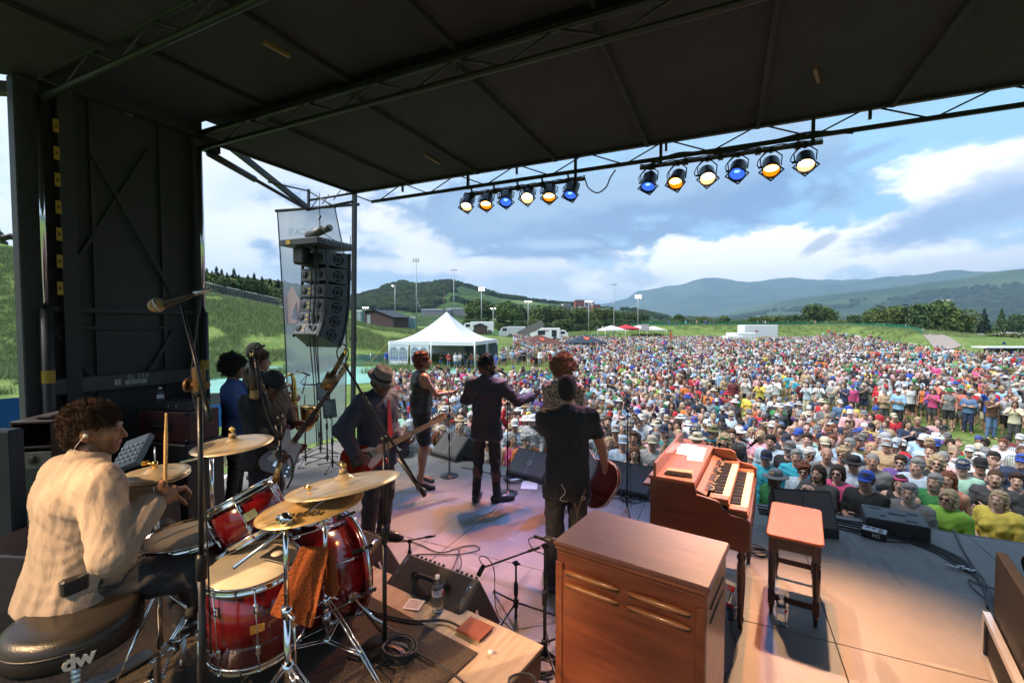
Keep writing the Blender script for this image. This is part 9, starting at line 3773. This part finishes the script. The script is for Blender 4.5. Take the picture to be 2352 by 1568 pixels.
PM,TOPM,LEGM={},{},{}
def body_mesh(pk,fem):
 k=(pk,fem)
 if k not in PM:
  P_=pose(**POSES[pk])
  parts,feat=body_parts(P_,fem,1.0,.024,.0085,.0075)
  PM[k]=np_mesh('person_body',parts,[ob_skin],feat)
 return PM[k]
def top_mesh(pk,fem,sl,fat=1.0):
 k=(pk,fem,sl,fat)
 if k not in TOPM:
  P_=pose(**POSES[pk])
  v,q=shape(top_prims(P_,fem,fat,sleeve=sl,hem=.08,loose=.018,fold=.011,seed=len(TOPM)+3,collar=sl>.6,neck_cut=.0 if sl>0 else .02),.017)
  TOPM[k]=(v,q,{})
 return TOPM[k]
def top_obj_mesh(k,m_):
 v,q,d=top_mesh(*k)
 if m_.name not in d:
  d[m_.name]=np_mesh('person_top',[(v,q,0)],[m_])
 return d[m_.name]
def leg_mesh(pk,shorts):
 k=(pk,shorts)
 if k not in LEGM:
  P_=pose(**POSES[pk])
  v,q=shape(leg_prims(P_,1.0,length=.45 if shorts else 1.0,loose=.016,fold=.008),.024)
  LEGM[k]=np_mesh('person_legs',[(v,q,0)],[ob_cloth])
 return LEGM[k]
HAIRM,HATM={},{}
for st_ in ('buzz','short','curly','bob','long','wavy','pony','bald','afro'):
 v,q=shape(hair_prims(st_,HC,HM,seed=len(st_)),.0085)
 HAIRM[st_]=np_mesh('hair_'+st_,[(v,q,0)],[ob_hair])
for h_ in ('cap','capback','sunhat','visor','band'):
 HATM[h_]=hat_mb(h_,HPOSE).mesh('hat_'+h_,ob_cloth)
GLM=glasses_mb(HPOSE).mesh('sunglasses',bkl)
v,q=shape(beard_prims(HC,HM),.008)
BDM=np_mesh('beard',[(v,q,0)],[ob_hair])
COLS={'white':(.62,.62,.62),'light grey':(.36,.37,.38),'grey':(.17,.175,.18),'charcoal':(.05,.052,.056),'black':(.016,.016,.018),'navy':(.02,.032,.075),'royal blue':(.03,
 .08,.38),'sky blue':(.25,.42,.62),'pale blue':(.40,.50,.60),'denim blue':(.09,.16,.29),'turquoise':(.03,.34,.46),'teal':(.04,.22,.21),'mint':(.30,.52,.42),'green':(.03,.20,
 .06),'lime':(.22,.42,.05),'olive':(.12,.12,.05),'yellow':(.62,.48,.08),'orange':(.55,.15,.03),'coral':(.55,.17,.12),'red':(.42,.02,.03),'maroon':(.13,.02,.025),'pink':(.60,
 .08,.22),'pale pink':(.60,.34,.36),'purple':(.12,.06,.24),'tan':(.38,.27,.16),'brown':(.10,.05,.03),'cream':(.52,.46,.34)}
HCOL={'black':(.014,.011,.010),'dark brown':(.035,.018,.011),'brown':(.085,.04,.02),'auburn':(.17,.055,.025),'blond':(.40,.29,.17),'grey':(.26,.25,.24),'white':(.55,.53,.50)}
SK=[(.48,.28,.20),(.55,.34,.26),(.42,.23,.16),(.52,.31,.235),(.30,.15,.09),(.12,.055,.035)]
crowd_n=0
TG='audience members near the stage'
def audience(label,p,rz,sc,fem,pk,tcol,sl,hair,hcol,hat=None,hatc='white',glasses=False,beard=None,skin=0,fat=1.0,tm=None,shorts=False,lcol='denim blue',dy=0):
 global crowd_n
 P_=pose(**POSES[pk])
 e=link(bpy.data.objects.new('person',body_mesh(pk,fem)))
 e.location,e.rotation_euler,e.scale=p,(0,0,rz),(sc,)*3
 e.color=(*SK[skin],1)
 tag(e,label,'person',TG)
 d=P_['head']-HC
 def part(nm,me,col,off=False):
  o=link(bpy.data.objects.new(nm,me),e)
  o.color=(*col,1)
  if off:
   o.location=d
  return o
 tn={0:'tank_top',.45:'tee_shirt',.95:'long_sleeved_top'}[sl]
 part(tn,top_obj_mesh((pk,fem,sl,fat),tm or ob_cloth),COLS[tcol])
 part('shorts' if shorts else 'trousers',leg_mesh(pk,shorts),COLS[lcol])
 if hair:
  part('hair',HAIRM[hair],HCOL[hcol],True)
 if hat:
  part('headband' if hat=='band' else 'hat',HATM[hat],COLS[hatc],True)
 if glasses:
  part('sunglasses',GLM,(.02,.02,.02),True)
 if beard:
  part('beard',BDM,HCOL[beard],True)
 crowd_n+=1
 return e
def zA(x,y):
 return ((1800+x/3.36)*.9408,(980+y/3.36)*.9408)
def zB(x,y):
 return ((1380+x/4.523)*.9408,(850+y/4.523)*.9408)
def zC(x,y):
 return ((960+x/2.903)*.9408,(820+y/2.903)*.9408)
FR=[(zA,238,468,0,'down','turquoise',.95,0,'short','dark brown','cap','navy',0,0,2,1,'man in a turquoise long sleeved shirt and navy cap beside the organ'),(zA,486,455,0,
 'clasp','turquoise',.95,0,'short','grey',0,0,0,0,0,1,'laughing man with grey hair and a turquoise top behind the front row'),(zA,430,392,0,'down','black',.45,0,'short','brown',
 'cap','grey',0,0,1,1,'man in a black tee and grey flat cap behind the laughing man'),(zA,545,575,1,'clasp','pale blue',.45,0,'curly','auburn',0,0,1,0,1,1.1,'woman with curly auburn hair, glasses and a pale aqua shirt'),
 (zA,668,595,0,'phone','charcoal',.45,0,'long','dark brown',0,0,0,'dark brown',0,1.15,'long haired bearded man in a charcoal tee holding a small camera'),(zA,795,595,1,'clasp',
 'pink',.45,0,'bob','dark brown',0,0,1,0,1,1.1,'woman with dark bobbed hair, glasses and a bright pink top'),(zA,1062,655,0,'cup','black',.45,0,'short','dark brown','cap',
 'royal blue',0,0,2,1.15,'man in a black printed tee and blue peaked cap holding a cup'),(zA,868,440,1,'clasp','light grey',0,0,'curly','blond',0,0,1,0,2,1,'woman with short blond hair, sunglasses and a pale tank top'),
 (zA,1112,490,0,'down','grey',.45,0,'buzz','grey',0,0,0,0,2,1,'cropped haired man in a grey tee with lighter face, behind the cap and cup'),(zA,1280,365,0,'cross','denim blue',
 .45,0,'short','dark brown','cap','pale blue',0,'dark brown',1,1,'moustached man in a denim shirt and pale blue cap'),(zA,1020,300,0,'down','royal blue',.45,0,'short','brown',
 'cap','grey',0,0,1,1,'young man in a royal blue tee and grey cap'),(zA,572,310,0,'down','pale blue',.45,0,'short','dark brown',0,0,0,0,1,1,'dark haired young man in a plain pale blue tee'),
 (zA,400,320,0,'down','black',.45,0,'short','brown','cap','navy',0,0,1,1.1,'smiling man in black with a navy cap near the organ mic'),(zA,275,330,0,'down','pale blue',.45,
 0,'short','black',0,0,0,0,2,1,'dark haired man in pale blue just right of the organ mic'),(zA,718,350,0,'down','sky blue',.45,1,'long','brown','cap','cream',0,'brown',1,
 1,'long haired man in a striped tee and cream cap'),(zA,735,440,0,'down','grey',.45,0,'bald','brown',0,0,0,0,2,1,'balding man behind the woman in pink, grey top'),(zA,1340,
 675,1,'clasp','black',0,0,'long','dark brown','band','pink',0,0,1,1,'woman with a bright pink headband in a black tank top'),(zA,1412,750,0,'clasp','grey',.45,0,'short',
 'grey',0,0,0,'white',1,1.1,'grey haired smiling man with a white beard and grey shirt at the barricade'),(zA,1478,535,0,'down','pale blue',.45,0,'short','grey',0,0,0,0,1,
 1.1,'grey haired broad man in a pale blue tee'),(zA,1625,665,0,'down','green',.45,0,'short','grey',0,0,0,'grey',0,1,'grey haired man in a green tee behind the woman in the lime jacket'),
 (zA,1735,645,1,'down','coral',0,0,'long','auburn',0,0,0,0,2,1,'woman with long auburn hair and bare shoulders behind the lime jacket'),(zA,1740,805,1,'clasp','lime',.95,
 0,'bob','blond',0,0,1,0,0,1.05,'woman with fair bobbed hair and glasses in a lime green jacket at the rail'),(zA,2150,810,1,'clasp','yellow',.45,2,'long','blond',0,0,0,0,
 1,1.15,'blond woman in a printed yellow tee at the right end of the rail'),(zA,1850,545,0,'cup','mint',.45,0,'short','grey','cap','navy',0,0,1,1.15,'grinning man in a sea green tee and navy cap with a can'),
 (zA,1995,530,0,'down','charcoal',.45,2,'short','black','cap','black',1,0,2,1,'man in a black cap, sunglasses and a printed charcoal tee'),(zA,2118,630,0,'cross','charcoal',
 .45,0,'buzz','brown',0,0,0,'brown',1,1,'short haired man in a plain charcoal tee turned to his right'),(zA,2290,650,1,'raise','black',0,0,'short','dark brown',0,0,0,0,1,
 1,'smiling person in a black tank top with one hand raised to the head'),(zA,2105,455,0,'down','navy',.45,0,'short','black',0,0,0,'black',1,1,'dark bearded young man in navy, right of the black cap'),
 (zA,1630,505,1,'down','black',.45,0,'wavy','blond',0,0,1,0,1,1,'woman with a mass of curly blond hair and sunglasses in black'),(zA,1340,500,1,'clasp','purple',.95,0,'short',
 'dark brown',0,0,1,0,1,1,'person in purple with glasses pushed up on dark hair'),(zA,1585,395,0,'down','brown',.45,0,'short','brown',0,0,0,0,1,1,'brown haired man with his head tilted, brown top'),
 (zA,1755,410,0,'down','pale blue',.45,1,'short','grey','cap','tan',1,0,1,1,'man in a pale striped shirt and tan cap'),(zA,1912,390,0,'down','green',.45,0,'short','grey',
 'cap','white',1,0,0,1,'man in green with a white cap and sunglasses'),(zA,2035,420,0,'down','grey',.95,0,'short','grey','cap','grey',1,0,2,1,'older man in grey with a grey cap and sunglasses'),
 (zA,1150,290,1,'down','maroon',.45,0,'curly','blond',0,0,0,0,1,1,'fair curly haired woman in a maroon top'),(zA,1135,390,1,'clap','brown',0,0,'bob','blond',0,0,0,0,2,1,'sandy haired woman in a brown tank top, behind the cropped man'),
 (zA,1505,285,0,'down','pale blue',.45,0,'short','black','capback','navy',0,0,2,1.1,'man in pale blue with a navy cap worn backwards'),(zA,2180,340,0,'down','white',.45,0,
 'short','auburn',0,0,0,0,1,1,'red haired man in a white shirt at the right'),(zA,2320,310,0,'down','maroon',.95,0,'short','grey','cap','white',0,0,1,1,'person in maroon with a white cap at the right border'),
 (zA,2335,480,0,'down','navy',.95,0,'short','black','cap','royal blue',0,0,1,1,'person in navy with a royal blue cap at the right border'),(zC,943,745,0,'clasp','orange',
 .45,0,'curly','white',0,0,0,'white',1,1.1,'white bearded man with long white hair in an orange top'),(zC,845,735,1,'down','pink',0,0,'long','grey',0,0,0,0,1,1,'grey haired woman in a pink top left of the orange top'),
 (zC,505,735,1,'clasp','olive',.95,0,'long','brown',0,0,0,0,1,1,'woman with long brown hair bending by the left monitor'),(zC,345,690,1,'down','white',0,0,'wavy','blond',
 0,0,0,0,1,1,'blond woman just left of the left monitor'),(zC,368,565,1,'down','cream',.45,0,'long','brown',0,0,0,0,1,1,'long haired woman in cream behind the woman singer'),
 (zC,470,655,1,'down','white',.45,0,'long','blond',0,0,1,0,1,1,'blond woman with sunglasses in white between the singers'),(zC,885,560,0,'down','charcoal',.45,0,'short','black',
 0,0,0,0,2,1,'dark haired man with face lifted, right of the suited singer'),(zC,962,565,0,'down','navy',.45,0,'short','brown','cap','yellow',0,0,1,1,'man in navy with a yellow and purple cap'),
 (zC,1390,790,0,'clasp','sky blue',.45,0,'short','white',0,0,1,'grey',1,1,'bespectacled old man in blue by the guitarist in black\'s elbow'),(zB,480,1050,1,'down','charcoal',
 .45,0,'long','blond',0,0,0,0,1,1,'woman with long fair hair right of the guitarist in black'),(zB,640,1050,0,'down','sky blue',.45,3,'short','grey','cap','pale blue',0,0,
 1,1.1,'man in a blue plaid shirt and pale cap with his mouth open'),(zB,705,1140,1,'clasp','charcoal',0,0,'long','auburn',0,0,0,0,1,1,'woman with straight strawberry hair in a dark tank top at the rail'),
 (zB,755,990,0,'down','olive',.45,0,'short','brown',0,0,0,0,2,1,'lean man in an olive tee between the mic stand and grey cap'),(zB,905,1040,0,'down','light grey',.45,0,'short',
 'grey','cap','cream',1,'grey',1,1,'older man in a grey button shirt and cream patterned cap'),(zB,1000,1000,0,'down','pale pink',.45,0,'short','grey',0,0,0,0,1,1,'grey haired man in profile with a pale pink shirt'),
 (zB,470,810,0,'down','black',.45,0,'short','brown',0,0,0,'brown',1,1,'bearded man with an open black shirt'),(zB,625,800,0,'down','black',.45,0,None,'grey','band','charcoal',
 1,'grey',1,1.1,'man with a black bandana, sunglasses and big grey beard'),(zB,555,920,0,'down','brown',.45,0,'short','brown','cap','light grey',1,0,2,1,'man in a patterned pale grey cap and sunglasses'),
 (zB,1250,950,1,'phone','charcoal',.45,0,'pony','blond',0,0,0,0,1,1,'fair haired woman in profile holding something turquoise'),(zB,1460,1010,0,'down','tan',.45,0,'short',
 'brown','sunhat','cream',0,0,1,1,'person in a cream brimmed sun hat behind the organ lid'),(zB,1598,1050,0,'down','charcoal',.45,0,'short','brown','band','turquoise',1,0,
 2,1,'man with a turquoise bandana and sunglasses behind the organ'),(zB,1755,1030,0,'down','green',.45,0,'wavy','blond','band','green',0,'auburn',0,1,'young man with a green headband, beard and green tee'),
 (zB,1840,960,0,'down','charcoal',.45,0,'short','brown',0,0,0,'brown',1,1,'brown haired man with stubble behind the green headband'),(zB,1965,920,0,'down','pale blue',.45,
 0,'short','brown','cap','royal blue',0,0,1,1,'man in pale blue with a royal blue cap by the organ mic'),(zB,2110,950,1,'down','white',.45,0,'wavy','auburn',0,0,0,0,1,1,'person with big auburn hair seen from behind the organ mic'),
 (zB,1640,920,0,'down','black',.45,0,'short','black','sunhat','olive',0,'black',1,1,'dark bearded man in an olive bush hat and black tee'),(zB,1450,900,0,'down','navy',.95,
 0,'short','grey','cap','grey',0,0,1,1,'man in a grey flat cap looking down'),(zB,1030,815,0,'down','white',.45,0,'short','white',0,0,0,'white',1,1,'white haired man with a trimmed white beard'),
 (zB,1120,780,0,'down','olive',.45,0,'short','brown','cap','tan',1,'brown',1,1,'bearded man in a tan cap and sunglasses'),(zB,1060,690,1,'down','red',.45,0,'short','white',
 0,0,1,0,1,1,'white haired person in bright red with sunglasses'),(zB,885,760,0,'down','navy',.45,0,'short','grey',0,0,0,0,1,1.1,'silver haired man in a navy shirt'),(zB,
 1230,850,0,'down','charcoal',.45,0,'long','dark brown',0,0,0,'dark brown',2,1,'dark long haired bearded man mid crowd'),(zB,1445,755,1,'down','royal blue',.45,0,'bob','grey',
 'visor','white',0,0,1,1,'person in royal blue with a white visor'),(zB,1090,920,0,'down','teal',.45,0,'short','black','cap','navy',0,0,1,1,'man in a teal top and dark cap looking aside'),
 (zB,1730,790,0,'down','black',.45,0,'long','dark brown','cap','black',0,'brown',1,1,'long haired man in a black cap with a beard'),]
GH=.235
occ=[]
rgc=random.Random(3)
for it in FR:
 vw,x_,y_,fem,pk,tcol,sl,pat,hair,hcol,hat,hatc,gl,bd,sk_,fat,lab=it
 px,py=vw(x_,y_)
 sc_=(.945 if fem else 1.0)*rgc.uniform(.97,1.03)
 P_=pose(**POSES[pk])
 zc=GN+(P_['head'][2])*sc_
 p=G(px,py,zc)
 for _ in range(4):
  zc=hz(p.x,p.y)+(P_['head'][2])*sc_
  p=G(px,py,zc)
 d_=pix(p)[2]
 if p.y<7.16:
  f_=(7.17+rgc.uniform(0,.04))/p.y
  sc_=max(.88,min(sc_,(CAM_Z+(zc-CAM_Z)*f_-GN)/P_['head'][2]))
  p=Vc((p.x*f_,p.y*f_,zc))
 for _ in range(4):
  for (ox_,oy_)in occ:
   dd=math.hypot(p.x-ox_,p.y-oy_)
   if dd<.34:
    s_=(.345-dd)/max(dd,.01)
    p=Vc((p.x+(p.x-ox_)*s_,max(7.18,p.y+(p.y-oy_)*s_),p.z))
 occ.append((p.x,p.y))
 rz_=math.atan2(p.x-(-1.2+.35*(p.x+1.2)),p.y-4.5)*-1+PI+R(rgc.uniform(-14,14))
 audience(lab,(p.x,p.y,hz(p.x,p.y)+.01),rz_,sc_,bool(fem),pk,tcol,sl,hair,hcol,hat or None,hatc or 'white',bool(gl),bd or None,sk_,{1:1.0,1.1:1.1,1.15:1.15,1.05:1.1}[fat],
  {0:None,1:ob_stripe,2:ob_print,3:ob_plaid}[pat])
NAMEW=['white']*13+['light grey']*9+['grey']*6+['charcoal']*7+['black']*8+['navy']*6+['royal blue']*2+['sky blue']*5+['pale blue']*8+['denim blue']*5+['turquoise']+['teal']*2+['mint']*2+['green']*3+['lime']+['olive']*3+['yellow']*2+['orange']*2+['coral']*3+['red']*5+['maroon']*3+['pink']*3+['pale pink']*6+['purple']*2+['tan']*5+['brown']*2+['cream']*5
HW=['black']*3+['dark brown']*6+['brown']*7+['auburn']*2+['blond']*6+['grey']*5+['white']*2
pts=[]
rs=np.random.RandomState(41)
def crowd_ok(x,y):
 px,py,d=pix((x,y,0))
 d/=KF
 if d<4 or px<870 or px>2480 or d>np.interp(px,[1880,2000,2120,2240],[95,74,52,40]):
  return 0
 if y<7.15:
  return 0
 if d<23:
  lim=905+max(0,12-d)*6
  if px<lim:
   return .0 if px<890 or d<15 else .25
  return 1.0
 if d<36:
  return 1.0 if px>1300 else (.35 if px>1200 else 0)
 if d<46:
  return 1.0 if px>1150 else 0
 if d<60:
  return 1.0 if px>1200 else 0
 if d<78:
  return 1.0 if px>1180 and px<2150-(d-60)*0 else (.3 if 2150<=px<2230 else 0)
 if d<91:
  return (1.0 if px>1290 and px<1640 else (.9 if px>1290 and px<2050-(d-78)*9 else 0))
 return 0
cell={}
for d_ in range(1):
 n_try=0
 for (r0,r1,sp)in ((6.8,12,.50),(12,24,.55),(24,40,.64),(40,70,.80),(70,162,1.02)):
  area=.5*1.5*(r1*r1-r0*r0)
  N_=int(area/(sp*sp)*2.4)
  a_=rs.uniform(R(-20),R(52),N_)-YAW
  r_=np.sqrt(rs.uniform(r0*r0,r1*r1,N_))
  X_,Y_=r_*np.sin(a_),r_*np.cos(a_)
  gap=wob(X_,Y_,.16,63)
  for x_,y_,g_ in zip(X_,Y_,gap):
   k=crowd_ok(x_,y_)
   if k<=0 or rs.rand()>k:
    continue
   dist_=math.hypot(x_,y_)
   if g_>1.2 and dist_>18 or (dist_>26 and g_>.75 and rs.rand()<.7):
    continue
   pxx=pix((x_,y_,0))[0]
   if pxx>2180 and 12.5<dist_<24 and g_>.35:
    continue
   if y_<10.4 and x_>.35 and dist_<12:
    if rs.rand()<.75:
     continue
   sp_=sp*(1 if dist_>11 else .95)
   cx,cy=int(x_//sp),int(y_//sp)
   ok=True
   for i in (-1,0,1):
    for j in (-1,0,1):
     for (qx,qy)in cell.get((r0,cx+i,cy+j),()):
      if (qx-x_)**2+(qy-y_)**2<sp_*sp_*.72:
       ok=False
   if not ok:
    continue
   if dist_<16 and any((qx-x_)**2+(qy-y_)**2<.2 for qx,qy in occ):
    continue
   cell.setdefault((r0,cx,cy),[]).append((x_,y_))
   pts.append((x_,y_,dist_))
pts.sort(key=lambda t:t[2])
n_ind=300-len(FR)
seen=set(it[-1]for it in FR)
hairn={'buzz':'cropped','short':'short','curly':'curly','bob':'bobbed','long':'long','wavy':'wavy','pony':'tied back','bald':'thinning'}
hatn={'cap':'cap','capback':'backwards cap','sunhat':'sun hat','visor':'visor'}
posen={'down':'arms down','clasp':'hands clasped','cross':'arms folded','phone':'hands held up together','clap':'clapping','raise':'one arm raised','cup':'one hand at the chest'}
ind,rest=[],[]
for (x_,y_,dist_)in pts:
 px,py,dd=pix((x_,y_,hz(x_,y_)+1.6))
 if len(ind)<n_ind and 860<px<2380 and not (1225<px<1370 and dd<12)and not (1490<px<1600 and py>1060):
  ind.append((x_,y_,dist_))
 elif dist_>9.5 and not (dd<13 and py>1000):
  rest.append((x_,y_,dist_))
for (x_,y_,dist_)in ind:
 px,py,dd=pix((x_,y_,hz(x_,y_)+1.6))
 place=('left of suited singer' if px<1080 else 'right of suited singer' if px<1235 else 'behind curly singer' if px<1400 else 'beyond tripod mic' if px<1520 else 'beyond organ' if px<1740 else 'beyond bench' if px<1920 else 'beyond fill speaker' if px<2130 else 'by right border')
 row='near the rail' if y_<8.4 else 'rows back' if y_<11 else 'farther back'
 for _ in range(200):
  fem=rgc.random()<.45
  pk=rgc.choice(['down']*6+['clasp']*4+['cross']*2+['phone','clap','raise','cup','cup'])
  tc_n=rgc.choice(NAMEW)
  sl=rgc.choice([0,.45,.45,.45,.95])if fem else rgc.choice([.45,.45,.45,.45,.95])
  hair=rgc.choice(['bob','long','long','wavy','pony','curly'])if fem else rgc.choice(['buzz','short','short','short','short','bald'])
  hc=rgc.choice(HW)
  hat=rgc.choice([None,None,None,'sunhat','cap'])if fem else rgc.choice([None,None,'cap','cap','cap','capback','sunhat'])
  hatc=rgc.choice(['white','white','navy','grey','black','tan','royal blue','cream','red','light grey'])
  gl=rgc.random()<.3
  bd=hc if (not fem and rgc.random()<.3)else None
  top={0:'tank top',.45:'tee',.95:'long sleeves'}[sl]
  hd_=('%s %s'%(hatc,hatn[hat]))if hat else ('%s %s hair'%(hairn[hair],hc))
  lab='%s in %s %s, %s, %s, %s'%('woman' if fem else 'man',tc_n,top,hd_,row,place)
  if lab not in seen:
   break
 seen.add(lab)
 sc_=(.94 if fem else 1.0)*rgc.uniform(.95,1.05)
 rz_=math.atan2(x_+1.2,y_-4.0)*-1+PI+R(rgc.gauss(0,22))
 audience(lab,(x_,y_,hz(x_,y_)+.01),rz_,sc_,fem,pk,tc_n,sl,hair,hc,hat,hatc,gl,bd,rgc.choice([0,1,2,3,0,1,2,3,4,5]),rgc.choice([1.0,1.0,1.1]),rgc.choice([None,None,None,ob_stripe,
  ob_print,ob_plaid]),rgc.random()<.5,rgc.choice(['denim blue','navy','tan','charcoal','black','grey']))
ccoll=bpy.data.collections.new('crowd_kinds')
combos=[('down',0,.45,'short',None,1),('clasp',0,.45,'short','cap',1),('cross',0,.45,'buzz','cap',0),('down',0,.95,'short','cap',0),('raise',0,.45,'short',None,1),('cup',
 0,.45,'bald',None,1),('clap',0,.45,'short','sunhat',1),('down',1,0,'long',None,1),('clasp',1,.45,'bob',None,0),('cup',1,.0,'pony','sunhat',1),('clap',1,.45,'wavy',None,1),
 ('phone',1,.45,'long',None,0),('sit',0,.45,'short','cap',1),('sit',1,.45,'long',None,1),('sit',0,.45,'short',None,1),('sit',1,0,'bob','sunhat',1)]
hlow={}
for st_ in ('buzz','short','bob','long','wavy','pony','bald'):
 hlow[st_]=shape(hair_prims(st_,HC,HM,seed=len(st_)),.016)
for i,(pk,fem,sl,hs,ht_,sh_)in enumerate(combos):
 P_=pose(**POSES[pk])
 parts,feat=body_parts(P_,bool(fem),1.0,.036,.015,.014)
 v,q=shape(top_prims(P_,bool(fem),1.05,sleeve=sl,hem=.08,loose=.022,fold=.012,seed=i,collar=False),.028)
 parts.append((v,q,1))
 v,q=shape(leg_prims(P_,1.0,length=.45 if sh_ else 1.0,loose=.018,fold=0),.034)
 parts.append((v,q,2))
 v,q=hlow[hs]
 parts.append((head_shift(v,P_),q,3))
 if ht_:
  mb=hat_mb(ht_,P_)
  qf=[f for f in mb.f if len(f)==4]
  parts.append((np.array(mb.v),np.array(qf),4))
 if pk=='sit':
  mb=MB()
  mb.box((0,.05,.40),(.52,.48,.03))
  mb.box((0,-.20,.62),(.52,.03,.42),M=Mx_.Rotation(.2,3,'X'))
  for (a,b_)in ((-.25,-.2),(.25,-.2),(-.25,.25),(.25,.25)):
   mb.box((a,b_,.2),(.02,.02,.4))
  parts.append((np.array(mb.v),np.array(mb.f),4))
 me=np_mesh('crowd_figure',parts,[in_skin,in_top,in_leg,in_hair,in_hat],feat)
 ccoll.objects.link(bpy.data.objects.new('crowd_%02d'%i,me))
n=len(rest)
P3=np.array([(x_,y_,0)for x_,y_,_ in rest])
P3[:,2]=height(P3[:,0],P3[:,1])
dist=np.array([d for _,_,d in rest])
vi=np.where((rs.rand(n)<np.where(dist>30,.22,.0)),rs.randint(12,16,n),rs.randint(0,12,n))
rz=-np.arctan2(P3[:,0]+1.2,P3[:,1]-4)+PI+rs.normal(0,.45,n)
s=rs.uniform(.9,1.06,n)
c4=lambda L_:np.concatenate([np.array(L_),np.ones((len(L_),1))],1)
nm_=list(COLS)
topc=c4([np.clip(np.array(COLS[NAMEW[k]])*rs.uniform(.8,1.15),0,.8)for k in rs.randint(0,len(NAMEW),n)])
legc=c4([COLS[('denim blue','navy','tan','charcoal','black','grey','cream')[k]]for k in rs.randint(0,7,n)])
hc_=c4([HCOL[HW[k]]for k in rs.randint(0,len(HW),n)])
hatc_=c4([COLS[('white','white','navy','grey','cream','royal blue','light grey','red','tan','black','green')[k]]for k in rs.randint(0,11,n)])
skc=c4([SK[(0,1,2,3,0,1,3,4,5)[k]]for k in rs.randint(0,9,n)])
scatter('crowd','dense festival crowd filling the field beyond the nearer rows',P3,np.stack([np.zeros(n),np.zeros(n),rz],1),np.stack([s,s,s],1),vi,ccoll,{'top':topc,'leg':legc,
 'hair':hc_,'hat':hatc_,'skin':skc})
print('CROWD',len(FR),len(ind),n)
for (px,dep,lab,tcol,fem,hair,hcol,hat,pk,sl)in ((486,8.4,'bearded man in a red tee and green cap below the stage end','red',0,'short','grey','cap','down',.45),(905,20.5,
 'man in a white tee standing on the mat seen past the fedora','white',0,'bald','brown',None,'down',.45),(925,20.8,'long haired person in a dark patterned shirt and white shorts on the mat',
 'navy',0,'long','auburn',None,'down',.45),(904,17.5,'person in a dark shirt with a grey cap before the man in white','charcoal',0,'short','grey','cap','clasp',.45),(888,
 37,'small figure in blue by the netting fence','royal blue',0,'short','brown',None,'down',.45)):
 p=at_depth(px,dep)
 audience(lab,tuple(p),YAW+PI+R(20),1.0 if px!=486 else .98,bool(fem),pk,tcol,sl,hair,hcol,hat,'green' if px==486 else 'grey',px==486,hcol if px==486 else None,1,1.1,None,
  True,'cream' if px==925 else 'grey')
for i,(px,dep,tcol)in enumerate(((1030,35.5,'red'),(1046,35.5,'white'),(1056,35.8,'white'),(1070,36,'black'),(1082,36.2,'coral'),(1095,35.8,'tan'),(1120,35.5,'purple'),(1140,
 35,'royal blue'),(1012,36.5,'brown'))):
 p=at_depth(px,dep)
 audience('%s topped person before the open side of the marquee, %s'%(tcol,('below its peak','beside the red top','right of the first white top','in the middle','right of the black top',
  'near the right post','past the right corner','farthest right','deep inside at left')[i]),tuple(p),YAW+PI+R(rgc.uniform(-60,60)),.97,i%3==2,'down' if i%2 else 'clasp',tcol,
  .45,'short' if i%3!=2 else 'long',rgc.choice(HW),None,'white',False,None,1,1.0,None,True)
for i,px in enumerate((1372,1384,1600,1618,1622,1640,1740,1752,1758,1872,2058,1536,1551,1575)):
 p=at_depth(px,108.5)
 audience('tiny %s figure on the far bank, %s'%(('grey','white','tan','navy','royal blue','charcoal','turquoise')[i%7],('left of the tall pole','beside the tall pole','right of the cream canopy',
  'left in the middle knot','centre of the middle knot','right in the middle knot','left above the trailer','over the trailer','right above the trailer','by the dark clump',
  'above the road','first past the canopies','second past the canopies','third past the canopies')[i]),tuple(p),YAW+PI+R(rgc.uniform(-60,60)),1.0,False,'down',('grey','white',
  'tan','navy','royal blue','charcoal','turquoise')[i%7],.45,'short','brown',None,'white',False,None,1,1.0,None,False)
